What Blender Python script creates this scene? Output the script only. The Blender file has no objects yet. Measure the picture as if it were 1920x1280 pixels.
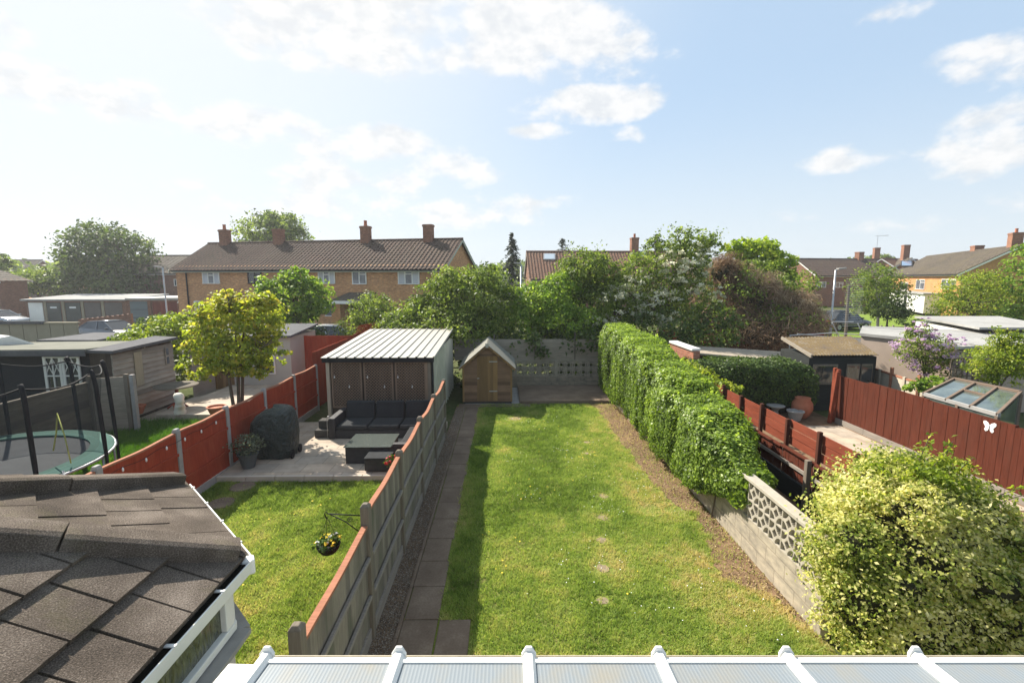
import bpy, bmesh, math, random
import numpy as np
from mathutils import Vector, Matrix
R = math.radians
random.seed(7)
RNG = np.random.default_rng(7)
S = bpy.context.scene
COL = S.collection
# ------------------------------------------------------------------ camera
PITCH = math.atan(120 / 890); YAW = math.atan(15 / 890); CAMZ = 4.2
cd = bpy.data.cameras.new('camera'); cam = bpy.data.objects.new('camera', cd); COL.objects.link(cam)
cam.location = (0, 0, CAMZ); cam.rotation_euler = (math.pi / 2 - PITCH, 0, -YAW)
cd.sensor_width = 36; cd.lens = 890 / 1920 * 36; cd.clip_start = .05; cd.clip_end = 2000
S.camera = cam
CAMM = cam.rotation_euler.to_matrix()
# ------------------------------------------------------------------ light
SUNV = Vector((-.79, .82, 1.0)).normalized()
ELEV = math.asin(SUNV.z); AZ = math.atan2(SUNV.x, SUNV.y)
sl = bpy.data.lights.new('sun', 'SUN'); sun = bpy.data.objects.new('sun', sl); COL.objects.link(sun)
sl.energy = 4.4; sl.angle = R(.55); sl.color = (1, .93, .82)
sun.rotation_euler = SUNV.to_track_quat('Z', 'Y').to_euler(); sun.location = (-20, 24, 30)
S.view_settings.view_transform = 'Standard'; S.view_settings.look = 'None'
S.view_settings.gamma = 1; S.view_settings.exposure = 1.3
CLOUDS = [  # photo px: centre x, y, half width, half height, weight
    (660, 50, 230, 80, 1.3), (1010, 60, 150, 85, 1.45), (1170, 105, 70, 50, .8), (1130, 195, 100, 34, 1.2), (1000, 205, 50, 20, .6),
    (260, 195, 110, 36, .9), (430, 235, 140, 40, .95), (60, 150, 95, 42, 1.1), (20, 60, 55, 34, .8), (680, 270, 120, 40, 1.1), (840, 312, 90, 34, 1.0), (600, 335, 80, 34, .9), (730, 340, 90, 26, .9),
    (1850, 120, 110, 45, 1.0), (1840, 285, 130, 46, 1.0), (1590, 300, 90, 26, .9), (1180, 255, 38, 16, .7), (1030, 378, 60, 14, .6),
    (470, 95, 45, 18, .6), (360, 20, 60, 18, .6), (1700, 10, 80, 22, .8), (860, 395, 130, 26, .8), (1730, 415, 100, 14, .5),
    (1010, 245, 45, 14, .7), (1270, 95, 40, 22, .5), (1440, 410, 60, 12, .4), (1890, 375, 60, 20, .6), (650, 385, 200, 30, .7), (1860, 220, 110, 30, .8)]
def ray(px, py):
    return (CAMM @ Vector(((px - 960) / 890, -(py - 640) / 890, -1))).normalized()
w = bpy.data.worlds.new('World'); S.world = w; w.use_nodes = True
nt = w.node_tree; nt.nodes.clear()
def wn(t, **k):
    n = nt.nodes.new(t)
    for a, b in k.items(): setattr(n, a, b)
    return n
def wm(op, a, b=None, c=None, clamp=False):
    n = wn('ShaderNodeMath', operation=op); n.use_clamp = clamp
    for i, v in enumerate((a, b, c)):
        if v is None: continue
        if isinstance(v, (int, float)): n.inputs[i].default_value = v
        else: nt.links.new(v, n.inputs[i])
    return n.outputs[0]
wo = wn('ShaderNodeOutputWorld'); bg = wn('ShaderNodeBackground'); sky = wn('ShaderNodeTexSky')
sky.sky_type = 'NISHITA'; sky.sun_disc = False; sky.sun_elevation = ELEV; sky.sun_rotation = AZ
sky.air_density = 1.0; sky.dust_density = .6; sky.ozone_density = 1.2; sky.altitude = 50
tc = wn('ShaderNodeTexCoord'); sx = wn('ShaderNodeSeparateXYZ'); nt.links.new(tc.outputs['Generated'], sx.inputs[0])
az = wm('ARCTAN2', sx.outputs[0], sx.outputs[1]); el = wm('ARCSINE', sx.outputs[2])
nz = wn('ShaderNodeTexNoise'); nz.inputs['Scale'].default_value = 9; nz.inputs['Detail'].default_value = 9; nz.inputs['Roughness'].default_value = .58
mp = wn('ShaderNodeMapping'); mp.inputs['Scale'].default_value = (1, 1, 1.7)
nt.links.new(tc.outputs['Generated'], mp.inputs[0]); nt.links.new(mp.outputs[0], nz.inputs['Vector'])
nz2 = wn('ShaderNodeTexNoise'); nz2.inputs['Scale'].default_value = 22; nz2.inputs['Detail'].default_value = 6; nz2.inputs['Roughness'].default_value = .6
nt.links.new(mp.outputs[0], nz2.inputs['Vector'])
acc = None
for (px, py, hw, hh, wt) in CLOUDS:
    d = ray(px, py); a0 = math.atan2(d.x, d.y); e0 = math.asin(d.z)
    d1 = ray(px + hw, py); d2 = ray(px, py - hh)
    wa = abs(math.atan2(d1.x, d1.y) - a0); we = abs(math.asin(d2.z) - e0)
    u = wm('MULTIPLY', wm('SUBTRACT', az, a0), 1 / wa); v = wm('MULTIPLY', wm('SUBTRACT', el, e0), 1 / we)
    e = wm('ADD', wm('MULTIPLY', u, u), wm('MULTIPLY', v, v))
    f = wm('MULTIPLY', wm('SUBTRACT', 1.0, wm('MULTIPLY', e, .55)), wt)
    acc = f if acc is None else wm('SMOOTH_MAX', acc, f, .15)
acc = wm('MAXIMUM', acc, -.6)
shape = wm('ADD', wm('MULTIPLY', wm('SUBTRACT', nz.outputs[0], .5), 3.4), wm('MULTIPLY', wm('SUBTRACT', nz2.outputs[0], .5), 1.1))
fac = wm('ADD', acc, shape)
ss = wn('ShaderNodeMapRange', interpolation_type='SMOOTHSTEP'); ss.inputs['From Min'].default_value = .12; ss.inputs['From Max'].default_value = 1.0
nt.links.new(fac, ss.inputs['Value'])
fc = wm('MULTIPLY', ss.outputs[0], .86)
hz = wn('ShaderNodeMapRange', interpolation_type='SMOOTHSTEP'); hz.inputs['From Min'].default_value = -.05; hz.inputs['From Max'].default_value = .36
hz.inputs['To Min'].default_value = .9; hz.inputs['To Max'].default_value = 0
nt.links.new(sx.outputs[2], hz.inputs['Value'])
mx1 = wn('ShaderNodeMix', data_type='RGBA'); nt.links.new(hz.outputs[0], mx1.inputs['Factor'])
mx0 = wn('ShaderNodeMix', data_type='RGBA'); mx0.inputs['Factor'].default_value = .80; nt.links.new(sky.outputs[0], mx0.inputs['A']); mx0.inputs['B'].default_value = (2.95, 3.85, 4.85, 1)
nt.links.new(mx0.outputs['Result'], mx1.inputs['A']); mx1.inputs['B'].default_value = (4.35, 4.7, 4.9, 1)
dp = wn('ShaderNodeVectorMath', operation='DOT_PRODUCT'); nt.links.new(tc.outputs['Generated'], dp.inputs[0]); dp.inputs[1].default_value = SUNV
gl = wn('ShaderNodeMapRange', interpolation_type='SMOOTHSTEP'); gl.inputs['From Min'].default_value = .52; gl.inputs['From Max'].default_value = 1.0; gl.inputs['To Max'].default_value = .72; nt.links.new(dp.outputs['Value'], gl.inputs['Value'])
mxg = wn('ShaderNodeMix', data_type='RGBA'); nt.links.new(gl.outputs[0], mxg.inputs['Factor']); nt.links.new(mx1.outputs['Result'], mxg.inputs['A']); mxg.inputs['B'].default_value = (5.3, 5.35, 5.3, 1); mx1 = mxg
mx2 = wn('ShaderNodeMix', data_type='RGBA'); nt.links.new(fc, mx2.inputs['Factor'])
nt.links.new(mx1.outputs['Result'], mx2.inputs['A']); cshade = wn('ShaderNodeMix', data_type='RGBA'); cshade.inputs['A'].default_value = (4.5, 4.6, 4.7, 1); cshade.inputs['B'].default_value = (5.5, 5.4, 5.3, 1)
cs_ = wn('ShaderNodeMapRange'); cs_.inputs['From Min'].default_value = .38; cs_.inputs['From Max'].default_value = .58; nt.links.new(nz2.outputs[0], cs_.inputs['Value']); nt.links.new(cs_.outputs[0], cshade.inputs['Factor']); nt.links.new(cshade.outputs['Result'], mx2.inputs['B'])
nt.links.new(mx2.outputs['Result'], bg.inputs[0]); bg.inputs[1].default_value = .077
nt.links.new(bg.outputs[0], wo.inputs[0])
# ------------------------------------------------------------------ pixel -> place helpers (photo pixels to real positions)
CP = Vector((0, 0, CAMZ))
def onz(px, py, z=0.):
    d = ray(px, py); return CP + d * ((z - CAMZ) / d.z)
def ony(px, py, Y):
    d = ray(px, py); return CP + d * (Y / d.y)
def onx(px, py, X):
    d = ray(px, py); return CP + d * (X / d.x)
# ------------------------------------------------------------------ object helpers
ORG = {}
def tag(o, label=None, cat=None, group=None, kind=None):
    if label: o['label'] = label
    if cat: o['category'] = cat
    if group: o['group'] = group
    if kind: o['kind'] = kind
    return o
def thing(name, label, cat, loc=(0, 0, 0), rz=0, group=None, local=False):
    o = bpy.data.objects.new(name, None); COL.objects.link(o); o.location = loc; o.rotation_euler = (0, 0, rz)
    o.empty_display_size = .2
    ORG[o.name] = Vector((0, 0, 0)) if (local or rz) else Vector(loc)
    return tag(o, label, cat, group)
def copy_tree(o, parent=None):
    c = o.copy(); COL.objects.link(c)
    if parent: c.parent = parent
    ORG[c.name] = ORG.get(o.name, Vector((0, 0, 0)))
    for ch in list(o.children): copy_tree(ch, c)
    return c
def set_uv(me):
    n = len(me.loops)
    uvl = me.uv_layers.new(name='UVMap')
    co = np.empty(len(me.vertices) * 3); me.vertices.foreach_get('co', co); co = co.reshape(-1, 3)
    vi = np.empty(n, dtype=np.int32); me.loops.foreach_get('vertex_index', vi)
    fn = np.empty(len(me.polygons) * 3); me.polygons.foreach_get('normal', fn); fn = fn.reshape(-1, 3)
    lt = np.empty(len(me.polygons), dtype=np.int32); me.polygons.foreach_get('loop_total', lt)
    N = np.repeat(fn, lt, axis=0); P = co[vi]
    flat = np.abs(N[:, 2]) > .97
    T = np.stack([-N[:, 1], N[:, 0], np.zeros(len(N))], 1)
    T[flat] = (1, 0, 0); T /= np.linalg.norm(T, axis=1, keepdims=True) + 1e-9
    B = np.cross(N, T); B[flat] = (0, 1, 0)
    uv = np.stack([(P * T).sum(1), (P * B).sum(1)], 1)
    uvl.data.foreach_set('uv', uv.astype(np.float32).ravel())
class MB:
    def __init__(s): s.v = []; s.f = []
    def add(s, vs, fs):
        b = len(s.v); s.v += [tuple(x) for x in vs]; s.f += [tuple(i + b for i in f) for f in fs]; return s
    def hexa(s, a, b):   # bottom 4 ccw, top 4 ccw
        return s.add(list(a) + list(b), [(3, 2, 1, 0), (4, 5, 6, 7), (0, 1, 5, 4), (1, 2, 6, 5), (2, 3, 7, 6), (3, 0, 4, 7)])
    def bx(s, x0, x1, y0, y1, z0, z1):
        return s.hexa([(x0, y0, z0), (x1, y0, z0), (x1, y1, z0), (x0, y1, z0)], [(x0, y0, z1), (x1, y0, z1), (x1, y1, z1), (x0, y1, z1)])
    def obx(s, c, ax, ay, az):  # oriented box: centre and three half axis vectors
        c = Vector(c); ax, ay, az = Vector(ax), Vector(ay), Vector(az)
        q = [(-1, -1), (1, -1), (1, 1), (-1, 1)]
        return s.hexa([c + ax * i + ay * j - az for i, j in q], [c + ax * i + ay * j + az for i, j in q])
    def beam(s, p, q, w, h, up=(0, 0, 1)):
        p, q = Vector(p), Vector(q); d = (q - p); L = d.length; d /= L
        u = Vector(up)
        if abs(d.dot(u)) > .98: u = Vector((1, 0, 0))
        sd = d.cross(u).normalized(); u2 = sd.cross(d)
        return s.obx((p + q) / 2, d * (L / 2), -sd * (w / 2), u2 * (h / 2)) if False else s.obx((p + q) / 2, sd * (w / 2), d * (L / 2), u2 * (h / 2))
    def tube(s, pts, rad, n=8, cap=True):
        pts = [Vector(p) for p in pts]
        if not hasattr(rad, '__len__'): rad = [rad] * len(pts)
        rings = []; u = None
        for i, p in enumerate(pts):
            d = (pts[min(i + 1, len(pts) - 1)] - pts[max(i - 1, 0)]).normalized()
            if u is None:
                u = d.orthogonal().normalized()
            else:
                u = (u - d * u.dot(d)).normalized()
            v = d.cross(u)
            rings.append([p + (u * math.cos(2 * math.pi * k / n) + v * math.sin(2 * math.pi * k / n)) * rad[i] for k in range(n)])
        vs = [q for r in rings for q in r]; fs = []
        for i in range(len(pts) - 1):
            for k in range(n):
                a = i * n + k; b = i * n + (k + 1) % n
                fs.append((a, b, b + n, a + n))
        if cap: fs += [tuple(range(n - 1, -1, -1)), tuple(range((len(pts) - 1) * n, len(pts) * n))]
        return s.add(vs, fs)
    def lathe(s, prof, c=(0, 0, 0), n=20, cap=True):
        vs = []; fs = []
        for r, z in prof:
            for k in range(n):
                a = 2 * math.pi * k / n; vs.append((c[0] + r * math.cos(a), c[1] + r * math.sin(a), c[2] + z))
        for i in range(len(prof) - 1):
            for k in range(n):
                a = i * n + k; b = i * n + (k + 1) % n; fs.append((a, b, b + n, a + n))
        if cap: fs += [tuple(range(n - 1, -1, -1)), tuple(range((len(prof) - 1) * n, len(prof) * n))]
        return s.add(vs, fs)
    def prism(s, poly, z0, z1):   # polygon in xy (ccw), extruded in z
        n = len(poly)
        vs = [(p[0], p[1], z0) for p in poly] + [(p[0], p[1], z1) for p in poly]
        fs = [tuple(range(n - 1, -1, -1)), tuple(range(n, 2 * n))] + [(i, (i + 1) % n, n + (i + 1) % n, n + i) for i in range(n)]
        return s.add(vs, fs)
    def extr(s, poly, off):       # 3d polygon extruded by vector
        n = len(poly); off = Vector(off); a = [Vector(p) for p in poly]
        vs = a + [p + off for p in a]
        fs = [tuple(range(n - 1, -1, -1)), tuple(range(n, 2 * n))] + [(i, (i + 1) % n, n + (i + 1) % n, n + i) for i in range(n)]
        return s.add(vs, fs)
    def poly(s, pts): return s.add(pts, [tuple(range(len(pts)))])
    def build(s, name, m, parent=None, smooth=False, bevel=0, solid=0, fix=True):
        me = bpy.data.meshes.new(name)
        o0 = ORG.get(parent.name, Vector((0, 0, 0))) if parent else Vector((0, 0, 0))
        me.from_pydata([(v[0] - o0.x, v[1] - o0.y, v[2] - o0.z) for v in s.v], [], s.f)
        if fix:
            bm = bmesh.new(); bm.from_mesh(me); bmesh.ops.recalc_face_normals(bm, faces=bm.faces[:]); bm.to_mesh(me); bm.free()
        me.update(); set_uv(me)
        me.materials.append(m)
        if smooth: me.polygons.foreach_set('use_smooth', [True] * len(me.polygons))
        o = bpy.data.objects.new(name, me); COL.objects.link(o)
        if parent: o.parent = parent
        ORG[o.name] = o0
        if bevel:
            b = o.modifiers.new('bevel', 'BEVEL'); b.width = bevel; b.segments = 2; b.limit_method = 'ANGLE'; b.angle_limit = R(40)
        if solid:
            b = o.modifiers.new('solid', 'SOLIDIFY'); b.thickness = solid
        return o
def raw_mesh(name, V, F, m, parent=None, attr=None, smooth=False):
    """numpy verts (n,3), faces (m,k) with constant k; attr = per-face float"""
    o0 = ORG.get(parent.name, Vector((0, 0, 0))) if parent else Vector((0, 0, 0))
    me = bpy.data.meshes.new(name); k = F.shape[1]
    me.vertices.add(len(V)); me.vertices.foreach_set('co', (V - np.array(o0)).astype(np.float32).ravel())
    me.loops.add(F.size); me.loops.foreach_set('vertex_index', F.astype(np.int32).ravel())
    me.polygons.add(len(F)); me.polygons.foreach_set('loop_start', np.arange(0, F.size, k, dtype=np.int32))
    try: me.polygons.foreach_set('loop_total', np.full(len(F), k, dtype=np.int32))
    except Exception: pass
    me.update(calc_edges=True)
    if attr is not None:
        a = me.attributes.new('v', 'FLOAT', 'FACE'); a.data.foreach_set('value', attr.astype(np.float32))
    me.materials.append(m)
    if smooth: me.polygons.foreach_set('use_smooth', [True] * len(F))
    o = bpy.data.objects.new(name, me); COL.objects.link(o)
    if parent: o.parent = parent
    ORG[o.name] = o0
    return o
# ------------------------------------------------------------------ numpy value noise
_T = RNG.random((64, 64, 64)).astype(np.float32)
def vnoise(x, y, z=0.):
    x, y, z = np.broadcast_arrays(np.asarray(x, float), np.asarray(y, float), np.asarray(z, float))
    xi, yi, zi = np.floor(x).astype(int), np.floor(y).astype(int), np.floor(z).astype(int)
    fx, fy, fz = x - xi, y - yi, z - zi
    fx, fy, fz = [t * t * (3 - 2 * t) for t in (fx, fy, fz)]
    r = 0
    for a in (0, 1):
        for b in (0, 1):
            for c in (0, 1):
                r = r + _T[(xi + a) % 64, (yi + b) % 64, (zi + c) % 64] * (fx if a else 1 - fx) * (fy if b else 1 - fy) * (fz if c else 1 - fz)
    return r
def fbm(x, y, z=0., o=3):
    r = 0; a = .5; t = 0
    for i in range(o):
        r = r + a * vnoise(np.asarray(x) * 2 ** i + 7.3 * i, np.asarray(y) * 2 ** i + 3.1 * i, np.asarray(z) * 2 ** i); t += a; a *= .5
    return r / t
# ------------------------------------------------------------------ materials
class MT:
    def __init__(s, name, rough=.8, spec=.3, metal=0):
        s.m = bpy.data.materials.new(name); s.m.use_nodes = True; s.t = s.m.node_tree; s.b = s.t.nodes['Principled BSDF']
        s.b.inputs['Roughness'].default_value = rough; s.b.inputs['Specular IOR Level'].default_value = spec; s.b.inputs['Metallic'].default_value = metal
    def n(s, t, **k):
        x = s.t.nodes.new(t)
        for a, b in k.items(): setattr(x, a, b)
        return x
    def l(s, a, b): s.t.links.new(a, b)
    def co(s, kind='UV', scale=(1, 1, 1), rot=(0, 0, 0)):
        c = s.n('ShaderNodeTexCoord'); mp = s.n('ShaderNodeMapping'); s.l(c.outputs[kind], mp.inputs[0])
        mp.inputs['Scale'].default_value = scale; mp.inputs['Rotation'].default_value = rot
        return mp.outputs[0]
    def noise(s, co, scale, detail=4, rough=.55, dist=0):
        x = s.n('ShaderNodeTexNoise'); s.l(co, x.inputs['Vector']); x.inputs['Scale'].default_value = scale
        x.inputs['Detail'].default_value = detail; x.inputs['Roughness'].default_value = rough; x.inputs['Distortion'].default_value = dist
        return x.outputs[0]
    def ramp(s, f, stops):
        x = s.n('ShaderNodeValToRGB'); e = x.color_ramp.elements
        while len(e) < len(stops): e.new(.5)
        for i, (p, c) in enumerate(stops): e[i].position = p; e[i].color = tuple(c[:3]) + (1,)
        s.l(f, x.inputs[0]); return x.outputs[0]
    def mix(s, f, a, b, mode='MIX'):
        x = s.n('ShaderNodeMix', data_type='RGBA', blend_type=mode)
        for key, v in (('Factor', f), ('A', a), ('B', b)):
            if isinstance(v, (int, float)): x.inputs[key].default_value = v
            elif isinstance(v, tuple): x.inputs[key].default_value = tuple(v[:3]) + (1,)
            else: s.l(v, x.inputs[key])
        return x.outputs['Result']
    def math(s, op, a, b=0.):
        x = s.n('ShaderNodeMath', operation=op)
        for i, v in enumerate((a, b)):
            if isinstance(v, (int, float)): x.inputs[i].default_value = v
            else: s.l(v, x.inputs[i])
        return x.outputs[0]
    def color(s, c):
        if isinstance(c, tuple): s.b.inputs['Base Color'].default_value = tuple(c[:3]) + (1,)
        else: s.l(c, s.b.inputs['Base Color'])
        return s
    def bump(s, h, st=.3, dist=.01):
        x = s.n('ShaderNodeBump'); x.inputs['Strength'].default_value = st; x.inputs['Distance'].default_value = dist
        s.l(h, x.inputs['Height']); s.l(x.outputs[0], s.b.inputs['Normal']); return s
def c2(c, k): return tuple(min(1, x * k) for x in c[:3])
def m_plain(name, c, rough=.6, var=.15, scale=6, spec=.35, metal=0, bump=.1):
    m = MT(name, rough, spec, metal); co = m.co('Object')
    a = m.noise(co, scale, 6, .6); b = m.noise(co, scale * .17, 3, .5)
    col = m.ramp(m.math('ADD', m.math('MULTIPLY', a, .5), m.math('MULTIPLY', b, .5)), [(.3, c2(c, 1 - var)), (.7, c2(c, 1 + var))])
    m.color(col)
    if bump: m.bump(m.noise(co, scale * 6, 4, .6), bump, .01)
    return m.m
def m_wood(name, c, var=.35, rough=.85, board=0, along='v', stain=None):
    """weathered timber; grain runs along v (up) or u"""
    m = MT(name, rough, .08); sc = (1, .07, 1) if along == 'v' else (.07, 1, 1)
    co = m.co('UV', sc); g = m.noise(co, 42, 6, .65, .4); co2 = m.co('UV'); b = m.noise(m.co('UV', (1, .22, 1) if along == 'v' else (.22, 1, 1)), 5.5, 5, .65)
    f = m.math('ADD', m.math('MULTIPLY', g, .55), m.math('MULTIPLY', b, .45))
    col = m.ramp(f, [(.28, c2(c, 1 - var)), (.5, c), (.72, c2(c, 1 + var))])
    if board:
        sx = m.n('ShaderNodeSeparateXYZ'); m.l(co2, sx.inputs[0])
        q = m.math('FLOOR', m.math('DIVIDE', sx.outputs[0 if along == 'v' else 1], board))
        wn_ = m.n('ShaderNodeTexWhiteNoise', noise_dimensions='1D'); m.l(q, wn_.inputs['W'])
        col = m.mix(1.0, col, m.ramp(wn_.outputs[0], [(0, (.72, .72, .74)), (1, (1.22, 1.2, 1.15))]), 'MULTIPLY')
    if stain:
        col = m.mix(m.ramp(m.noise(m.co('UV', (1, .35, 1)), 2.6, 5, .65), [(.5, (0, 0, 0)), (.72, (.75, .75, .75))]), col, stain)
    m.color(col); m.bump(g, .35, .004); return m.m
def m_brick(name, c1, c2_, mortar, w_=.225, h=.075, mix=.5):
    m = MT(name, .9, .15); co = m.co('UV'); t = m.n('ShaderNodeTexBrick'); m.l(co, t.inputs['Vector'])
    t.inputs['Scale'].default_value = 1; t.inputs['Brick Width'].default_value = w_; t.inputs['Row Height'].default_value = h
    t.inputs['Mortar Size'].default_value = .008 if h < .1 else .01; t.inputs['Mortar Smooth'].default_value = .2
    t.inputs['Color1'].default_value = c1 + (1,); t.inputs['Color2'].default_value = c2_ + (1,); t.inputs['Mortar'].default_value = mortar + (1,)
    n = m.noise(co, .8, 6, .65); n2 = m.noise(m.co('UV', (1, 2.4, 1)), 5, 3, .6)
    col = m.mix(1.0, t.outputs[0], m.ramp(m.math('ADD', m.math('MULTIPLY', n, .4), m.math('MULTIPLY', n2, .6)), [(.3, (.55, .55, .57)), (.68, (1.35, 1.3, 1.22))]), 'MULTIPLY')
    m.color(col); m.bump(m.math('SUBTRACT', m.math('MULTIPLY', m.noise(co, 40, 3), .3), t.outputs['Fac']), .5, .006); return m.m
def m_leaf(name, stops, trans=.45, rough=.5, spec=.25, tcol=None):
    m = MT(name, rough, spec); a = m.n('ShaderNodeAttribute', attribute_name='v')
    col = m.ramp(a.outputs['Fac'], stops); m.color(col)
    tr = m.n('ShaderNodeBsdfTranslucent')
    tc_ = m.mix(1.0, col, tcol or (1.15, 1.2, .6), 'MULTIPLY'); m.l(tc_, tr.inputs[0])
    mx = m.n('ShaderNodeMixShader'); mx.inputs[0].default_value = trans
    m.l(m.b.outputs[0], mx.inputs[1]); m.l(tr.outputs[0], mx.inputs[2])
    m.l(mx.outputs[0], m.t.nodes['Material Output'].inputs[0]); return m.m
def m_glass(name, c=(.05, .06, .07), rough=.05):
    m = MT(name, rough, .9); m.color(m.ramp(m.noise(m.co('Object'), 1.6, 3), [(.35, c2(c, .6)), (.7, c2(c, 1.5))])); return m.m
# ------------------------------------------------------------------ foliage
def nrm_(a): return a / (np.linalg.norm(a, axis=1, keepdims=True) + 1e-9)
def leaves(name, P, N, size, v, m, parent, asp=.62, fold=.12, dirv=None):
    n = len(P); rnd = RNG.normal(size=(n, 3)) if dirv is None else dirv + RNG.normal(size=(n, 3)) * .25
    T = nrm_(rnd - N * (rnd * N).sum(1, keepdims=True)); B = np.cross(N, T)
    s = np.asarray(size).reshape(-1, 1) * np.ones((n, 1))
    V = np.stack([P - T * s * .5, P + B * s * asp * .5 + N * s * fold, P + T * s * .5, P - B * s * asp * .5 + N * s * fold], 1).reshape(-1, 3)
    F = np.arange(4 * n).reshape(n, 4)
    return raw_mesh(name, V, F, m, parent, np.clip(v, 0, 1))
def crown_pts(blobs, n, seed=0, cs=.22, per=24, shell=.55, flat=.6, zmin=None, up=.35):
    """clumped leaf positions over a union of ellipsoids"""
    g = np.random.default_rng(seed); bl = np.array(blobs, float); pr = bl[:, 3] * bl[:, 4] + bl[:, 4] * bl[:, 5]; pr /= pr.sum()
    M = max(3, n // per); k = g.choice(len(bl), M, p=pr); d = nrm_(g.normal(size=(M, 3)))
    rr = shell + (1.05 - shell) * g.random(M) ** .6
    rr *= .86 + .34 * (fbm(d[:, 0] * 2 + k * 3.3, d[:, 1] * 2, d[:, 2] * 2 + seed) - .25)
    C = bl[k, :3] + d * rr[:, None] * bl[k, 3:6]
    sg = cs * bl[k, 3:6].mean(1)
    i = g.integers(0, M, n)
    off = g.normal(size=(n, 3)); off[:, 2] *= flat
    P = C[i] + off * sg[i][:, None] * .62
    O = nrm_(P - bl[k[i], :3])
    N = nrm_(O * .45 + np.array([0, 0, up]) + g.normal(size=(n, 3)) * .55)
    cv = g.random(M)
    v = .52 + (cv[i] - .5) * .7 + g.normal(size=n) * .16
    if zmin is not None:
        q = P[:, 2] > zmin; P, N, v = P[q], N[q], v[q]
    return P, N, v
def limbs(base, blobs, r0, seed=0, fork=.45, sub=3, n=7):
    g = random.Random(seed); mb = MB(); base = Vector(base)
    cx = sum(b[0] for b in blobs) / len(blobs); cy = sum(b[1] for b in blobs) / len(blobs); top = max(b[2] + b[5] * .6 for b in blobs)
    F = Vector((base.x * .6 + cx * .4, base.y * .6 + cy * .4, base.z + (top - base.z) * fork))
    mb.tube([base - Vector((0, 0, .05)), base + (F - base) * .15, base + (F - base) * .6 + Vector((g.uniform(-.05, .05) * r0 * 9, 0, 0)), F], [r0 * 1.35, r0, r0 * .85, r0 * .7], n)
    for b in blobs:
        C = Vector(b[:3])
        mid = F.lerp(C, .5) + Vector((g.uniform(-.2, .2), g.uniform(-.2, .2), g.uniform(0, .3))) * b[3] * .4
        mb.tube([F - Vector((0, 0, r0)), mid, C], [r0 * .55, r0 * .38, r0 * .2], 6)
        for _ in range(sub):
            e = C + Vector((g.uniform(-1, 1) * b[3], g.uniform(-1, 1) * b[4], g.uniform(-.3, .95) * b[5])) * .8
            m2 = mid.lerp(C, g.random())
            mb.tube([m2, m2.lerp(e, .55) + Vector((0, 0, .1 * b[5])), e], [r0 * .24, r0 * .15, r0 * .06], 5)
    return mb
def tree(name, label, cat, base, blobs, n, size, ml, mw, r0, seed, group=None, cs=.22, per=24, shell=.55, asp=.62, fork=.45, zmin=None, sub=3, up=.35, crown='crown', trunk='trunk'):
    t = thing(name, label, cat, base, group=group)
    limbs(base, blobs, r0, seed, fork, sub).build(trunk, mw, t, smooth=True, fix=False)
    P, N, v = crown_pts(blobs, n, seed, cs, per, shell, zmin=zmin, up=up)
    leaves(crown, P, N, size * (.6 + .8 * RNG.random(len(P))), v, ml, t, asp)
    return t
# ------------------------------------------------------------------ shared materials
M = {}
M['pvc'] = m_plain('white_pvc', (.72, .71, .67), .4, .11, 5, .5, bump=.02)
M['greywood'] = m_wood('weathered_grey_timber', (.205, .18, .15), .4, board=.125, stain=(.10, .11, .07))
M['railwood'] = m_wood('grey_rail_timber', (.24, .21, .18), .35, along='u')
M['postwood'] = m_wood('post_timber', (.17, .145, .115), .35)
M['capred'] = m_wood('red_brown_capping_timber', (.32, .145, .09), .35, along='u')
M['redboard'] = m_wood('red_stained_boards', (.285, .05, .024), .4, rough=.85, stain=(.34, .085, .042))
M['redboard_dark'] = m_wood('dark_red_brown_boards', (.088, .025, .0145), .42, rough=.88, stain=(.085, .032, .02))
M['redplank'] = m_wood('red_brown_long_boards', (.19, .05, .028), .4, along='u', rough=.8)
M['darkpost'] = m_wood('dark_brown_post', (.075, .03, .02), .35)
M['concrete'] = m_plain('grey_concrete', (.30, .285, .26), .9, .25, 5, .2, bump=.3)
M['concpost'] = m_plain('concrete_post', (.31, .30, .285), .9, .2, 9, .2, bump=.25)
M['darkwood'] = m_wood('dark_painted_boards', (.032, .035, .034), .4, along='u')
M['black'] = m_plain('black_paint', (.016, .017, .019), .75, .2, 8, .15)
M['darkgrey'] = m_plain('dark_grey_felt', (.10, .10, .105), .95, .2, 12, .15, bump=.4)
M['felt'] = m_plain('pale_grey_felt', (.30, .295, .28), .95, .22, 4, .15, bump=.35)
M['metal'] = m_plain('galvanised_metal', (.42, .43, .44), .45, .15, 10, .5, .5)
M['terracotta'] = m_plain('terracotta', (.40, .15, .085), .8, .2, 9, .2)
M['soil'] = m_plain('dry_soil', (.17, .11, .066), 1, .5, 9, .1, bump=.9)
M['glass'] = m_glass('window_glass', (.10, .115, .13))
M['glass_dark'] = m_glass('dark_window_glass', (.03, .035, .04))
M['bark'] = m_wood('grey_brown_bark', (.13, .105, .08), .45)
M['bark_pale'] = m_wood('pale_bark', (.42, .40, .36), .4)
M['rattan'] = m_plain('dark_rattan', (.035, .034, .036), .6, .35, 60, .3, bump=.6)
M['cushion'] = m_plain('charcoal_cushion', (.032, .034, .036), .95, .2, 20, .15, bump=.2)
M['yellowbrick'] = m_brick('orange_stock_brick', (.60, .31, .135), (.45, .205, .085), (.42, .36, .27))
M['paleorange'] = m_brick('yellow_orange_brick', (.52, .25, .085), (.42, .185, .06), (.38, .31, .22))
M['dullbrick'] = m_brick('brown_brick', (.23, .105, .06), (.17, .075, .045), (.22, .19, .16))
M['chimbrick'] = m_brick('chimney_brick', (.30, .135, .08), (.22, .10, .06), (.25, .2, .17))
M['block'] = m_brick('concrete_block', (.27, .24, .19), (.22, .195, .155), (.19, .17, .14), .45, .225)
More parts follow.
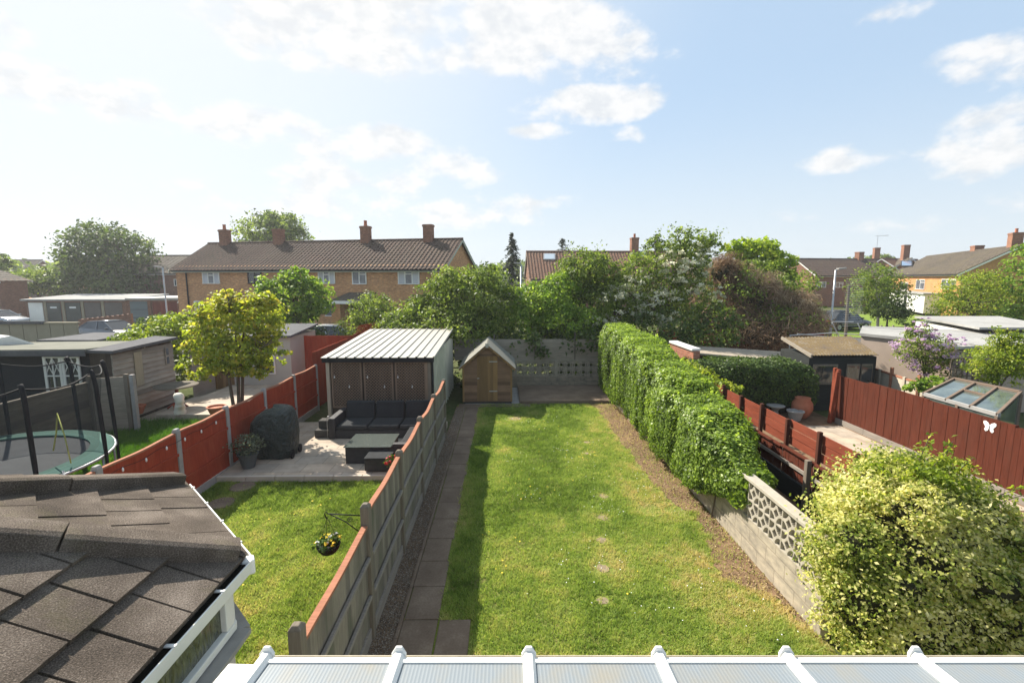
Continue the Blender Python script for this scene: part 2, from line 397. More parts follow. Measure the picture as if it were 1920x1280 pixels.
def lawn_material():
    m = MT('lawn_soil_and_grass', 1, .05); co = m.co('Object')
    a = m.noise(co, 1.1, 5, .6); b = m.noise(co, 26, 5, .7)
    c1 = m.ramp(b, [(.3, (.08, .10, .02)), (.55, (.17, .205, .04)), (.75, (.26, .24, .08))])
    c2_ = m.ramp(b, [(.3, (.12, .10, .045)), (.7, (.24, .19, .085))])
    m.color(m.mix(m.ramp(a, [(.5, (0, 0, 0)), (.72, (.8, .8, .8))]), c1, c2_)); m.bump(b, .8, .02); return m.m
M['lawn'] = lawn_material()
M['grass'] = m_leaf('grass_blades', [(0, (.09, .15, .022)), (.28, (.20, .295, .06)), (.55, (.34, .43, .10)), (.8, (.50, .48, .18)), (1, (.62, .51, .27))], .5, .6, .15, (1.1, 1.1, .7))
M['lush'] = m_leaf('lush_grass_blades', [(0, (.03, .09, .012)), (.5, (.09, .20, .02)), (1, (.2, .32, .05))], .45, .5, .2)
M['yellow'] = m_plain('yellow_petals', (.75, .55, .04), .7, .05, 4, bump=0)
M['white'] = m_plain('white_petals', (.8, .8, .78), .7, .05, 4, bump=0)
def slab_material():
    m = MT('worn_paving', .9, .2); co = m.co('Object'); a = m.noise(co, 1.7, 6, .65); b = m.noise(co, 38, 4, .6); i = m.n('ShaderNodeObjectInfo')
    col = m.ramp(m.math('ADD', m.math('MULTIPLY', a, .65), m.math('MULTIPLY', b, .35)), [(.3, (.10, .07, .05)), (.52, (.17, .125, .09)), (.72, (.26, .20, .15))])
    m.color(col); m.bump(b, .35, .004); return m.m
M['slab'] = slab_material()
def patio_material():
    m = MT('sandstone_paving', .85, .25); co = m.co('UV'); t = m.n('ShaderNodeTexBrick'); m.l(co, t.inputs['Vector'])
    t.inputs['Scale'].default_value = 1; t.inputs['Brick Width'].default_value = .62; t.inputs['Row Height'].default_value = .46; t.inputs['Mortar Size'].default_value = .009
    t.inputs['Color1'].default_value = (.42, .34, .26, 1); t.inputs['Color2'].default_value = (.36, .31, .255, 1); t.inputs['Mortar'].default_value = (.25, .215, .17, 1)
    n = m.noise(co, 2.3, 6, .65)
    m.color(m.mix(1.0, t.outputs[0], m.ramp(n, [(.3, (.72, .7, .68)), (.7, (1.2, 1.18, 1.15))]), 'MULTIPLY')); m.bump(m.noise(co, 30, 4), .2, .004); return m.m
M['patio'] = patio_material()
def asphalt():
    m = MT('worn_asphalt', .95, .2); co = m.co('Object'); a = m.noise(co, .35, 5, .6); b = m.noise(co, 30, 3, .6)
    m.color(m.ramp(m.math('ADD', m.math('MULTIPLY', a, .7), m.math('MULTIPLY', b, .3)), [(.3, (.06, .06, .06)), (.7, (.13, .125, .12))])); return m.m
M['asphalt'] = asphalt()
def wildground():
    m = MT('rough_ground', 1, .05); co = m.co('Object'); a = m.noise(co, .5, 6, .65); b = m.noise(co, 9, 5, .65)
    m.color(m.ramp(m.math('ADD', m.math('MULTIPLY', a, .5), m.math('MULTIPLY', b, .5)), [(.32, (.03, .045, .015)), (.5, (.07, .085, .03)), (.68, (.13, .105, .065))])); m.bump(b, .6, .04); return m.m
M['wild'] = wildground()
M['verge'] = m_plain('mown_verge', (.15, .21, .035), 1, .3, 3, .05, bump=.4)
# ------------------------------------------------------------------ setting: ground sheets
def sheet(name, pts, z, m, kind='structure'):
    mb = MB(); mb.poly([(p[0], p[1], z) for p in pts]); o = mb.build(name, m, fix=False)
    return tag(o, kind=kind)
sheet('ground', [(-900, -60), (900, -60), (900, 1400), (-900, 1400)], -.03, M['wild'])
sheet('garage_court', [(-75, 20.5), (-13, 20.5), (-13, 30.5), (-75, 52)], -.022, M['asphalt'])
sheet('road', [(10, 27.5), (60, 22), (70, 27), (12, 34)], -.022, M['asphalt'])
sheet('grass_verge', [(16, 34.2), (60, 27.2), (75, 45), (20, 60)], -.018, M['verge'])
sheet('side_garden_ground', [(4.45, 2), (9.8, 2), (9.8, 14.5), (4.45, 14.5)], -.012, M['soil'])
sheet('lawn', [(-1.55, 2), (3.75, 2), (3.75, 15.45), (-1.55, 15.45)], 0, M['lawn'])
sheet('neighbour_lawn', [(-5.98, 2), (-1.6, 2), (-1.6, 9.7), (-5.98, 9.7)], 0, M['lawn'])
sheet('far_lawn', [(-11, 3), (-6.05, 3), (-6.05, 13.6), (-11, 13.6)], 0, M['lawn'])
# soil bed along the hedge: wandering edge taken from the photo's bed
bedpx = [(1105, 757), (1124, 775), (1150, 815), (1180, 860), (1215, 905), (1252, 945), (1290, 962), (1310, 1000), (1318, 1040), (1345, 1080), (1400, 1108), (1450, 1122), (1478, 1150), (1505, 1170)]
bed = [onz(x + 12 * math.sin(math.pi * i / 13), y) for i, (x, y) in enumerate(bedpx)]
bl = []
for i in range(len(bed) - 1):
    for t in np.linspace(0, 1, 7)[:-1]:
        p = bed[i].lerp(bed[i + 1], t); bl.append((p.x + random.uniform(-.05, .05), p.y))
bl.append((bed[-1].x, bed[-1].y))
sheet('soil_bed', bl + [(3.8, bl[-1][1] - .1), (3.8, 15.4)], .006, M['soil'])
BEDX = np.array([b[0] for b in bl])[::-1]; BEDY = np.array([b[1] for b in bl])[::-1]
# path of paving slabs: each a slab with its own tint and tilt, kerb strip and gravel beside it
mb = MB()
y = 4.15; g = random.Random(3)
rows = []
while y < 15.0:
    L = g.choice([.58, .6, .62]); rows.append((y, min(y + L, 15.05))); y += L + .012
for a, b in rows:
    z = .018 + g.uniform(-.004, .006)
    mb.bx(-1.24 + g.uniform(-.008, .008), -.83 + g.uniform(-.02, .02), a, b, -.02, z)
for a, b in rows[:2]:
    mb.bx(-.80, -.42, a, b, -.02, .018 + g.uniform(-.004, .004))
x = -1.5
while x < .55:
    mb.bx(x, x + .58, 15.07, 15.44, -.02, .02 + g.uniform(-.004, .004)); x += .595
p = mb.build('garden_path', M['slab'], bevel=.008); tag(p, kind='structure')
mb = MB(); y = 4.15
while y < 15: mb.bx(-1.295, -1.25, y, y + .9, -.03, .035 + g.uniform(-.004, .006)); y += .905
tag(mb.build('path_kerb', M['slab'], bevel=.004), kind='structure')
sheet('gravel_strip', [(-1.56, 4), (-1.29, 4), (-1.29, 15.2), (-1.56, 15.2)], .01, M['soil'])
n = 17000; X = RNG.uniform(-1.55, -1.3, n); Y = 4.2 + 10.8 * RNG.random(n) ** 1.3
P = np.stack([X, Y, np.full(n, .014)], 1); r = RNG.uniform(.004, .010, n)
V = (P[:, None, :] + np.array([[1, 0, 0], [0, 1, 0], [-1, 0, 0], [0, -1, 0], [0, 0, .8]])[None] * r[:, None, None] * RNG.uniform(.7, 1.3, (n, 5, 1))).reshape(-1, 3)
F = np.array([[0, 1, 4], [1, 2, 4], [2, 3, 4], [3, 0, 4]])[None] + 5 * np.arange(n)[:, None, None]
M['stone'] = m_leaf('gravel_stones', [(0, (.06, .045, .035)), (.5, (.15, .115, .085)), (1, (.34, .28, .22))], 0, .9)
tag(raw_mesh('gravel', V, F.reshape(-1, 3), M['stone'], attr=np.repeat(RNG.random(n), 4)), 'loose grey gravel between the paving path and the grey fence', 'gravel', kind='stuff')
mb = MB(); mb.bx(.52, 3.62, 15.5, 17.85, -.05, .10); tag(mb.build('concrete_slab', M['slab'], bevel=.01), kind='structure')
mb = MB(); mb.bx(-1.3, .55, 15.5, 17.85, -.05, .012); tag(mb.build('shed_base', M['concrete']), kind='structure')
# neighbour's patio
mb = MB(); mb.bx(-5.95, -1.62, 9.52, 13.2, -.05, .12); tag(mb.build('patio', M['patio'], bevel=.006), kind='structure')
M['cream_stone'] = m_plain('cream_edging_stone', (.46, .40, .33), .85, .15, 6, bump=.2)
mb = MB(); x = -5.95
while x < -1.7: mb.bx(x, min(x + .59, -1.62), 9.44, 9.515, -.05, .122); x += .6
tag(mb.build('patio_kerb', M['cream_stone'], bevel=.006), kind='structure')
mb = MB(); mb.bx(-10.2, -6.1, 13.65, 19.5, -.05, .22); tag(mb.build('raised_terrace', M['patio']), kind='structure')
sheet('neighbour_path', [(-11.0, 13.2), (-10.2, 13.2), (-10.2, 19.5), (-11.0, 19.5)], .004, M['patio'])
BARE_AT = 1
# ------------------------------------------------------------------ grass blades
BARE = [(onz(x, y), r) for x, y, r in [(1131, 930, .16), (1131, 970, .16), (1127, 1012, .15), (1130, 1064, .17), (1130, 1126, .14), (1101, 829, .14), (1100, 850, .1), (965, 785, .30), (1215, 955, .25), (1200, 875, .2), (1270, 960, .25)]]
mb = MB(); g = random.Random(77)
for p, r in BARE[:8]:
    N_ = 18; r2 = r * .62; mb.poly([(p.x + r2 * g.uniform(.6, 1.1) * math.cos(2 * math.pi * k / N_), p.y + r2 * g.uniform(.6, 1.1) * math.sin(2 * math.pi * k / N_), .005) for k in range(N_)])
M['pale_soil'] = m_plain('pale_dry_soil', (.25, .20, .13), 1, .4, 22, .1, bump=.9)
tag(mb.build('bare_soil', M['pale_soil'], fix=False), kind='structure')
def blades(name, xs, ys, n, h, wd, m, seed, bare=(), bed=False, dry=.5, near=1.0, label='', cat='grass'):
    g = np.random.default_rng(seed); x0, x1 = xs; y0, y1 = ys
    X = g.uniform(x0, x1, n); Y = y0 + (y1 - y0) * g.random(n) ** near
    cl = fbm(X * 7, Y * 7, seed, 2); keep = g.random(n) < .35 + 1.1 * cl
    dn = fbm(X * 1.15 + 4, Y * .9, seed * .7, 4)
    v = .37 + np.maximum(dn - .5, -.10) * 2.2 * dry + (cl - .5) * .5 + g.normal(size=n) * .13
    hh = h * (.5 + g.random(n) * .9) * (1.15 - .5 * np.clip(v, 0, 1)) * (.6 + 1.0 * cl)
    for p, r in bare:
        d = np.hypot(X - p.x, (Y - p.y)) / r + (fbm(X * 9, Y * 9, 5) - .5) * .9
        keep &= ~((d < .9) & (g.random(n) < .82)); v = v + .35 * np.exp(-np.maximum(d - .6, 0) * 2.2)
    if bed:
        e = np.interp(Y, BEDY, BEDX) - X + (fbm(X * 6, Y * 6, 9) - .5) * .45
        keep &= ~((e < 0) & (g.random(n) < .86)); v = v + .42 * np.exp(-np.maximum(e, 0) * 3.2)
        e2 = X + .82 + (fbm(X * 5, Y * 5, 3) - .5) * .16; keep &= e2 > 0; v = v + .2 * np.exp(-np.maximum(e2, 0) * 9)
        keep &= ~((X < -.40) & (Y < 5.35)); v = v + .25 * np.exp(-np.maximum(Y - 4.6, 0) * 1.6) * (fbm(X * 3, Y * 3, 2) > .48)
        e3 = 15.4 - Y; v = v + .0 * e3
    X, Y, v, hh = X[keep], Y[keep], v[keep], hh[keep]; n = len(X)
    a = g.uniform(0, 2 * np.pi, n); lean = g.normal(size=(n, 2)) * .6 * hh[:, None]
    wv = np.stack([np.cos(a), np.sin(a)], 1) * (wd * (.6 + .8 * g.random(n)))[:, None]
    base = np.stack([X, Y], 1)
    V = np.empty((n, 3, 3)); V[:, 0, :2] = base - wv; V[:, 1, :2] = base + wv; V[:, 2, :2] = base + lean
    V[:, :2, 2] = 0.0; V[:, 2, 2] = hh
    o = raw_mesh(name, V.reshape(-1, 3), np.arange(3 * n).reshape(n, 3), m, attr=np.clip(v, 0, 1))
    return tag(o, label, cat, kind='stuff')
blades('lawn_grass', (-.9, 3.72), (4.3, 15.42), 300000, .042, .0065, M['grass'], 11, BARE, True, .75, 1.25, 'short dry patched grass covering the middle lawn')
blades('neighbour_grass', (-5.9, -1.63), (3.2, 9.43), 170000, .045, .0065, M['grass'], 5, [(onz(455, 912), .27), (onz(415, 943), .27)], False, .8, 1.2, 'short green grass of the lawn beside the tiled extension')
blades('long_grass', (-10.9, -6.08), (6.5, 13.6), 90000, .13, .009, M['lush'], 8, (), False, .5, .9, 'longer bright green grass beside the trampoline')
g = np.random.default_rng(4)
def flowers(name, n, xs, ys, m, r, label, clusters):
    mb = MB()
    C = [(g.uniform(*xs), g.uniform(*ys)) for _ in range(clusters)]
    for i in range(n):
        c = C[g.integers(0, clusters)]; x = c[0] + g.normal() * .28; y = c[1] + g.normal() * .35
        if not (xs[0] - .2 < x < xs[1] + .2 and ys[0] < y < ys[1]): continue
        if x > np.interp(y, BEDY, BEDX) - .1 and xs[0] > -1: continue
        rr = r * g.uniform(.7, 1.25); z = g.uniform(.03, .05)
        mb.add([(x + rr * math.cos(k * 1.047), y + rr * math.sin(k * 1.047), z + (.004 if k % 2 else 0)) for k in range(6)], [(0, 1, 2, 3, 4, 5)])
    tag(mb.build(name, m, fix=False), label, 'flowers', kind='stuff')
flowers('daisies', 240, (-.3, 3.3), (4.6, 14), M['white'], .008, 'white daisies dotted over the middle lawn', 24)
flowers('dandelions', 60, (-.3, 2.6), (5.5, 14), M['yellow'], .013, 'yellow dandelions dotted over the middle lawn', 13)
flowers('lawn_dandelions', 26, (-4.6, -2.2), (3.8, 8.6), M['yellow'], .016, 'yellow dandelions in the lawn beside the extension', 8)
n = 3000; Y = 5.0 + 10.3 * RNG.random(n); X = np.interp(Y, BEDY, BEDX) + (3.75 - np.interp(Y, BEDY, BEDX)) * RNG.random(n) ** .7
M['litter'] = m_leaf('dry_leaf_litter', [(0, (.07, .045, .028)), (.5, (.24, .165, .095)), (1, (.46, .36, .22))], .1, .9, .1)
tag(leaves('leaf_litter', np.stack([X, Y, np.full(n, .016)], 1), nrm_(np.array([0, 0, 1.]) + RNG.normal(size=(n, 3)) * .35), .035 * (.4 + RNG.random(n)), RNG.random(n), M['litter'], None, .5, .2), 'dry leaves and straw scattered on the soil below the ivy hedge', 'leaf litter', kind='stuff')
for k, (px, py, lb) in enumerate([(455, 912, 'round flat stepping stone nearer the raised patio'), (415, 943, 'round flat stepping stone nearer the tiled extension')]):
    c = onz(px, py, .02); t = thing('stepping_stone', lb, 'stepping stone', (c.x, c.y, 0), group='round stepping stones by the red fence')
    mb = MB(); mb.lathe([(.22, -.02), (.235, .015), (.22, .035), (.0, .037)], c=(c.x, c.y, 0), n=28, cap=False); mb.build('paving_disc', M['slab'], t, smooth=False)
# ------------------------------------------------------------------ our lean-to conservatory roof (bottom of the view)
def polycarb():
    m = MT('twin_wall_polycarbonate', .4, .35); co = m.co('UV')
    wv = m.n('ShaderNodeTexWave', wave_type='BANDS', bands_direction='X'); m.l(co, wv.inputs['Vector']); wv.inputs['Scale'].default_value = 16; wv.inputs['Distortion'].default_value = 0
    dirt = m.noise(m.co('UV', (1, .5, 1)), 3.2, 6, .65)
    col = m.mix(m.ramp(wv.outputs[0], [(.35, (0, 0, 0)), (.9, (1, 1, 1))]), (.17, .195, .215), (.215, .24, .255))
    col = m.mix(m.ramp(dirt, [(.46, (0, 0, 0)), (.75, (.7, .7, .7))]), col, (.25, .215, .15))
    m.color(col); m.bump(wv.outputs[0], .15, .003); return m.m
M['poly'] = polycarb()
M['beige'] = m_plain('stained_beige_plastic', (.42, .37, .28), .5, .25, 12, .3)
cz = 2.15; cu = Vector((math.cos(YAW), -math.sin(YAW), 0)); cb = Vector((-math.sin(YAW), -math.cos(YAW), math.tan(R(6.2))))
E0 = onz(960, 1244, cz)
cons = thing('conservatory_roof', 'white framed lean-to conservatory roof with grey ribbed panels along the bottom of the view', 'conservatory', (E0.x, E0.y, 0))
bars = [onz(x, 1244, cz) for x in (494, 745, 992, 1239, 1482, 1728, 1974)]
su = [(b - E0).dot(cu) for b in bars]
upn = cu.cross(-cb).normalized()
if upn.z < 0: upn = -upn
cbn = cb.normalized(); LEN = 2.1
mb = MB(); a = E0 + cu * (su[0] - .05); b = E0 + cu * (su[-1] + .3)
mb.beam(a - Vector((0, 0, .05)), b - Vector((0, 0, .05)), .05, .10); mb.build('eaves_beam', M['pvc'], cons, bevel=.006)
mb = MB(); f = -cbn * .05; f.z = -.085
mb.beam(a + f, b + f, .05, .012); mb.beam(a + f + Vector((0, .028, .03)), b + f + Vector((0, .028, .03)), .008, .075)
s = su[0] + .3
while s < su[-1]: mb.beam(E0 + cu * s + f + Vector((0, -.03, .05)), E0 + cu * s + f + Vector((0, .042, .05)), .03, .014); s += .55
mb.build('gutter', M['beige'], cons, bevel=.003)
for i, s_ in enumerate(su):
    mb = MB(); c = E0 + cu * s_; A = c - cbn * .03 + upn * .012; B = c + cbn * LEN + upn * .012
    w0, w1, h = .034, .017, .034
    q = [(-w0, 0), (w0, 0), (w0, .012), (w1, h), (-w1, h), (-w0, .012)]
    mb.extr([A + cu * x + upn * y for x, y in q], B - A)
    br = mb.build('glazing_bar', M['pvc'], cons, bevel=.003)
    mb = MB(); q = [(-.04, -.055), (.04, -.055), (.04, .02), (.016, .058), (-.016, .058), (-.04, .02)]
    mb.extr([A + cu * x + upn * y for x, y in q], -cbn * .018); mb.build('end_cap', M['pvc'], br, bevel=.004)
for i in range(len(su) - 1):
    mb = MB(); n_ = 1
    a_ = E0 + cu * (su[i] + .025); b_ = E0 + cu * (su[i + 1] - .025)
    mb.extr([a_, b_, b_ + cbn * LEN, a_ + cbn * LEN], upn * .014); mb.build('roof_panel', M['poly'], cons)
    mb = MB(); mb.beam(a_ + upn * .017, b_ + upn * .017, .035, .014); mb.build('panel_trim', M['pvc'], cons, bevel=.003)
mb = MB(); c = E0 + cu * (su[0] - .11)
mb.extr([c + cu * x + upn * y for x, y in [(-.075, -.05), (.06, -.05), (.06, .0), (-.075, .004)]], cbn * LEN); mb.build('verge_trim', M['pvc'], cons, bevel=.004)
mb = MB(); a = E0 + cu * su[0] + cbn * .05; b = E0 + cu * (su[-1] + .3) + cbn * .05
mb.beam(Vector((a.x, a.y, 1.0)), Vector((b.x, b.y, 1.0)), .08, 2.0); mb.build('frame_wall', M['pvc'], cons)
# ------------------------------------------------------------------ neighbour's tiled extension
def chip():
    m = MT('stone_chip_roof_tile', .95, .12); co = m.co('UV'); a = m.noise(co, 120, 3, .75); b = m.noise(m.co('Object'), 2.2, 5, .6)
    v = m.n('ShaderNodeTexVoronoi'); m.l(co, v.inputs['Vector']); v.inputs['Scale'].default_value = 160
    col = m.ramp(m.math('ADD', m.math('MULTIPLY', a, .6), m.math('MULTIPLY', b, .4)), [(.36, (.032, .026, .021)), (.5, (.105, .084, .067)), (.64, (.25, .21, .175))])
    moss = m.ramp(m.noise(m.co('Object'), 3.1, 5, .7), [(.55, (0, 0, 0)), (.8, (.45, .45, .45))])
    m.color(m.mix(moss, col, (.10, .095, .04))); m.bump(m.math('ADD', a, v.outputs[0]), .7, .006); return m.m
M['tile'] = chip()
AP = Vector((-3.85, 1.95, 3.2)); C1 = Vector((-1.87, 3.13, 2.25)); C2 = Vector((-3.08, 4.33, 2.25)); C3 = Vector((-4.64, 4.33, 2.25)); C4 = Vector((-5.9, 3.16, 2.25))
RB = Vector((-3.85, -.6, 3.2)); W1 = Vector((-1.87, -.6, 2.25)); W4 = Vector((-5.9, -.6, 2.25))
ext = thing('house_extension', 'neighbouring extension with dark brown tiled hipped roof and white gutter at lower left', 'extension', (-3.85, 1.5, 0))
def clip(poly, P, n):
    out = []
    for i in range(len(poly)):
        a, b = poly[i], poly[(i + 1) % len(poly)]; da = (a[0] - P[0]) * n[0] + (a[1] - P[1]) * n[1]; db = (b[0] - P[0]) * n[0] + (b[1] - P[1]) * n[1]
        if da >= 0: out.append(a)
        if da * db < 0:
            t = da / (da - db); out.append((a[0] + (b[0] - a[0]) * t, a[1] + (b[1] - a[1]) * t))
    return out
def tile_facet(pts, course, length, butt, seed):
    """pts: facet polygon, first edge is the eave (ccw seen from outside)"""
    g = random.Random(seed); p0 = Vector(pts[0]); u = (Vector(pts[1]) - p0).normalized(); n = u.cross(Vector(pts[2]) - p0).normalized(); v = n.cross(u)
    P = [((Vector(p) - p0).dot(u), (Vector(p) - p0).dot(v)) for p in pts]
    mb = MB(); tmax = max(p[1] for p in P); smin = min(p[0] for p in P); smax = max(p[0] for p in P); k = 0; t = -.04
    while t < tmax:
        s = smin - length * (1 if k % 2 else .55)
        while s < smax + length:
            q = [(s + .008, t), (s + length - .008, t), (s + length - .008, t + course + .03), (s + .008, t + course + .03)]
            for i in range(len(P)):
                a, b = P[i], P[(i + 1) % len(P)]
                ad = .05 if i == 0 else 0
                nn = (-(b[1] - a[1]), b[0] - a[0]); L = math.hypot(*nn); nn = (nn[0] / L, nn[1] / L)
                q = clip(q, (a[0] - nn[0] * ad, a[1] - nn[1] * ad), nn) if q else q
            if len(q) >= 3:
                r = g.uniform(-.002, .003); tl = g.uniform(-.003, .003)
                hf = lambda c: butt * (1 - (c[1] - t) / (course + .03)) + r + tl * (c[0] - s) / length
                top = [p0 + u * c[0] + v * c[1] + n * (hf(c) + .012) for c in q]; bot = [p0 + u * c[0] + v * c[1] - n * .012 for c in q]
                m_ = len(q)
                mb.add(bot + top, [tuple(range(m_, 2 * m_))] + [(i, (i + 1) % m_, m_ + (i + 1) % m_, m_ + i) for i in range(m_)])
            s += length
        t += course; k += 1
    return mb
roof = tile_facet([W1, C1, AP, RB], .36, .275, .036, 1).build('roof', M['tile'], ext, fix=False)
for i, f in enumerate([[C1, C2, AP], [C2, C3, AP], [C3, C4, AP], [C4, W4, RB, AP]]):
    tile_facet(f, .36, .275, .03, 5 + i).build('roof_slope', M['tile'], ext, fix=False)
def ridge_caps(a, b, L=.95, w_=.10, h=.085):
    a, b = Vector(a), Vector(b); d = (b - a).normalized(); sd = d.cross(Vector((0, 0, 1))).normalized(); up = sd.cross(d); n = int((b - a).length / L) + 1; mb = MB()
    for i in range(n):
        p = a + d * (i * L); q = a + d * min((b - a).length, (i + 1) * L - .012); lift = .010 * (i % 2)
        pr = [(-w_, -.06), (w_, -.06), (w_ * .97, h * .8 + lift), (w_ * .66, h + lift), (-w_ * .66, h + lift), (-w_ * .97, h * .8 + lift)]
        mb.extr([p + sd * x + up * (y + .02) for x, y in pr], q - p)
    return mb
for a, b in [(C1 + Vector((-.01, -.01, .02)), AP), (C2 + Vector((-.01, -.02, .02)), AP), (C3, AP), (C4, AP), (AP, RB)]:
    ridge_caps(a, b).build('hip_cap', M['tile'], ext, bevel=.004)
M['core_dark'] = m_plain('dark_gutter_shade', (.02, .018, .014), 1, .4, 30, 0, bump=.8)  # near-black colour painting the shade between tile edge and gutter
def gutter(parent, pts, name='gutter'):
    mb = MB()
    for a, b in zip(pts[:-1], pts[1:]):
        a, b = Vector(a), Vector(b); d = (b - a).normalized(); o = d.cross(Vector((0, 0, 1)))
        pr = [(.0, .03), (.012, .03), (.016, -.045), (.085, -.045), (.095, .03), (.108, .03), (.10, -.062), (.0, -.062)]
        mb.extr([a - d * .02 + o * (x * .85 + .0) + Vector((0, 0, z - .05)) for x, z in pr], d * ((b - a).length + .04))
        k = .25
        while k < (b - a).length:
            mb.beam(a + d * k + o * .0 + Vector((0, 0, -.018)), a + d * k + o * .1 + Vector((0, 0, -.018)), .022, .012); k += .45
    return mb.build(name, M['pvc'], parent, bevel=.004)
gutter(ext, [W1, C1]); mb = MB(); mb.beam(W1 + Vector((.035, 0, -.055)), C1 + Vector((.035, -.02, -.055)), .05, .04); mb.build('gutter_shade_strip', M['core_dark'], ext); gutter(ext, [C1, C2]); gutter(ext, [C2, C3])  # dark strip added along the gutter as painted shade of the eaves gap
mb = MB(); mb.obx(C1 + Vector((.05, .03, -.075)), (.035, .022, 0), (-.022, .035, 0), (0, 0, .055)); mb.build('gutter_corner', M['pvc'], ext, bevel=.012)
# walls: white framed high level window strip over a pale wall
M['render'] = m_plain('pale_wall_render', (.5, .47, .42), .9, .12, 3)
def wallseg(A, B, win):
    A, B = Vector((A[0], A[1], 0)), Vector((B[0], B[1], 0)); d = (B - A).normalized(); o = d.cross(Vector((0, 0, 1))); L = (B - A).length
    def P(s, off, z): return A + d * s + o * off + Vector((0, 0, z))
    mb = MB(); mb.extr([P(0, -.18, 0), P(L, -.18, 0), P(L, -.02, 0), P(0, -.02, 0)], (0, 0, 1.76)); mb.build('wall', M['render'], ext)
    mb = MB(); mb.extr([P(0, -.1, 1.76), P(L + .03, -.1, 1.76), P(L + .03, .09, 1.74), P(0, .09, 1.74)], (0, 0, .035)); mb.build('window_sill', M['concrete'], ext, bevel=.004)
    mb = MB()
    mb.extr([P(0, -.08, 1.797), P(L, -.08, 1.797), P(L, .012, 1.797), P(0, .012, 1.797)], (0, 0, .055)); mb.extr([P(0, -.08, 2.12), P(L, -.08, 2.12), P(L, .012, 2.12), P(0, .012, 2.12)], (0, 0, .10))
    for s_ in win: mb.extr([P(s_ - .045, -.075, 1.853), P(s_ + .045, -.075, 1.853), P(s_ + .045, .008, 1.853), P(s_ - .045, .008, 1.853)], (0, 0, .266))
    wf = mb.build('window', M['pvc'], ext, bevel=.006)
    mb = MB()
    for a, b in zip(win[:-1], win[1:]): mb.extr([P(a + .04, -.05, 1.85), P(b - .04, -.05, 1.85), P(b - .04, -.03, 1.85), P(a + .04, -.03, 1.85)], (0, 0, .275))
    mb.build('pane', M['obscure'], wf)
def obscure():
    m = MT('obscure_glass', .12, .8); co = m.co('UV', (1, .25, 1)); n = m.noise(co, 28, 3, .5, 1.5)
    m.color(m.ramp(n, [(.3, (.03, .035, .02)), (.6, (.10, .105, .075)), (.8, (.22, .22, .18))])); m.bump(n, .6, .01); return m.m
M['obscure'] = obscure()
ins = Vector((-.06, -.06, 0))
wallseg((-1.86, -.6), (-1.86, 3.02), [.06, .9, 1.75, 2.6, 3.56]); wallseg((-1.86, 3.02), (-3.05, 4.2), [.06, .85, 1.6]); wallseg((-3.05, 4.2), (-4.64, 4.2), [.06, .8, 1.5])
# ------------------------------------------------------------------ fences
def closeboard(mb, a, b, z0, z1, off, thick, bw, g, jag=.006, sag=0., lap=.010):
    """vertical feather-edge boards from a to b (2d) standing off the line by off"""
    a, b = Vector((a[0], a[1], 0)), Vector((b[0], b[1], 0)); d = (b - a).normalized(); o = d.cross(Vector((0, 0, 1))); L = (b - a).length; n = max(1, round(L / bw))
    for i in range(n):
        s0, s1 = L * i / n, L * (i + 1) / n + (.012 if lap > .002 else -.0006)
        s1 = min(s1, L); t = off + g.uniform(-.4, .4) * lap; j = g.uniform(-jag, jag)
        zt0 = z1 + sag * math.cos(2 * math.pi * s0 / L) + j; zt1 = z1 + sag * math.cos(2 * math.pi * s1 / L) + j
        P = [a + d * s0 + o * (t + .002), a + d * s1 + o * (t + lap), a + d * s1 + o * (t + lap - thick), a + d * s0 + o * (t + .002 - thick * .6)]
        mb.hexa([p + Vector((0, 0, z0)) for p in P], [P[0] + Vector((0, 0, zt0)), P[1] + Vector((0, 0, zt1)), P[2] + Vector((0, 0, zt1)), P[3] + Vector((0, 0, zt0))])
def sagbar(mb, a, b, z, w_, h, sag, n=8):
    a, b = Vector((a[0], a[1], 0)), Vector((b[0], b[1], 0)); P = []
    for i in range(n + 1):
        t = i / n; P.append(a.lerp(b, t) + Vector((0, 0, z + sag * math.cos(2 * math.pi * t))))
    for p, q in zip(P[:-1], P[1:]): mb.beam(p, q + (q - p) * .004, w_, h)
# grey fence between our garden and the neighbour's (their face is red)
FX = -1.575; PY = [3.30, 5.11, 6.84, 8.6, 10.35, 12.12]
fn = thing('panel_fence', 'weathered grey timber fence with red-brown capping beside the paving path', 'fence', (FX, 8, 0))
g = random.Random(12)
FT = [1.38, 1.52, 1.5, 1.49, 1.48]
for i in range(5):
    a, b = (FX, PY[i] + .06), (FX, PY[i + 1] - .06); T = FT[i]; sg = [.01, .015, .02, .03, .03][i]
    pm = MB(); closeboard(pm, a, b, .17, T, .0, .012, .12, g, sag=sg); pn = pm.build('fence_panel', M['greywood'], fn)
    rm = MB(); closeboard(rm, a, b, .17, T, -.028, .012, .12, g, sag=sg); rm.build('red_boards', M['redboard'], pn)
    for z in (.55, 1.02):
        rl = MB(); rl.add(*(lambda q: (q.v, q.f))(MB().beam((FX + .036, a[1], z), (FX + .036, b[1], z + .01), .04, .045))); rl.build('rail', M['railwood'], fn, bevel=.006)
    cp = MB(); sagbar(cp, a, b, T + .022, .062, .032, sg); cp.build('capping_rail', M['capred'], fn)
    gb = MB(); gb.bx(FX - .025, FX + .03, a[1], b[1], -.02, .165); gb.build('gravel_board', M['railwood'], fn, bevel=.004)
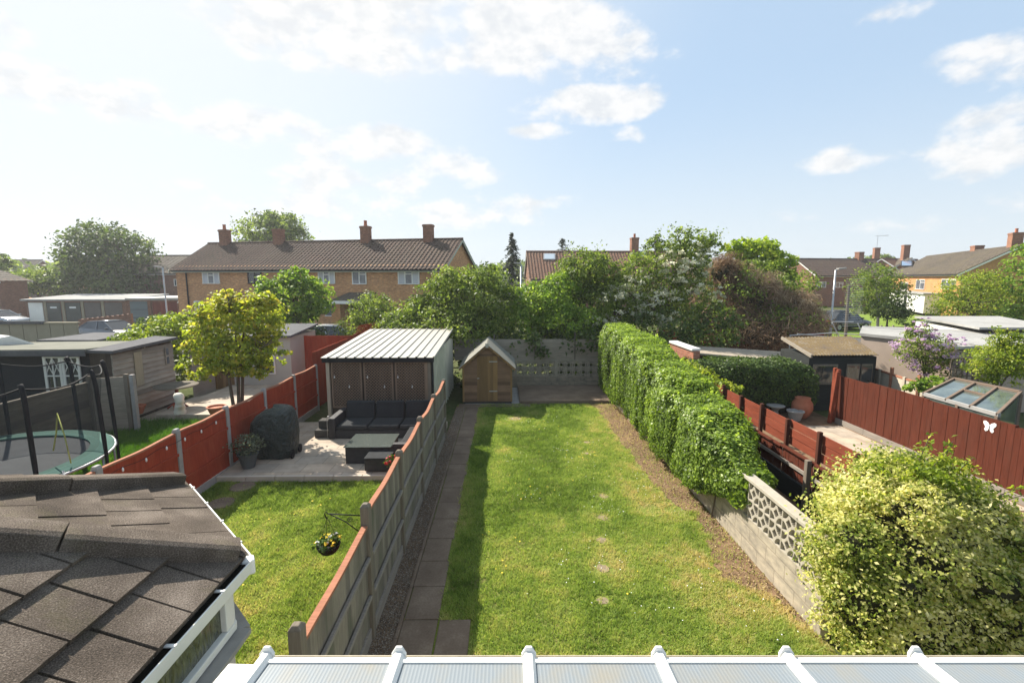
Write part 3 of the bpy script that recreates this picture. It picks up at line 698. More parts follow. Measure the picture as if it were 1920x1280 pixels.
for i, y in enumerate(PY):
    h = [1.58, 1.64, 1.62, 1.61, 1.60, 1.55][i]; mb = MB()
    mb.bx(FX - .05, FX + .05, y - .05, y + .05, -.05, h); 
    mb.hexa([(FX - .05, y - .05, h), (FX + .05, y - .05, h), (FX + .05, y + .05, h), (FX - .05, y + .05, h)], [(FX - .025, y - .025, h + .03), (FX + .025, y - .025, h + .03), (FX + .025, y + .025, h + .03), (FX - .025, y + .025, h + .03)])
    mb.build('fence_post', M['postwood'], fn, bevel=.006)
# red fence with concrete posts on the neighbour's far side
LX = -5.98; LY = [3.2, 5.0, 6.75, 8.45, 10.0, 11.62, 13.3, 14.9]
fl = thing('red_fence', 'bright red board fence with grey concrete posts left of the patio', 'fence', (LX, 9, 0))
for i in range(7):
    a, b = (LX, LY[i + 1] - .06), (LX, LY[i] + .06); T = [1.36, 1.36, 1.36, 1.37, 1.36, 1.38, 1.40][i]
    pm = MB(); closeboard(pm, (LX, LY[i] + .06), (LX, LY[i + 1] - .06), .16, T, .02, .012, .13, g, sag=.012); pn = pm.build('fence_panel', M['redboard'], fl)
    cp = MB(); sagbar(cp, a, b, T + .02, .06, .03, .012); cp.build('capping_rail', M['capred'], fl)
    for z in (.5, 1.0):
        rl = MB(); rl.beam((LX + .048, a[1], z), (LX + .048, b[1], z), .03, .05); rl.build('rail', M['redboard'], fl)
    gb = MB(); gb.bx(LX - .02, LX + .03, b[1], a[1], -.03, .155); gb.build('gravel_board', M['concpost'], fl)
for y in LY:
    mb = MB(); mb.bx(LX - .05, LX + .05, y - .05, y + .05, -.05, 1.42); mb.hexa([(LX - .05, y - .05, 1.42), (LX + .05, y - .05, 1.42), (LX + .05, y + .05, 1.42), (LX - .05, y + .05, 1.42)], [(LX - .03, y - .05, 1.47), (LX + .03, y - .05, 1.47), (LX + .03, y + .05, 1.47), (LX - .03, y + .05, 1.47)])
    mb.build('fence_post', M['concpost'], fl, bevel=.006)
# string lights: small pale holders along the capping
ft = thing('light_string', 'string of small pale clip lights hanging along the red fence top', 'string lights', (LX + .06, 6.5, 1.3))
mb = MB(); pts = []
for i in range(40):
    y = 5.2 + i * .12; pts.append((LX + .065, y, 1.27 + .02 * math.sin(i * .9)))
mb.tube(pts, .004, 4); mb.build('wire', M['black'], ft)
for i in range(0, 40, 4):
    mb = MB(); p = pts[i]; mb.lathe([(.004, 0), (.014, -.02), (.014, -.055), (.004, -.07)], (p[0] + .01, p[1], p[2]), 8); mb.build('lamp_holder', M['white'], ft, smooth=True)
# continuing red fence and red lean-to by the pergola's far side
f2 = thing('tall_red_fence', 'taller deep red board fence behind the white roofed shed', 'fence', (-6.2, 17, 0))
for (a, b, h) in [((-6.1, 15.0), (-6.1, 18.4), 1.85), ((-7.8, 18.5), (-5.9, 18.5), 1.95), ((-5.9, 18.55), (-5.2, 21.5), 2.0)]:
    pm = MB(); closeboard(pm, b, a, .0, h, .0, .014, .14, g); pm.build('fence_panel', M['redboard'], f2)
    pm = MB(); closeboard(pm, a, b, .0, h, .03, .014, .14, g); pm.build('fence_panel', M['redboard'], f2)
mb = MB()
for i in range(28):
    y = 18.7 + i * .1; z = 2.0; x = -5.88 + (y - 18.55) * .24
    mb.beam((x, y, z), (x + .06, y + .28, z + .3), .012, .02); mb.beam((x + .01, y + .28, z), (x - .02, y, z + .3), .012, .02)
mb.build('trellis', M['redboard'], f2)
# ------------------------------------------------------------------ block wall with petal screen blocks (right boundary)
def screen_mesh(name, n, S_, depth, solid):
    """one pierced block: grid cells kept where solid(u,v)"""
    k = np.array([[solid((i + .5) / n * 2 - 1, (j + .5) / n * 2 - 1) for j in range(n)] for i in range(n)])
    mb = MB(); h = S_ / n
    idx = {}
    def V(i, j, d):
        key = (i, j, d)
        if key not in idx: idx[key] = len(mb.v); mb.v.append((0 if d == 0 else -depth, i * h - S_ / 2, j * h - S_ / 2))
        return idx[key]
    for i in range(n):
        for j in range(n):
            if not k[i, j]: continue
            mb.f.append((V(i, j, 0), V(i + 1, j, 0), V(i + 1, j + 1, 0), V(i, j + 1, 0)))
            mb.f.append((V(i, j + 1, 1), V(i + 1, j + 1, 1), V(i + 1, j, 1), V(i, j, 1)))
            for di, dj, e in ((-1, 0, ((i, j), (i, j + 1))), (1, 0, ((i + 1, j + 1), (i + 1, j))), (0, -1, ((i + 1, j), (i, j))), (0, 1, ((i, j + 1), (i + 1, j + 1)))):
                a, b = i + di, j + dj
                if not (0 <= a < n and 0 <= b < n) or not k[a, b]:
                    (p, q), (r_, s_) = e
                    mb.f.append((V(p, q, 0), V(r_, s_, 0), V(r_, s_, 1), V(p, q, 1)))
    return mb
def petal(u, v):
    if max(abs(u), abs(v)) > .93: return True
    d = min(math.hypot(u - a, v - b) for a in (-1, 1) for b in (-1, 1))
    if d > 1.13: return False
    if d > .90: return True
    return not (.12 < d)
def roundhole(u, v):
    a = max(abs(u), abs(v))
    return not (math.hypot(u, v) < .46 or (.68 < a < .82 and min(abs(u), abs(v)) < .45))
M['blockwall'] = m_brick('aged_grey_block', (.34, .305, .245), (.29, .26, .21), (.25, .22, .175), .45, .225)
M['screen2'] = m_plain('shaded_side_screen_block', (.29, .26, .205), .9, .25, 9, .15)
M['screen'] = m_plain('grey_screen_block', (.345, .312, .255), .9, .18, 9, .15)
WX = 3.70
bw = thing('block_wall', 'grey block wall topped with petal pattern screen blocks beside the lawn', 'wall', (WX, 8, 0))
mb = MB(); mb.bx(WX, WX + .10, 5.0, 15.6, -.1, .58); mb.build('wall_base', M['blockwall'], bw)
scr = screen_mesh('screen_block', 30, .288, .09, petal)
first = None; y = 5.0; S0 = .29
for i in range(9):
    for r in (0, 1):
        if first is None:
            first = scr.build('screen_block', M['screen'], None); first.parent = bw; ob = first
        else:
            ob = first.copy(); COL.objects.link(ob); ob.parent = bw
        ob.location = (.02 + .09 - .005, 5.03 + .145 + i * S0 - 8, .58 + .145 + r * S0); ob.rotation_euler = (0, 0, math.pi); ob.location.x = .005
mb = MB(); mb.bx(WX - .03, WX + .13, 5.0, 7.70, 1.163, 1.215); mb.build('coping', M['screen'], bw, bevel=.006)
mb = MB(); mb.bx(WX, WX + .1, 7.66, 15.6, .585, 1.5); mb.build('upper_wall', M['blockwall'], bw)
# back wall of our garden with round hole blocks and a grey fence above
BYW = 17.95
bk = thing('back_wall', 'grey block wall with two rows of round hole screen blocks beside the small shed', 'wall', (1.6, BYW, 0))
mb = MB(); mb.bx(-1.6, 4.2, BYW, BYW + .12, -.05, .42); mb.build('wall_base', M['block'], bk)
sc2 = screen_mesh('screen_block', 22, .286, .1, roundhole); first = None
xs = [.62 + .29 * i for i in range(5)] + [2.2 + .29 * i for i in range(7)]
for x in xs:
    for r in (0, 1):
        if first is None: first = sc2.build('screen_block', M['screen2'], None); first.parent = bk; ob = first
        else: ob = first.copy(); COL.objects.link(ob); ob.parent = bk
        ob.rotation_euler = (0, 0, -math.pi / 2); ob.location = (x - 1.6, .01, .42 + .145 + r * .29)
mb = MB(); mb.bx(-1.6, .475, BYW, BYW + .12, .42, 1.0); mb.bx(1.93, 2.05, BYW - .03, BYW + .12, .42, 1.0); mb.build('pier', M['screen2'], bk)
mb = MB(); mb.bx(-1.6, 4.2, BYW + .03, BYW + .13, 1.003, 1.06); mb.build('coping', M['screen2'], bk)
f3 = thing('waney_fence', 'grey weathered waney board fence standing on the back wall', 'fence', (1.6, BYW + .1, 1.06))
M['waney'] = m_wood('silver_grey_boards', (.27, .235, .19), .45, along='u')
M['dead'] = M['waney']
for k in range(4):
    x0 = -1.9 + k * 1.55; pm = MB()
    for r in range(6):
        z = 1.06 + r * .13; w0, w1 = g.uniform(-.015, .015), g.uniform(-.015, .015)
        pm.hexa([(x0, BYW + .07, z + w0), (x0 + 1.5, BYW + .07, z + w1), (x0 + 1.5, BYW + .10, z + w1), (x0, BYW + .10, z + w0)], [(x0, BYW + .095, z + .15 + w1), (x0 + 1.5, BYW + .095, z + .15 + w0), (x0 + 1.5, BYW + .11, z + .15 + w0), (x0, BYW + .11, z + .15 + w1)])
    pm.build('fence_panel', M['waney'], f3)
    if k:
        pm = MB(); pm.bx(x0 - .05, x0, BYW + .05, BYW + .14, 1.06, [0, 2.05, 1.92, 2.25][k]); pm.build('fence_post', M['postwood'], f3)
# right neighbour's two tier fence behind the hedge
R1 = 5.62
fr = thing('two_tier_fence', 'red-brown fence of long boards above upright boards behind the ivy hedge', 'fence', (R1, 9, 0))
Y1 = [3.6, 4.5, 5.35, 6.2, 7.1, 8.0, 8.95, 9.9, 10.8, 11.7, 12.5]
for i in range(len(Y1) - 1):
    a, b = Y1[i] + .012, Y1[i + 1] - .012; T = 1.50 - .012 * i + random.uniform(-.01, .01); pm = MB()
    for r in range(3):
        z = T - .5 + r * .168; t = g.uniform(-.006, .006)
        pm.bx(R1 + t, R1 + .018 + t, a, b, z, z + .16)
    pm.build('long_board_panel', M['redplank'], fr, bevel=.004)
    pm = MB(); closeboard(pm, (R1 - .10, a), (R1 - .10, b), .40, T - .53, .0, .014, .10, g); pm.build('upright_board_panel', M['redboard_dark'], fr)
    pm = MB(); pm.bx(R1 - .16, R1 - .08, a - .012, b + .012, T - .545, T - .51); pm.build('rail', M['redboard_dark'], fr, bevel=.004)
    pm = MB(); pm.bx(R1 - .16, R1 - .118, a - .012, b + .012, .62, .68); pm.build('lower_rail', M['railwood'], fr, bevel=.004)
    pm = MB(); pm.bx(R1 - .13, R1 - .08, a - .01, b + .01, -.05, .38); pm.build('gravel_board', M['darkwood'], fr)
for i, y in enumerate(Y1):
    pm = MB(); pm.bx(R1 - .075, R1 - .008, y - .035, y + .035, -.05, (1.5 if i % 2 else 1.45)); pm.build('fence_post', M['darkpost'], fr, bevel=.006)
    if i % 2:
        pm = MB(); pm.bx(R1 - .25, R1 - .165, y - .045, y + .045, -.05, .98); pm.build('short_post', M['postwood'], fr, bevel=.006)
# big red-brown fence with the butterfly
R2 = 9.72
fb = thing('butterfly_fence', 'long red-brown close boarded fence in front of the glass house', 'fence', (R2, 9, 0))
Y2 = [3.0, 4.85, 6.7, 8.55, 10.4, 12.2, 13.3]
for i in range(6):
    T = 1.42 + .03 * math.sin(i * 2.1); pm = MB(); closeboard(pm, (R2, Y2[i + 1] - .01), (R2, Y2[i] + .01), .12, T, .0, .012, .125, g, jag=.0015, lap=.0012); pm.build('fence_panel', M['redboard_dark'], fb)
    pm = MB(); closeboard(pm, (R2, Y2[i] + .01), (R2, Y2[i + 1] - .01), .12, T - .01, -.03, .012, .125, g, jag=.003); pm.build('back_boards', M['redboard_dark'], fb)
    pm = MB(); pm.bx(R2 - .05, R2 - .012, Y2[i], Y2[i + 1] - .004, -.05, .15); pm.build('gravel_board', M['railwood'], fb, bevel=.004)
    if i: pm = MB(); pm.bx(R2 - .035, R2 + .04, Y2[i] - .012, Y2[i] + .012, 0, 1.42); pm.build('cover_strip', M['redboard_dark'], fb)
for (y, x, t, h) in [(13.36, R2 - .02, 0, 1.56), (13.25, R2 - .12, .12, 1.52), (13.5, R2 - .02, 0, 1.58)]:
    pm = MB(); pm.beam((x - t, y, 0), (x, y, h), .09, .09); pm.build('fence_post', M['redplank'], fb, bevel=.008)
bp = onx(1856, 800, R2 - .03)
bf = thing('butterfly_ornament', 'white butterfly ornament fixed to the red-brown fence', 'ornament', bp)
mb = MB(); out = [(0, .02), (.03, .075), (.085, .105), (.125, .09), (.125, .05), (.09, .005), (.075, -.02), (.095, -.07), (.065, -.105), (.03, -.085), (0, -.03)]
pl = out + [(-a, b) for a, b in reversed(out[1:-1])]
mb.extr([(bp.x - .012, bp.y + a, bp.z + b) for a, b in pl], (.01, 0, 0)); mb.build('wings', M['white'], bf)
mb = MB(); mb.tube([(bp.x - .018, bp.y, bp.z - .05), (bp.x - .02, bp.y, bp.z), (bp.x - .018, bp.y, bp.z + .05)], [.006, .011, .007], 8); mb.build('body', M['white'], bf, smooth=True)
f5 = thing('far_red_fence', 'low dark red fence under the tall trees at the back right', 'fence', (10, 22, 0))
for (a, b) in [((7.4, 22.3), (13.2, 22.3)), ((13.2, 22.3), (14.0, 20.4))]:
    pm = MB(); closeboard(pm, a, b, 0, 1.75, .0, .02, .15, g); pm.build('fence_panel', M['redboard'], f5)
# cream panel fence and trellis at right
f6 = thing('cream_fence', 'pale cream concrete panel fence below the purple lilac', 'fence', (12, 14, 0))
M['cream'] = m_plain('pale_cream_panels', (.46, .40, .31), .9, .12, 5)
for (a, b) in [((12.25, 15.4), (12.0, 14.2)), ((12.0, 14.2), (11.8, 13.0)), ((11.8, 13.0), (11.65, 11.8))]:
    pm = MB(); pm.beam((a[0], a[1], .60), (b[0], b[1], .60), .04, 1.2); pm.build('panel', M['cream'], f6)
    pm = MB(); pm.beam((a[0], a[1], 1.225), (b[0], b[1], 1.225), .07, .05); pm.build('rail', M['capred'], f6)
    for t in (0, .5):
        pm = MB(); x, y_ = a[0] + (b[0] - a[0]) * t, a[1] + (b[1] - a[1]) * t; pm.bx(x - .06, x + .0, y_ - .04, y_ + .04, 0, 1.28 if t else 1.45); pm.build('post', M['cream'] if t else M['capred'], f6)
# boundary fence left of the trampoline
f7 = thing('old_board_fence', 'old grey boarded fence behind the trampoline', 'fence', (-11, 9, 0))
M['oldwood'] = m_wood('old_brown_grey_boards', (.155, .135, .105), .4, along='u', board=.2)
YS = [3, 5, 7, 9, 11, 12.45]
for a, b in zip(YS[:-1], YS[1:]):
    pm = MB()
    for r in range(7):
        z = .0 + r * .205; t = g.uniform(-.006, .006); pm.bx(-11.02 + t, -11 + t, a, b - .006, z, z + .2)
    pm.build('fence_panel', M['oldwood'], f7); pm = MB(); pm.bx(-11.04, -10.97, a, b - .006, 1.436, 1.47); pm.build('capping_rail', M['waney'], f7)
pm = MB(); pm.beam((-10.98, 12.5, .8), (-10.2, 12.75, .8), .03, 1.5); pm.build('side_panel', M['waney'], f7)
for (x, y) in [(-10.98, 12.5), (-10.2, 12.75)]:
    pm = MB(); pm.bx(x - .05, x + .05, y - .05, y + .05, 0, 1.62); pm.build('fence_post', M['postwood'], f7)
pm = MB(); pm.bx(-10.1, -10.0, 12.7, 12.8, 0, 1.6); pm.build('concrete_post', M['concpost'], f7)
# ------------------------------------------------------------------ white roofed shed with lattice front
M['ribroof'] = m_plain('cream_painted_metal_sheet', (.40, .38, .335), .5, .06, 2.5, .4, bump=.03)
M['cladding'] = m_plain('pale_green_grey_sheet', (.44, .44, .37), .6, .22, 3, .35, bump=.05)
M['lattice'] = m_wood('brown_lattice', (.22, .158, .112), .3)
M['browndark'] = m_wood('dark_brown_boards', (.075, .06, .047), .3, board=.14)
def ribsheet(A, u, v, W, L, pitch, h, t=.012):
    """ribbed metal sheet: from A, ribs run along v, spaced along u"""
    n = Vector(u).cross(Vector(v)).normalized(); mb = MB(); prof = []; s = 0
    while s < W - 1e-6:
        prof += [(s, 0), (s + pitch * .74, 0), (s + pitch * .80, h), (s + pitch * .93, h)]; s += pitch
    prof = [(min(a, W), b) for a, b in prof] + [(W, 0)]
    for (a, ha), (b, hb) in zip(prof[:-1], prof[1:]):
        if b - a < 1e-6: continue
        P = [A + u * a + n * ha, A + u * b + n * hb, A + u * b + v * L + n * hb, A + u * a + v * L + n * ha]
        mb.hexa([p - n * t for p in P], P)
    return mb
px0, px1, pyf, pyb = -4.98, -2.0, 13.15, 17.9
ps = thing('garden_shed', 'brown lattice fronted shed with a cream ribbed metal roof beside the patio', 'shed', (-3.5, 13.2, 0))
A = Vector((px0 - .1, pyf - .12, 2.0)); v = Vector((0, pyb - pyf + .2, .26)); L = v.length; v.normalize()
ribsheet(A, Vector((1, 0, 0)), v, 3.16, L, .243, .032).build('roof', M['ribroof'], ps, fix=False)
mb = MB(); mb.bx(px0 - .08, px1 + .04, pyf - .10, pyf - .03, 1.86, 1.985); mb.build('fascia', M['black'], ps, bevel=.004)
mb = MB(); mb.bx(px0 + .02, px1 - .05, pyf + .05, pyf + .09, .1, 1.95); mb.build('front_wall', M['browndark'], ps)
mb = MB(); mb.bx(px0 + .02, px0 + .06, pyf + .09, pyb, .1, 1.98); mb.bx(px0 + .06, px1 - .05, pyb - .05, pyb, .1, 2.1); mb.build('side_wall', M['browndark'], ps)
for i, (a, b) in enumerate([(px0 + .14, px0 + .98), (px0 + 1.04, px0 + 1.86), (px0 + 1.92, px1 - .16)]):
    mb = MB(); z0, z1 = .55, 1.86; y = pyf
    mb.bx(a, a + .035, y - .02, y + .02, z0, z1); mb.bx(b - .035, b, y - .02, y + .02, z0, z1); mb.bx(a + .036, b - .036, y - .02, y + .02, z1 - .035, z1); mb.bx(a + .036, b - .036, y - .02, y + .02, z0, z0 + .035)
    H = z1 - z0; W = b - a; s = -H
    while s < W:
        for sg in (1, -1):
            # line x = s + t (t = z - z0), mirrored for the second direction
            t0, t1 = max(0, -s), min(H, W - s)
            if t1 - t0 > .05:
                xa, xb = s + t0, s + t1
                if sg < 0: xa, xb = W - xa, W - xb
                mb.beam((a + xa, y + .006 * sg, z0 + t0), (a + xb, y + .006 * sg, z0 + t1), .010, .030, up=(0, 1, 0)) if False else mb.extr([(a + xa - .012, y + .008 * sg - .004, z0 + t0), (a + xa + .012, y + .008 * sg - .004, z0 + t0), (a + xb + .012, y + .008 * sg - .004, z0 + t1), (a + xb - .012, y + .008 * sg - .004, z0 + t1)], (0, .008, 0))
        s += .085
    mb.build('lattice_panel', M['lattice'], ps)
M['paleboard'] = m_wood('pale_post', (.40, .35, .27), .25)
for x, m_ in ((px0 + .05, 'paleboard'), (px1 - .10, 'postwood'), (px1 - .19, 'lattice')):
    mb = MB(); mb.bx(x - .045, x + .045, pyf - .05, pyf + .045, .1, 1.86); mb.build('corner_post', M[m_], ps, bevel=.006)
mb = MB(); s = pyf + .1
ribsheet(Vector((px1 + .01, pyf + .08, 0)), Vector((0, 1, 0)), Vector((0, 0, 1)), pyb - pyf - .1, 2.0, .42, .05).build('side_cladding', M['cladding'], ps, fix=False)
mb = MB(); mb.bx(px1 - .04, px1 + .005, pyf - .02, pyf + .07, .05, 1.9); mb.build('edge_trim', M['black'], ps)
M['bulb'] = m_plain('clear_plastic', (.6, .6, .58), .2, .1, 5, .6, bump=0)
for i, (px, py) in enumerate([(627, 707), (655, 725), (689, 707), (721, 725), (746, 707), (773, 725)]):
    c = ony(px, py, pyf - .06); t = thing('hanging_ornament', ['small clear drop ornament at the far left of the brown lattice', 'small clear drop ornament low on the left lattice panel', 'small clear drop ornament high on the middle lattice panel', 'small clear drop ornament low on the middle lattice panel', 'small clear drop ornament high on the right lattice panel', 'small clear drop ornament at the far right of the brown lattice'][i], 'ornament', c, group='clear ornaments on the lattice')
    mb = MB(); mb.lathe([(.004, .06), (.006, .03), (.018, .012), (.02, -.012), (.004, -.035)], c, 10); mb.build('drop', M['bulb'], t, smooth=True)
    mb = MB(); mb.tube([c + Vector((0, .05, .075)), c + Vector((0, 0, .06))], .004, 5); mb.build('hook', M['black'], t)
# plank fence beside the shed's far right edge (dark) and bits behind
# ------------------------------------------------------------------ outdoor sofa set
ds = thing('corner_sofa', 'black rattan corner sofa with charcoal cushions in front of the lattice', 'sofa', (-3.2, 12.2, .12))
mb = MB(); mb.bx(-4.3, -1.85, 11.75, 12.75, .13, .34); mb.build('sofa_base', M['rattan'], ds, bevel=.012)
mb = MB(); mb.bx(-4.3, -1.85, 12.65, 12.8, .342, .80); mb.build('backrest', M['rattan'], ds, bevel=.012)
mb = MB(); mb.bx(-4.46, -4.3, 11.72, 12.8, .13, .66); mb.build('armrest', M['rattan'], ds, bevel=.012)
mb = MB(); mb.bx(-2.42, -1.84, 10.15, 11.74, .13, .34); mb.build('side_section', M['rattan'], ds, bevel=.012)
mb = MB(); mb.bx(-2.44, -1.83, 10.0, 10.14, .13, .60); mb.build('armrest', M['rattan'], ds, bevel=.012)
for i in range(3):
    x = -4.28 + i * .80; mb = MB(); mb.bx(x + .01, x + .785, 11.74, 12.48, .345, .47); mb.build('seat_cushion', M['cushion'], ds, bevel=.04)
    mb = MB(); mb.hexa([(x + .01, 12.46, .44), (x + .785, 12.46, .44), (x + .785, 12.64, .44), (x + .01, 12.64, .44)], [(x + .02, 12.56, .90), (x + .775, 12.56, .90), (x + .775, 12.66, .90), (x + .02, 12.66, .90)]); mb.build('back_cushion', M['cushion'], ds, bevel=.04)
mb = MB(); mb.bx(-2.40, -1.86, 10.16, 11.7, .345, .46); mb.build('seat_cushion', M['cushion'], ds, bevel=.04)
ct = thing('coffee_table', 'black rattan coffee table with green tinted glass top in front of the sofa', 'table', (-3.0, 10.5, .12))
mb = MB(); mb.bx(-3.5, -2.52, 10.08, 10.92, .13, .50); mb.build('table_body', M['rattan'], ct, bevel=.01)
M['tableglass'] = m_plain('green_tinted_glass', (.08, .093, .083), .12, .15, 5, .8, bump=0)
mb = MB(); mb.bx(-3.53, -2.49, 10.05, 10.95, .505, .52); mb.build('glass_top', M['tableglass'], ct, bevel=.004)
ot = thing('footstool', 'black rattan footstool with grey top next to the red flowers', 'footstool', (-2.65, 9.85, .12))
mb = MB(); mb.bx(-2.95, -2.42, 9.62, 10.12, .15, .40); mb.build('stool_body', M['rattan'], ot, bevel=.01)
mb = MB(); mb.bx(-2.96, -2.41, 9.61, 10.13, .402, .435); mb.build('stool_cushion', M['cushion'], ot, bevel=.012)
for x in (-2.92, -2.46):
    for y in (9.65, 10.09):
        mb = MB(); mb.lathe([(.018, .12), (.018, .15)], (x, y, 0), 8); mb.build('foot', M['metal'], ot)
pl = thing('stepped_planter', 'dark stepped planter block beside the left post of the lattice', 'planter', (-4.75, 11.95, .12))
M['darkplanter'] = m_wood('dark_grey_boards', (.07, .066, .06), .3, along='u')
mb = MB(); mb.bx(-4.86, -4.5, 11.82, 12.14, .12, .32); mb.build('lower_box', M['darkplanter'], pl, bevel=.01)
mb = MB(); mb.bx(-4.82, -4.5, 12.0, 12.28, .322, .52); mb.build('upper_box', M['darkplanter'], pl, bevel=.01)
lp = thing('garden_hook', 'thin metal shepherd hook standing beside the sofa arm', 'hook', (-4.5, 11.75, .12))
mb = MB(); mb.tube([(-4.5, 11.75, .12), (-4.5, 11.75, .66), (-4.48, 11.75, .71), (-4.44, 11.75, .71), (-4.42, 11.75, .67)], .008, 6); mb.build('stem', M['metal'], lp, smooth=True)
# ------------------------------------------------------------------ covered barbecue
def cover_mat():
    m = MT('dark_green_cover', .38, .5); co = m.co('Object'); n = m.noise(co, 3.4, 5, .6, 1.2); f = m.noise(co, 11, 4, .6, .8)
    m.color(m.ramp(n, [(.3, (.014, .022, .019)), (.7, (.032, .046, .04))])); m.bump(m.math('ADD', n, m.math('MULTIPLY', f, .5)), 1.0, .16); return m.m
bc = Vector((-5.28, 10.65, .12)); bq = thing('covered_barbecue', 'barbecue under a dark green crumpled cover on the patio', 'barbecue', bc)
mb = MB(); NS = 56; prof = [(0, -.04), (.02, -.04), (.12, -.01), (.25, .02), (.45, .04), (.62, .035), (.78, .0), (.88, -.035), (.96, -.09), (1.01, -.2), (1.035, -.34), (1.04, -.5)]
vs = []; fs = []
for j, (z, inset) in enumerate(prof):
    for k in range(NS):
        a = 2 * math.pi * k / NS; ca, sa = math.cos(a), math.sin(a)
        rx, ry = .45 + inset * .9, .33 + inset * .6
        e = .55; x = rx * math.copysign(abs(ca) ** e, ca); y = ry * math.copysign(abs(sa) ** e, sa)
        fo = 1 + (.035 * math.sin(a * 9 + z * 3) + .02 * math.sin(a * 17 - z * 9)) * (1.2 - z)
        zz = z * 1.06 + (.07 * ca if z > .8 else 0) + .02 * math.sin(3 * a) * (z > .5)
        vs.append((bc.x + x * fo, bc.y + y * fo, bc.z + .02 + zz))
for j in range(len(prof) - 1):
    for k in range(NS): fs.append((j * NS + k, j * NS + (k + 1) % NS, (j + 1) * NS + (k + 1) % NS, (j + 1) * NS + k))
fs.append(tuple(range((len(prof) - 1) * NS, len(prof) * NS)))
mb.add(vs, fs); M['cover'] = cover_mat(); mb.build('cover', M['cover'], bq, smooth=True)
for y in (-.2, .2):
    mb = MB(); mb.lathe([(.09, -.02), (.1, -.015), (.1, .015), (.09, .02)], (0, 0, 0), 16)
    mb.v = [(bc.x + .46 + vz, bc.y + y + vx * .9, bc.z + .1 + vy) for vx, vy, vz in mb.v]; mb.build('wheel', M['black'], bq)
# ------------------------------------------------------------------ pots and plants
M['potgrey'] = m_plain('blue_grey_glazed_pot', (.07, .085, .09), .4, .25, 8, .5)
M['sage'] = m_leaf('grey_green_leaves', [(0, (.06, .075, .05)), (.5, (.13, .155, .10)), (1, (.26, .28, .2))], .3)
M['redflower'] = m_leaf('red_petals', [(0, (.35, .015, .02)), (.5, (.6, .03, .045)), (1, (.8, .12, .13))], .3)
M['greenleaf'] = m_leaf('mid_green_leaves', [(0, (.02, .045, .01)), (.5, (.055, .115, .022)), (1, (.14, .22, .05))], .4)
def pot(parent, c, r, h, m, name='pot'):
    mb = MB(); mb.lathe([(r * .62, 0), (r * .8, h * .4), (r * .98, h * .88), (r * 1.08, h * .89), (r * 1.08, h), (r * .92, h), (r * .86, h * .82), (0, h * .82)], c, 22, cap=False); return mb.build(name, m, parent, smooth=False)
c = Vector((-5.55, 9.95, .12)); t = thing('potted_shrub', 'grey green leafy plant in a dark pot below the red fence', 'pot plant', c)
pot(t, c, .2, .33, M['potgrey']); P, N, v = crown_pts([(c.x, c.y, c.z + .5, .33, .3, .22)], 900, 3, .3, 12)
leaves('foliage', P, N, .05, v, M['sage'], t)
mb = MB(); g = random.Random(2)
for i in range(14): mb.tube([c + Vector((0, 0, .3)), c + Vector((g.uniform(-.28, .28), g.uniform(-.25, .25), g.uniform(.5, .72)))], [.006, .003], 4)
mb.build('stems', M['bark'], t)
c = Vector((-2.30, 9.6, .12)); t = thing('flower_pot', 'small terracotta pot of bright red flowers beside the footstool', 'pot plant', c)
M['ochre'] = m_plain('ochre_glazed_pot', (.42, .23, .07), .45, .2, 9, .5); pot(t, c, .115, .2, M['ochre'])
P, N, v = crown_pts([(c.x, c.y, c.z + .27, .2, .18, .10)], 260, 5, .3, 10); leaves('foliage', P, N, .055, v, M['greenleaf'], t)
g = np.random.default_rng(3); Q = []; NN = []
for i in range(17):
    a = g.uniform(0, 6.28); r = .19 * g.random() ** .5; q = np.array([c.x + r * math.cos(a), c.y + r * math.sin(a), c.z + .36 - r * .5 + g.uniform(-.03, .05)])
    for k in range(14):
        d = g.normal(size=3); d /= np.linalg.norm(d); Q.append(q + d * .03); NN.append(d)
leaves('blooms', np.array(Q), np.array(NN), .045, g.random(len(Q)), M['redflower'], t, .9)
# hanging basket on its scrolled bracket
pw = Vector((FX - .05, 5.11, 1.50)); t = thing('basket_bracket', 'dark scrolled metal bracket fixed to the fence post above the hanging basket', 'bracket', pw)
mb = MB(); e = pw + Vector((-.40, .05, .02)); mb.tube([pw + Vector((0, 0, .02)), e], .007, 6); mb.tube([e, e + Vector((-.02, 0, .03)), e + Vector((-.035, 0, 0)), e + Vector((-.02, 0, -.05)), e + Vector((-.005, 0, -.06))], .006, 6)
mb.tube([pw + Vector((0, 0, -.2)), pw.lerp(e, .5) + Vector((0, 0, -.07)), e + Vector((.03, 0, -.01))], .006, 6)
sc = pw.lerp(e, .35); mb.tube([sc + Vector((.035 * (1 - k / 16) * math.cos(k * .8), 0, -.045 + .035 * (1 - k / 16) * math.sin(k * .8))) for k in range(15)], .004, 5); mb.build('bracket_arm', M['black'], t, smooth=True)
mb = MB(); mb.bx(pw.x - .004, pw.x + .004, pw.y - .015, pw.y + .015, pw.z - .22, pw.z + .05); mb.build('back_plate', M['black'], t)
c = e + Vector((-.01, 0, -.40)); t = thing('hanging_basket', 'hanging basket of yellow and white pansies beside the grey fence', 'hanging basket', c)
mb = MB(); mb.lathe([(.02, -.09), (.08, -.07), (.12, -.02), (.135, .03), (.125, .03), (.0, .02)], c, 20, cap=False); mb.build('basket', M['black'], t, smooth=True)
mb = MB()
for k in range(3):
    a = k * 2.09; mb.tube([c + Vector((.13 * math.cos(a), .13 * math.sin(a), .03)), c + Vector((0, 0, .36))], .0025, 4)
mb.build('chains', M['black'], t)
P, N, v = crown_pts([(c.x, c.y, c.z + .07, .15, .15, .06)], 420, 8, .3, 10); leaves('foliage', P, N, .04, v, M['greenleaf'], t)
g = np.random.default_rng(9)
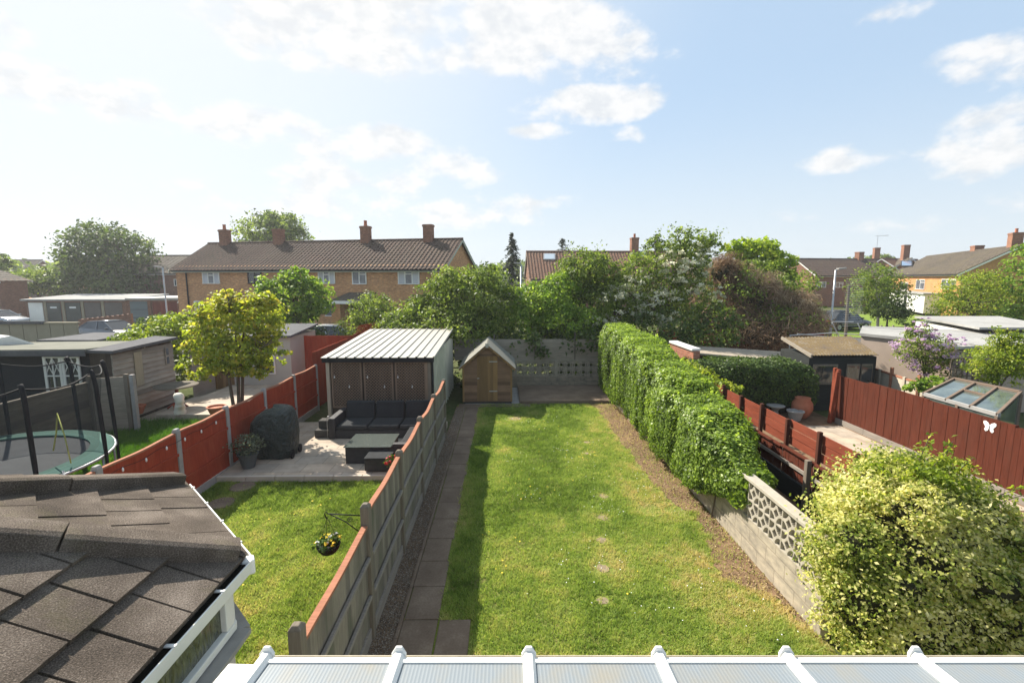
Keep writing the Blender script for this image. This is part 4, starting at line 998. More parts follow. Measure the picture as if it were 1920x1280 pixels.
for nm, m_, k0 in (('yellow_bloom', M['yellow'], 0), ('white_bloom', M['white'], 1)):
    mb = MB()
    for i in range(15):
        a = g.uniform(0, 6.28); r = .14 * g.random() ** .5; q = c + Vector((r * math.cos(a), r * math.sin(a), .13 - r * .3 + g.uniform(-.02, .02)))
        if k0 and i > 9: continue
        mb = MB(); mb.add([q + Vector((.024 * math.cos(j), .024 * math.sin(j) * .8, .012 * math.cos(j * 2 + i))) for j in np.linspace(0, 5.5, 7)], [tuple(range(7))])
        mb.build(nm, m_, t, fix=False)
# ------------------------------------------------------------------ little wooden garden shed
def shiplap(name, c, bd=.115):
    m = MT(name, .85, .2); co = m.co('UV'); g_ = m.noise(m.co('UV', (.08, 1, 1)), 46, 5, .6, .5); b = m.noise(co, 2.2, 4, .6)
    sx = m.n('ShaderNodeSeparateXYZ'); m.l(co, sx.inputs[0]); q = m.math('FLOOR', m.math('DIVIDE', sx.outputs[1], bd)); w_ = m.n('ShaderNodeTexWhiteNoise', noise_dimensions='1D'); m.l(q, w_.inputs['W'])
    col = m.ramp(m.math('ADD', m.math('MULTIPLY', g_, .5), m.math('MULTIPLY', b, .5)), [(.3, c2(c, .7)), (.7, c2(c, 1.25))])
    m.color(m.mix(1.0, col, m.ramp(w_.outputs[0], [(0, (.66, .64, .63)), (1, (1.28, 1.25, 1.22))]), 'MULTIPLY')); m.bump(g_, .3, .004); return m.m
M['shiplap'] = shiplap('brown_shiplap', (.20, .122, .076)); M['sheddoor'] = m_wood('golden_brown_door_boards', (.24, .145, .066), .25, board=.1)
M['greenfelt'] = m_plain('green_mineral_felt', (.205, .20, .172), .95, .15, 20, .15, bump=.3)
M['greyclap'] = shiplap('silver_grey_clapboard', (.29, .265, .22), .15)
sx0, sx1, sy0, sy1, se, sr = -1.36, .24, 15.55, 17.35, 1.33, 2.0; sm = (sx0 + sx1) / 2
sh = thing('small_shed', 'small brown shiplap apex shed with green felt roof at the end of the path', 'shed', (sm, 16.4, 0))
def lapwall(mb, A, u, W, z0, ztop, o, bd=.115, th=.026):
    """horizontal lapped boards: each board leans out at its lower edge; ztop(s) is the height limit"""
    z = z0
    while z < max(ztop(0), ztop(W), ztop(W / 2)):
        zb = z + bd; nseg = 1; s0, s1 = 0, W
        # cut the board where the roof line passes
        if ztop(0) < zb:
            for k in range(40):
                if ztop(W * k / 80) >= zb: break
            s0 = W * k / 80; s1 = W - s0
            if s1 - s0 < .04: break
        P0, P1 = A + u * s0, A + u * s1
        mb.hexa([P0 + Vector((0, 0, z)) + o * th, P1 + Vector((0, 0, z)) + o * th, P1 + Vector((0, 0, z)) - o * .01, P0 + Vector((0, 0, z)) - o * .01] if False else [P0 + o * th + Vector((0, 0, z)), P1 + o * th + Vector((0, 0, z)), P1 - o * .012 + Vector((0, 0, z)), P0 - o * .012 + Vector((0, 0, z))],
                [P0 + o * .004 + Vector((0, 0, zb)), P1 + o * .004 + Vector((0, 0, zb)), P1 - o * .012 + Vector((0, 0, zb)), P0 - o * .012 + Vector((0, 0, zb))])
        z += bd
W = sx1 - sx0; top = lambda s: se + (sr - se) * (1 - abs(s - W / 2) / (W / 2)) - .02
mb = MB(); lapwall(mb, Vector((sx0, sy0, 0)), Vector((1, 0, 0)), W, .07, top, Vector((0, -1, 0))); mb.build('front_wall', M['shiplap'], sh)
for x, o in ((sx0, -1), (sx1, 1)):
    mb = MB(); lapwall(mb, Vector((x, sy0, 0)), Vector((0, 1, 0)), sy1 - sy0, .07, lambda s: se, Vector((o, 0, 0))); mb.build('side_wall', M['shiplap'], sh)
mb = MB(); mb.bx(sx0 + .02, sx1 - .02, sy0 + .02, sy1, .02, se - .02); mb.extr([(sx0, sy1, .05), (sx1, sy1, .05), (sx1, sy1, se), (sm, sy1, sr - .02), (sx0, sy1, se)], (0, .02, 0)); mb.build('inner_shell', M['lattice'], sh)
mb = MB(); mb.bx(sx0 - .01, sx1 + .01, sy0 - .02, sy1, -.0, .068); mb.build('floor_bearer', M['darkwood'], sh)
mb = MB(); mb.bx(sm - .34, sm + .34, sy0 - .036, sy0 - .018, .10, 1.62); d = mb.build('door', M['sheddoor'], sh, bevel=.004)
mb = MB(); mb.bx(sm - .002, sm + .002, sy0 - .040, sy0 - .0365, .12, 1.6); mb.build('door_gap', M['black'], d)
for z in (.42, 1.42):
    mb = MB(); mb.bx(sm + .06, sm + .33, sy0 - .042, sy0 - .037, z, z + .03); mb.build('hinge', M['metal'], d)
mb = MB(); mb.bx(sm - .34, sm - .27, sy0 - .044, sy0 - .037, .86, .885); mb.build('latch', M['metal'], d)
for x in (sx0, sx1): mb = MB(); mb.bx(x - .03, x + .03, sy0 - .028, sy0 + .03, .07, se); mb.build('corner_trim', M['sheddoor'], sh, bevel=.004)
for sg in (-1, 1):
    mb = MB(); e = Vector((sm + sg * (W / 2 + .13), 0, se - .11)); r_ = Vector((sm, 0, sr + .025)); y0, y1 = sy0 - .16, sy1 + .1; n_ = Vector((sg * (sr - se), 0, W / 2)).normalized() * .02
    mb.extr([(e.x, y0, e.z), (r_.x, y0, r_.z), (r_.x, y1, r_.z), (e.x, y1, e.z)], n_); mb.build('roof_slope', M['greenfelt'], sh)
    mb = MB(); dn = Vector((0, 0, -.075)); mb.extr([Vector((e.x, y0 - .004, e.z)), Vector((r_.x, y0 - .004, r_.z)), Vector((r_.x, y0 - .004, r_.z)) + dn, Vector((e.x, y0 - .004, e.z)) + dn], (0, -.016, 0)); mb.build('barge_board', M['sheddoor'], sh)
    mb = MB(); p_, q_ = Vector((e.x, y0 - .025, e.z + .02)), Vector((r_.x, y0 - .025, r_.z + .02)); mb.beam(p_, q_, .03, .012); mb.build('felt_edge', M['ribroof'], sh)
mb = MB(); mb.extr([(sm - .06, sy0 - .185, sr + .06), (sm + .06, sy0 - .185, sr + .06), (sm + .045, sy0 - .185, sr - .08), (sm - .045, sy0 - .185, sr - .08)], (0, .012, 0)); mb.build('finial', M['ribroof'], sh)
# ------------------------------------------------------------------ left gardens: summerhouse, clapboard shed, outbuilding
M['olivefelt'] = m_plain('olive_grey_felt', (.17, .17, .14), .95, .25, 3, .1, bump=.3)
sd = thing('dark_summerhouse', 'dark painted shed with white cross lattice window at the left', 'shed', (-14, 15, 0))
x0, x1, y0, y1 = -15.6, -11.62, 13.35, 16.3
mb = MB(); mb.bx(x0, x1, y0, y1 - .35, 0, 1.97); mb.bx(x0, x1, y0, y0 + .1, 1.972, 2.12); mb.build('wall', M['black'], sd)
mb = MB(); mb.hexa([(x0 - .3, y0 - .2, 2.13), (x1 + .05, y0 - .2, 2.16), (x1 + .05, y1 - .3, 2.02), (x0 - .3, y1 - .3, 1.98)], [(x0 - .3, y0 - .2, 2.21), (x1 + .05, y0 - .2, 2.24), (x1 + .05, y1 - .3, 2.10), (x0 - .3, y1 - .3, 2.06)]); mb.build('roof', M['olivefelt'], sd)
mb = MB(); mb.bx(x0 - .32, x1 + .06, y0 - .235, y0 - .205, 2.05, 2.20); mb.build('fascia', M['darkgrey'], sd)
wa, wb = ony(83, 671, y0 - .03), ony(153, 720, y0 - .03); fw, fz1, fz0 = wb.x - wa.x, wa.z, wb.z - .3
mb = MB(); xm = (wa.x + wb.x) / 2; yy = y0 - .03
for x in (wa.x, xm - .04, xm + .04, wb.x): mb.bx(x - .035, x + .035, yy - .03, yy, fz0, fz1)
for z in (fz0 - .036, (fz0 + fz1) / 2, fz1): mb.bx(wa.x - .035, wb.x + .035, yy - .032, yy + .002, z - .0, z + .035)
for h in (0, 1):
    a, b = (wa.x, xm - .04) if h == 0 else (xm + .04, wb.x)
    m2 = (a + b) / 2; mb.bx(m2 - .016, m2 + .016, yy - .025, yy, fz0, fz1)
    zm = (fz0 + fz1) / 2 + .04
    for p_, q_ in ((a, m2), (m2, b)):
        mb.beam((p_, yy - .012, zm), (q_, yy - .012, fz1), .012, .02); mb.beam((q_, yy - .014, zm), (p_, yy - .014, fz1), .012, .02)
f = mb.build('window', M['pvc'], sd)
mb = MB(); mb.bx(wa.x, wb.x, yy + .008, yy + .014, fz0, fz1); mb.build('pane', M['glass_dark'], f)
cs = thing('clapboard_shed', 'weathered grey clapboard shed with a pale boarded door at the left', 'shed', (-11.3, 14.6, 0))
X = -11.0; ya, yb = 13.3, 15.75; za, zb = 2.22, 2.2
mb = MB(); lapwall(mb, Vector((X, ya, 0)), Vector((0, 1, 0)), yb - ya, .1, lambda s: 2.1, Vector((1, 0, 0)), .15, .04); mb.build('side_wall', M['greyclap'], cs)
mb = MB(); mb.bx(X - .6, X - .02, ya, yb, 0, 2.1); mb.build('inner_shell', M['browndark'], cs)
mb = MB(); mb.hexa([(X - .6, ya - .1, 2.12), (X + .14, ya - .1, 2.10), (X + .14, yb + .1, 2.16), (X - .6, yb + .1, 2.2)], [(X - .6, ya - .1, 2.2), (X + .14, ya - .1, 2.18), (X + .14, yb + .1, 2.24), (X - .6, yb + .1, 2.28)]); mb.build('roof', M['darkgrey'], cs)
p_, q_ = onx(249, 661, X + .03), onx(270, 720, X + .03)
M['ply'] = m_wood('pale_plywood', (.33, .29, .20), .2)
mb = MB(); mb.bx(X + .042, X + .055, p_.y, q_.y, q_.z, p_.z); mb.build('boarded_door', M['ply'], cs)
p_, q_ = onx(307, 652, X + .03), onx(318, 682, X + .03)
mb = MB(); mb.bx(X + .042, X + .06, p_.y, q_.y, q_.z, p_.z); f = mb.build('window', M['greyclap'], cs)
for k in range(2):
    mb = MB(); zz = q_.z + (p_.z - q_.z) * (k * .5 + .05); mb.bx(X + .061, X + .066, p_.y + .04, q_.y - .04, zz, zz + (p_.z - q_.z) * .4); mb.build('pane', M['glass'], f)
# pale rendered outbuilding behind the maple
ob = thing('rendered_outbuilding', 'pale grey rendered outbuilding with a wooden door behind the small maple', 'outbuilding', (-8.7, 19.8, 0))
M['palerender'] = m_plain('pale_grey_render', (.42, .40, .35), .9, .1, 2, .1)
x0, x1, y0, y1 = -11.6, -7.95, 17.6, 20.0
mb = MB(); mb.bx(x0, x1, y0, y1, 0, 2.0); mb.build('wall', M['palerender'], ob)
mb = MB(); mb.hexa([(x0 - .1, y0 - .15, 2.0), (x1 + .1, y0 - .15, 2.0), (x1 + .1, y1 + .1, 2.2), (x0 - .1, y1 + .1, 2.2)], [(x0 - .1, y0 - .15, 2.08), (x1 + .1, y0 - .15, 2.08), (x1 + .1, y1 + .1, 2.28), (x0 - .1, y1 + .1, 2.28)]); mb.build('roof', M['darkgrey'], ob)
wa, wb = ony(487, 668, y0), ony(517, 686, y0); mb = MB(); mb.bx(wa.x, wb.x, y0 - .05, y0 - .004, wb.z - .3, wa.z + .1); f = mb.build('window', M['pvc'], ob)
mb = MB(); mb.bx(wa.x + .05, wb.x - .05, y0 - .058, y0 - .051, wb.z - .25, wa.z + .05); mb.build('pane', M['glass_dark'], f)
wa, wb = ony(403, 690, y0), ony(442, 740, y0); mb = MB(); mb.bx(wa.x, wb.x, y0 - .04, y0 - .004, .05, wa.z); mb.build('door', M['sheddoor'], ob)
mb = MB(); closeboard(mb, (-11.0, 16.6), (x0 + .9, 17.4), 0, 1.75, 0, .012, .14, random.Random(1)); fgx = thing('plain_board_fence', 'plain grey board fence between the clapboard shed and the outbuilding', 'fence', (-10.9, 17, 0)); mb.build('fence_panel', M['waney'], fgx)
# white corrugated roof shed and other roofs at far left
wr = thing('white_roof_shed', 'low shed with a bright white sloping roof at the left edge', 'shed', (-20, 17, 0))
a, b, c_, d = onz(0, 660, 2.0), onz(72, 650, 2.02), onz(20, 633, 2.35), onz(-60, 625, 2.4)
mb = MB(); mb.extr([a + Vector((-2, 0, 0)), b, c_, d], (0, 0, .06)); mb.build('roof', M['pvc'], wr)
mb = MB(); mb.extr([Vector((p.x, p.y, 0)) for p in (a + Vector((-1.9, .1, 0)), b + Vector((-.15, .1, 0)), c_ + Vector((-.15, -.1, 0)), d)], (0, 0, 1.98)); mb.build('wall', M['browndark'], wr)
cg = thing('concrete_panel_wall', 'yellowish concrete panel wall with a dark capping left of the parked saloon', 'wall', (-24, 24, 0))
M['panelconc'] = m_plain('yellowish_concrete_panels', (.30, .265, .19), .95, .15, 2, .1, bump=.2)
yg = 24.0; a, b = ony(-60, 606, yg), ony(144, 606, yg); mb = MB(); n = 8
for i in range(n):
    u0, u1 = a.x + (b.x - a.x) * i / n, a.x + (b.x - a.x) * (i + 1) / n
    mb.bx(u0, u1 - .03, yg, yg + .1, 0, 1.9)
mb.build('panels', M['panelconc'], cg)
mb = MB(); mb.bx(a.x, b.x - .1, yg + .102, yg + .11, 0, 1.9); mb.build('joint_filler', M['darkgrey'], cg)
mb = MB(); mb.hexa([(a.x, yg - .1, 1.9), (b.x - 1.6, yg - .1, 1.9), (b.x - 1.6, yg + .25, 1.88), (a.x, yg + .25, 1.88)], [(a.x, yg - .1, 2.04), (b.x - 1.6, yg - .1, 2.04), (b.x - 1.6, yg + .25, 2.02), (a.x, yg + .25, 2.02)]); mb.build('capping', M['darkgrey'], cg)
mb = MB(); mb.bx(b.x - 1.58, b.x, yg - .05, yg + .2, 1.905, 1.98); mb.build('end_capping', M['panelconc'], cg)
dk = thing('dark_shed', 'low near black shed roof between the white roof and the summerhouse', 'shed', (-18, 18, 0))
a, b = ony(78, 640, 18.6), ony(180, 640, 18.6); mb = MB(); mb.bx(a.x, b.x, 18.6, 21, 0, 1.72); mb.build('wall', M['darkwood'], dk)
mb = MB(); mb.bx(a.x - .1, b.x + .1, 18.5, 21.1, 1.722, 1.80); mb.build('roof', M['darkgrey'], dk)
# ------------------------------------------------------------------ trampoline with net
tcx, tcy, tz, tr = -9.55, 8.3, .85, 1.85
tp = thing('trampoline', 'round trampoline with dark safety net and green edge pad', 'trampoline', (tcx, tcy, 0))
def ring(r, z, n=48): return [(tcx + r * math.cos(2 * math.pi * k / n), tcy + r * math.sin(2 * math.pi * k / n), z) for k in range(n)]
def annulus(r0, r1, z0, z1, n=48):
    mb = MB(); a, b = ring(r0, z0, n), ring(r1, z1, n); mb.add(a + b, [(k, n + k, n + (k + 1) % n, (k + 1) % n) for k in range(n)]); return mb
M['mat'] = m_plain('grey_jump_mat', (.07, .074, .078), .9, .12, 10, .05, bump=.05); M['pad'] = m_plain('faded_green_pad', (.06, .115, .098), .9, .2, 3, .05, bump=.15)
mb = MB(); mb.add(ring(1.65, tz - .01), [tuple(range(48))]); mb.build('jumping_mat', M['mat'], tp, solid=.01, fix=False)
pd = annulus(1.6, 1.98, tz + .03, tz + .02); pd.build('edge_pad', M['pad'], tp, solid=.03)
mb = MB(); q = ring(1.99, tz - .02, 40); mb.tube(q + q[:1], .028, 8, cap=False); mb.build('frame_ring', M['metal'], tp, smooth=True)
def netmat():
    m = MT('black_mesh_net', .8, .1); co = m.co('UV'); m.color((.026, .034, .038))
    w1 = m.n('ShaderNodeTexWave', wave_type='BANDS', bands_direction='X'); w2 = m.n('ShaderNodeTexWave', wave_type='BANDS', bands_direction='Y')
    for w_ in (w1, w2): m.l(co, w_.inputs['Vector']); w_.inputs['Scale'].default_value = 11
    f = m.math('ADD', .21, m.math('MULTIPLY', m.noise(co, 1.5, 3), .16)); m.l(f, m.b.inputs['Alpha']); return m.m
M['net'] = netmat()
mb = MB(); n = 80; aa, bb = ring(1.74, tz + .03, n), []
for k in range(n):
    a = 2 * math.pi * k / n; sag = -.10 * abs(math.sin(5 * (a - R(14)))); bb.append((tcx + 1.90 * math.cos(a), tcy + 1.90 * math.sin(a), 2.42 + sag))
mb.add(aa + bb, [(k, (k + 1) % n, n + (k + 1) % n, n + k) for k in range(n)]); mb.build('safety_net', M['net'], tp, smooth=True, fix=False)
mb = MB(); mb.tube(bb + bb[:1], .014, 6, cap=False); mb.build('net_edge', M['black'], tp, smooth=True)
for k in range(10):
    a = R(14 + 36 * k - 36); c_, s_ = math.cos(a), math.sin(a); P = lambda r, z: (tcx + r * c_, tcy + r * s_, z)
    mb = MB(); mb.tube([P(2.04, .05), P(2.04, .8), P(2.03, 1.2), P(2.0, 2.2), P(1.97, 2.44), P(1.94, 2.5)], [.028, .028, .036, .036, .036, .034], 10); mb.build('net_pole', M['black'], tp, smooth=True)
    if k % 2 == 0:
        mb = MB(); a2 = a + R(36); Q = lambda r, z: (tcx + r * math.cos(a2), tcy + r * math.sin(a2), z); mb.tube([P(1.98, .82), P(1.98, .06), P(1.98, .03), Q(1.98, .03), Q(1.98, .06), Q(1.98, .82)], .022, 7); mb.build('leg', M['metal'], tp, smooth=True)
ld = thing('trampoline_ladder', 'small metal ladder leaning on the trampoline edge', 'ladder', (-7.5, 7.6, 0))
mb = MB(); l0, l1 = Vector((-7.66, 7.72, .92)), Vector((-7.15, 7.42, 0)); sd_ = Vector((.10, .17, 0))
for s_ in (-1, 1): mb.tube([l0 + sd_ * s_, l1 + sd_ * s_], .016, 7)
for t_ in (.2, .5, .8): p_ = l0.lerp(l1, t_); mb.tube([p_ - sd_, p_ + sd_], .016, 6)
mb.build('ladder_frame', M['metal'], ld, smooth=True)
M['strap'] = m_plain('yellow_strap', (.42, .44, .12), .7, .1, 9)
st = thing('skipping_rope', 'yellow strap hanging over the trampoline net', 'strap', (-8.3, 8, 1.5))
mb = MB(); a = onx(107, 775, -8.1); b = onx(100, 845, -8.1); c_ = onx(133, 868, -7.7); mb.tube([b, b.lerp(a, .5) + Vector((.02, 0, 0)), a, a.lerp(c_, .4) + Vector((.03, 0, -.05)), c_], .012, 6); mb.build('strap', M['strap'], st, smooth=True)
# ------------------------------------------------------------------ terrace things
c = onz(302, 775, .22); tb = thing('round_garden_table', 'round grey garden table with a red stand beside the clapboard shed', 'table', (-10.3, 14.6, .22))
M['redpaint'] = m_plain('dull_red_paint', (.22, .045, .035), .6, .2, 8)
tx, ty = -10.15, 14.55; mb = MB(); mb.lathe([(.0, .86), (.56, .86), (.6, .875), (.6, .9), (.57, .915), (0, .915)], (tx, ty, .0), 32, cap=False); mb.build('table_top', M['oldwood'], tb)
mb = MB(); mb.tube([(tx, ty, .25), (tx, ty, .86)], [.05, .05], 8)
for k in range(3): a = k * 2.09; mb.tube([(tx, ty, .4), (tx + .3 * math.cos(a), ty + .3 * math.sin(a), .23)], .025, 6)
mb.build('pedestal', M['redpaint'], tb, smooth=True)
c = Vector((-9.55, 13.75, .22)); sg = thing('stone_head_statue', 'white carved stone head ornament on the raised terrace', 'statue', c)
mb = MB(); n = 14; prof = [(.16, 0, .0), (.17, .08, .0), (.14, .14, .0), (.155, .2, .02), (.135, .27, .05), (.12, .31, .03), (.14, .36, .05), (.13, .43, .035), (.15, .5, .015), (.13, .57, -.01), (.08, .62, -.02)]
vs = [(c.x + r_ * math.cos(2 * math.pi * k / n) * (1.0 if math.cos(2 * math.pi * k / n) < 0 else 1) + o_ * (1.6 if math.sin(2 * math.pi * k / n) < -.2 else 0), c.y + r_ * .85 * math.sin(2 * math.pi * k / n) - o_ * (1 if math.sin(2 * math.pi * k / n) < 0 else 0), c.z + z) for r_, z, o_ in prof for k in range(n)]
fs = [(j * n + k, j * n + (k + 1) % n, (j + 1) * n + (k + 1) % n, (j + 1) * n + k) for j in range(len(prof) - 1) for k in range(n)] + [tuple(range((len(prof) - 1) * n, len(prof) * n))]
mb.add(vs, fs); M['stonewhite'] = m_plain('white_stone', (.62, .59, .5), .85, .15, 8); mb.build('head', M['stonewhite'], sg, smooth=True, bevel=0)
for (px, py, r_, h, lb) in [(407, 778, .24, .27, 'empty wide terracotta pot near the maple trunk'), (258, 775, .21, .25, 'terracotta pot under the grey clapboard wall'), (332, 768, .1, .16, 'smallest terracotta pot beside the white statue')]:
    c = onz(px, py, .22); t = thing('terracotta_pot', lb, 'plant pot', c, group='terracotta pots on the terrace'); pot(t, c, r_, h, M['terracotta'], 'pot_body')
# ------------------------------------------------------------------ right gardens
lr = thing('felt_roof_store', 'low store with a speckled felt roof and a red brick end behind the clipped hedge', 'store', (9, 17, 0))
M['specklefelt'] = m_plain('speckled_felt', (.33, .28, .22), .95, .35, 26, .1, bump=.4)
a, b, c_, d = ony(1300, 664, 15.9), ony(1508, 682, 15.9), ony(1502, 664, 18.3), ony(1305, 651, 18.3)
mb = MB(); mb.extr([a, b, c_, d], (0, 0, .06)); mb.build('roof', M['specklefelt'], lr)
mb = MB(); mb.extr([Vector((p.x, p.y, 0)) for p in (a, b, c_, d)], (0, 0, 1.2)); mb.build('wall', M['dullbrick'], lr)
bp_ = thing('brick_parapet', 'short red brick parapet with a white sloping coping above the ivy hedge', 'wall', (5.8, 17, 0))
a, b = onz(1262, 637, 2.0), onz(1306, 652, 1.95); mb = MB(); d_ = (b - a).normalized(); mb.beam(Vector((a.x, a.y, .95)), Vector((b.x, b.y, .9)), .22, 1.9); M['pinkbrick'] = m_brick('pinkish_red_brick', (.42, .17, .11), (.36, .14, .09), (.3, .24, .2)); mb.build('brickwork', M['pinkbrick'], bp_)
mb = MB(); mb.beam(a + Vector((0, 0, -.06)), b + Vector((0, 0, -.06)), .30, .07); mb.build('coping', M['pvc'], bp_)
ms = thing('mossy_roof_shed', 'dark shed with a mossy corrugated roof behind the red-brown fence', 'shed', (11, 16, 0))
def moss():
    m = MT('mossy_corrugated_sheet', .95, .1); co = m.co('Object'); a = m.noise(co, 1.6, 6, .7); b = m.noise(m.co('UV', (1, .3, 1)), 9, 4, .6)
    m.color(m.ramp(m.math('ADD', m.math('MULTIPLY', a, .55), m.math('MULTIPLY', b, .45)), [(.36, (.055, .044, .034)), (.46, (.125, .10, .075)), (.52, (.13, .09, .035)), (.58, (.18, .15, .115)), (.70, (.075, .056, .036))])); m.bump(a, .4, .02); return m.m
M['moss'] = moss()
fa, fbb = onz(1522, 666, 1.80), onz(1648, 665, 1.80); ba, bb_ = onz(1466, 632, 2.12), onz(1597, 630, 2.16)
u = (fbb - fa); Wd = u.length; u.normalize(); NB = 160; vs = []; fs = []
for k in range(NB + 1):
    z = .013 * math.sin(2 * math.pi * (k / NB) * Wd / .10)
    for j in range(2):
        A_, B_ = (fa, fbb) if j == 0 else (ba, bb_); p_ = A_.lerp(B_, k / NB); vs.append(p_ + Vector((0, 0, z)))
for k in range(NB): fs.append((2 * k, 2 * k + 2, 2 * k + 3, 2 * k + 1))
mb = MB(); mb.add(vs, fs); mb.build('roof', M['moss'], ms, solid=.012, fix=False)
pf = [Vector((p.x, p.y, 0)) for p in (fa.lerp(ba, .06), fbb.lerp(bb_, .06), bb_, ba)]
mb = MB(); mb.extr(pf, (0, 0, 1.72)); mb.build('wall', M['darkwood'], ms)
for (t0, t1) in [(.05, .42), (.55, .75), (.77, .94)]:
    p_, q_ = pf[0].lerp(pf[1], t0), pf[0].lerp(pf[1], t1); o_ = Vector((u.y, -u.x, 0)) * .03; mb = MB(); mb.extr([p_ + o_ + Vector((0, 0, .85)), q_ + o_ + Vector((0, 0, .85)), q_ + o_ + Vector((0, 0, 1.5)), p_ + o_ + Vector((0, 0, 1.5))], o_ * .6); f = mb.build('window', M['postwood'], ms)
    mb = MB(); p2, q2 = p_.lerp(q_, .06) + o_ * 1.7, p_.lerp(q_, .94) + o_ * 1.7; mb.extr([p2 + Vector((0, 0, .92)), q2 + Vector((0, 0, .92)), q2 + Vector((0, 0, 1.44)), p2 + Vector((0, 0, 1.44))], o_ * .1); mb.build('pane', M['glass_dark'], f)
mb = MB(); mb.beam(fa + Vector((0, 0, -.03)), ba + Vector((0, 0, -.03)), .05, .10); mb.build('barge_board', M['waney'], ms)
# glass house
gh = thing('small_greenhouse', 'low timber framed glass house with sloping panes behind the red-brown fence', 'greenhouse', (10.6, 10.3, 0))
A_, B_, C_, D_ = Vector((9.92, 10.78, 1.48)), Vector((11.3, 11.5, 1.67)), Vector((11.35, 10.0, 1.69)), Vector((9.86, 9.04, 1.49))
M['frame'] = m_wood('weathered_glazing_frame', (.17, .125, .095), .3, along='u')
def roofgl():
    m = MT('dusty_roof_glass', .08, .9); n = m.noise(m.co('Object'), 3.0, 5, .65); m.color(m.ramp(n, [(.35, (.05, .065, .058)), (.6, (.10, .125, .11)), (.8, (.22, .25, .22))])); return m.m
M['roofglass'] = roofgl()
nn = (B_ - A_).cross(D_ - A_).normalized(); nn = nn if nn.z > 0 else -nn
for i, (t0, t1) in enumerate([(0, .5), (.5, 1.0)]):
    P = [A_.lerp(D_, t0), B_.lerp(C_, t0), B_.lerp(C_, t1), A_.lerp(D_, t1)]
    mb = MB(); mb.extr([p - nn * .01 for p in P], nn * .008); mb.build('pane', M['roofglass'], gh)
P = lambda s, t: A_.lerp(D_, t).lerp(B_.lerp(C_, t), s)
mb = MB()
for t in (0, .34, .67, 1.0): mb.beam(P(-.02, t) + nn * .015, P(1.02, t) + nn * .015, .05, .045)
mb.build('glazing_bar', M['frame'], gh, bevel=.004)
mb = MB(); mb.beam(P(.55, .35) + nn * .02, P(.55, .66) + nn * .02, .045, .05); mb.beam(P(1, 0) + nn * .02, P(1, 1) + nn * .02, .07, .055); mb.build('cross_bar', M['frame'], gh, bevel=.004)
mb = MB(); mb.beam(P(0, -.02) - nn * .01, P(0, 1.02) - nn * .01, .06, .08); mb.build('eaves_rail', M['concpost'], gh, bevel=.004)
for p_ in (A_, B_, C_, D_, A_.lerp(D_, .5)):
    mb = MB(); mb.bx(p_.x - .03, p_.x + .03, p_.y - .03, p_.y + .03, 0, p_.z - .03); mb.build('post', M['frame'], gh)
for (p_, q_) in ((A_, D_), (D_, C_), (B_, C_), (A_, B_)):
    e_ = (q_ - p_).normalized() * .04; mb = MB(); h0, h1 = p_.z - .06, q_.z - .06; a0, b0 = p_ + e_, q_ - e_; o_ = Vector((e_.y, -e_.x, 0)).normalized() * .006
    mb.extr([Vector((a0.x, a0.y, .6)), Vector((b0.x, b0.y, .6)), Vector((b0.x, b0.y, h1)), Vector((a0.x, a0.y, h0))], o_); mb.build('side_pane', M['roofglass'], gh)
    mb = MB(); mb.extr([Vector((a0.x, a0.y, 0)), Vector((b0.x, b0.y, 0)), Vector((b0.x, b0.y, .58)), Vector((a0.x, a0.y, .58))], o_ * 5); mb.build('base_board', M['redboard_dark'], gh)
# pale concrete roofed garages beyond the lilac
gr = thing('grey_roof_garage', 'long low garage with pale grey flat roof and pinkish walls behind the lilac', 'garage', (15, 17, 0))
pts = [Vector((12.9, 16.9, 2.2)), Vector((14.3, 13.4, 2.2)), Vector((18.9, 17.2, 2.2)), Vector((14.9, 19.4, 2.2))]
M['pinkwall'] = m_plain('pinkish_render', (.40, .32, .26), .9, .15, 2.5, .1)
mb = MB(); cc = sum(pts, Vector()) / 4; mb.extr([Vector((p.x, p.y, 0)) + (Vector((cc.x, cc.y, 0)) - Vector((p.x, p.y, 0))) * .03 for p in pts], (0, 0, 2.1)); mb.build('wall', M['pinkwall'], gr)
mb = MB(); mb.extr([p - Vector((0, 0, .098)) for p in pts], (0, 0, .10)); mb.build('roof', M['felt'], gr)
g2 = thing('white_fascia_garage', 'pale low garage roof with white fascia at the right edge', 'garage', (22, 22, 0))
a, b = onz(1836, 618, 2.35), onz(1990, 618, 2.35); mb = MB(); mb.extr([a, b, b + Vector((3, 5, 0)), a + Vector((2, 5, 0))], (0, 0, .08)); mb.build('roof', M['felt'], g2)
mb = MB(); mb.extr([Vector((a.x + .1, a.y + .1, 0)), Vector((b.x, b.y + .1, 0)), Vector((b.x + 3, b.y + 5, 0)), Vector((a.x + 2, a.y + 4.9, 0))], (0, 0, 2.2)); mb.build('wall', M['pvc'], g2)
g3 = thing('white_edge_roof', 'nearest pale flat roof with a white edge at the right side', 'garage', (16, 13.5, 0))
a, b = onz(1790, 655, 2.1), onz(1990, 648, 2.1); mb = MB(); mb.extr([a, b, b + Vector((1.5, 2.2, 0)), a + Vector((1.6, 1.6, 0))], (0, 0, .08)); mb.build('roof', M['ribroof'], g3)
mb = MB(); mb.extr([Vector((a.x + .1, a.y + .1, 0)), Vector((b.x, b.y + .1, 0)), Vector((b.x + 1.4, b.y + 2.1, 0)), Vector((a.x + 1.5, a.y + 1.5, 0))], (0, 0, 2.05)); mb.build('wall', M['pinkwall'], g3)
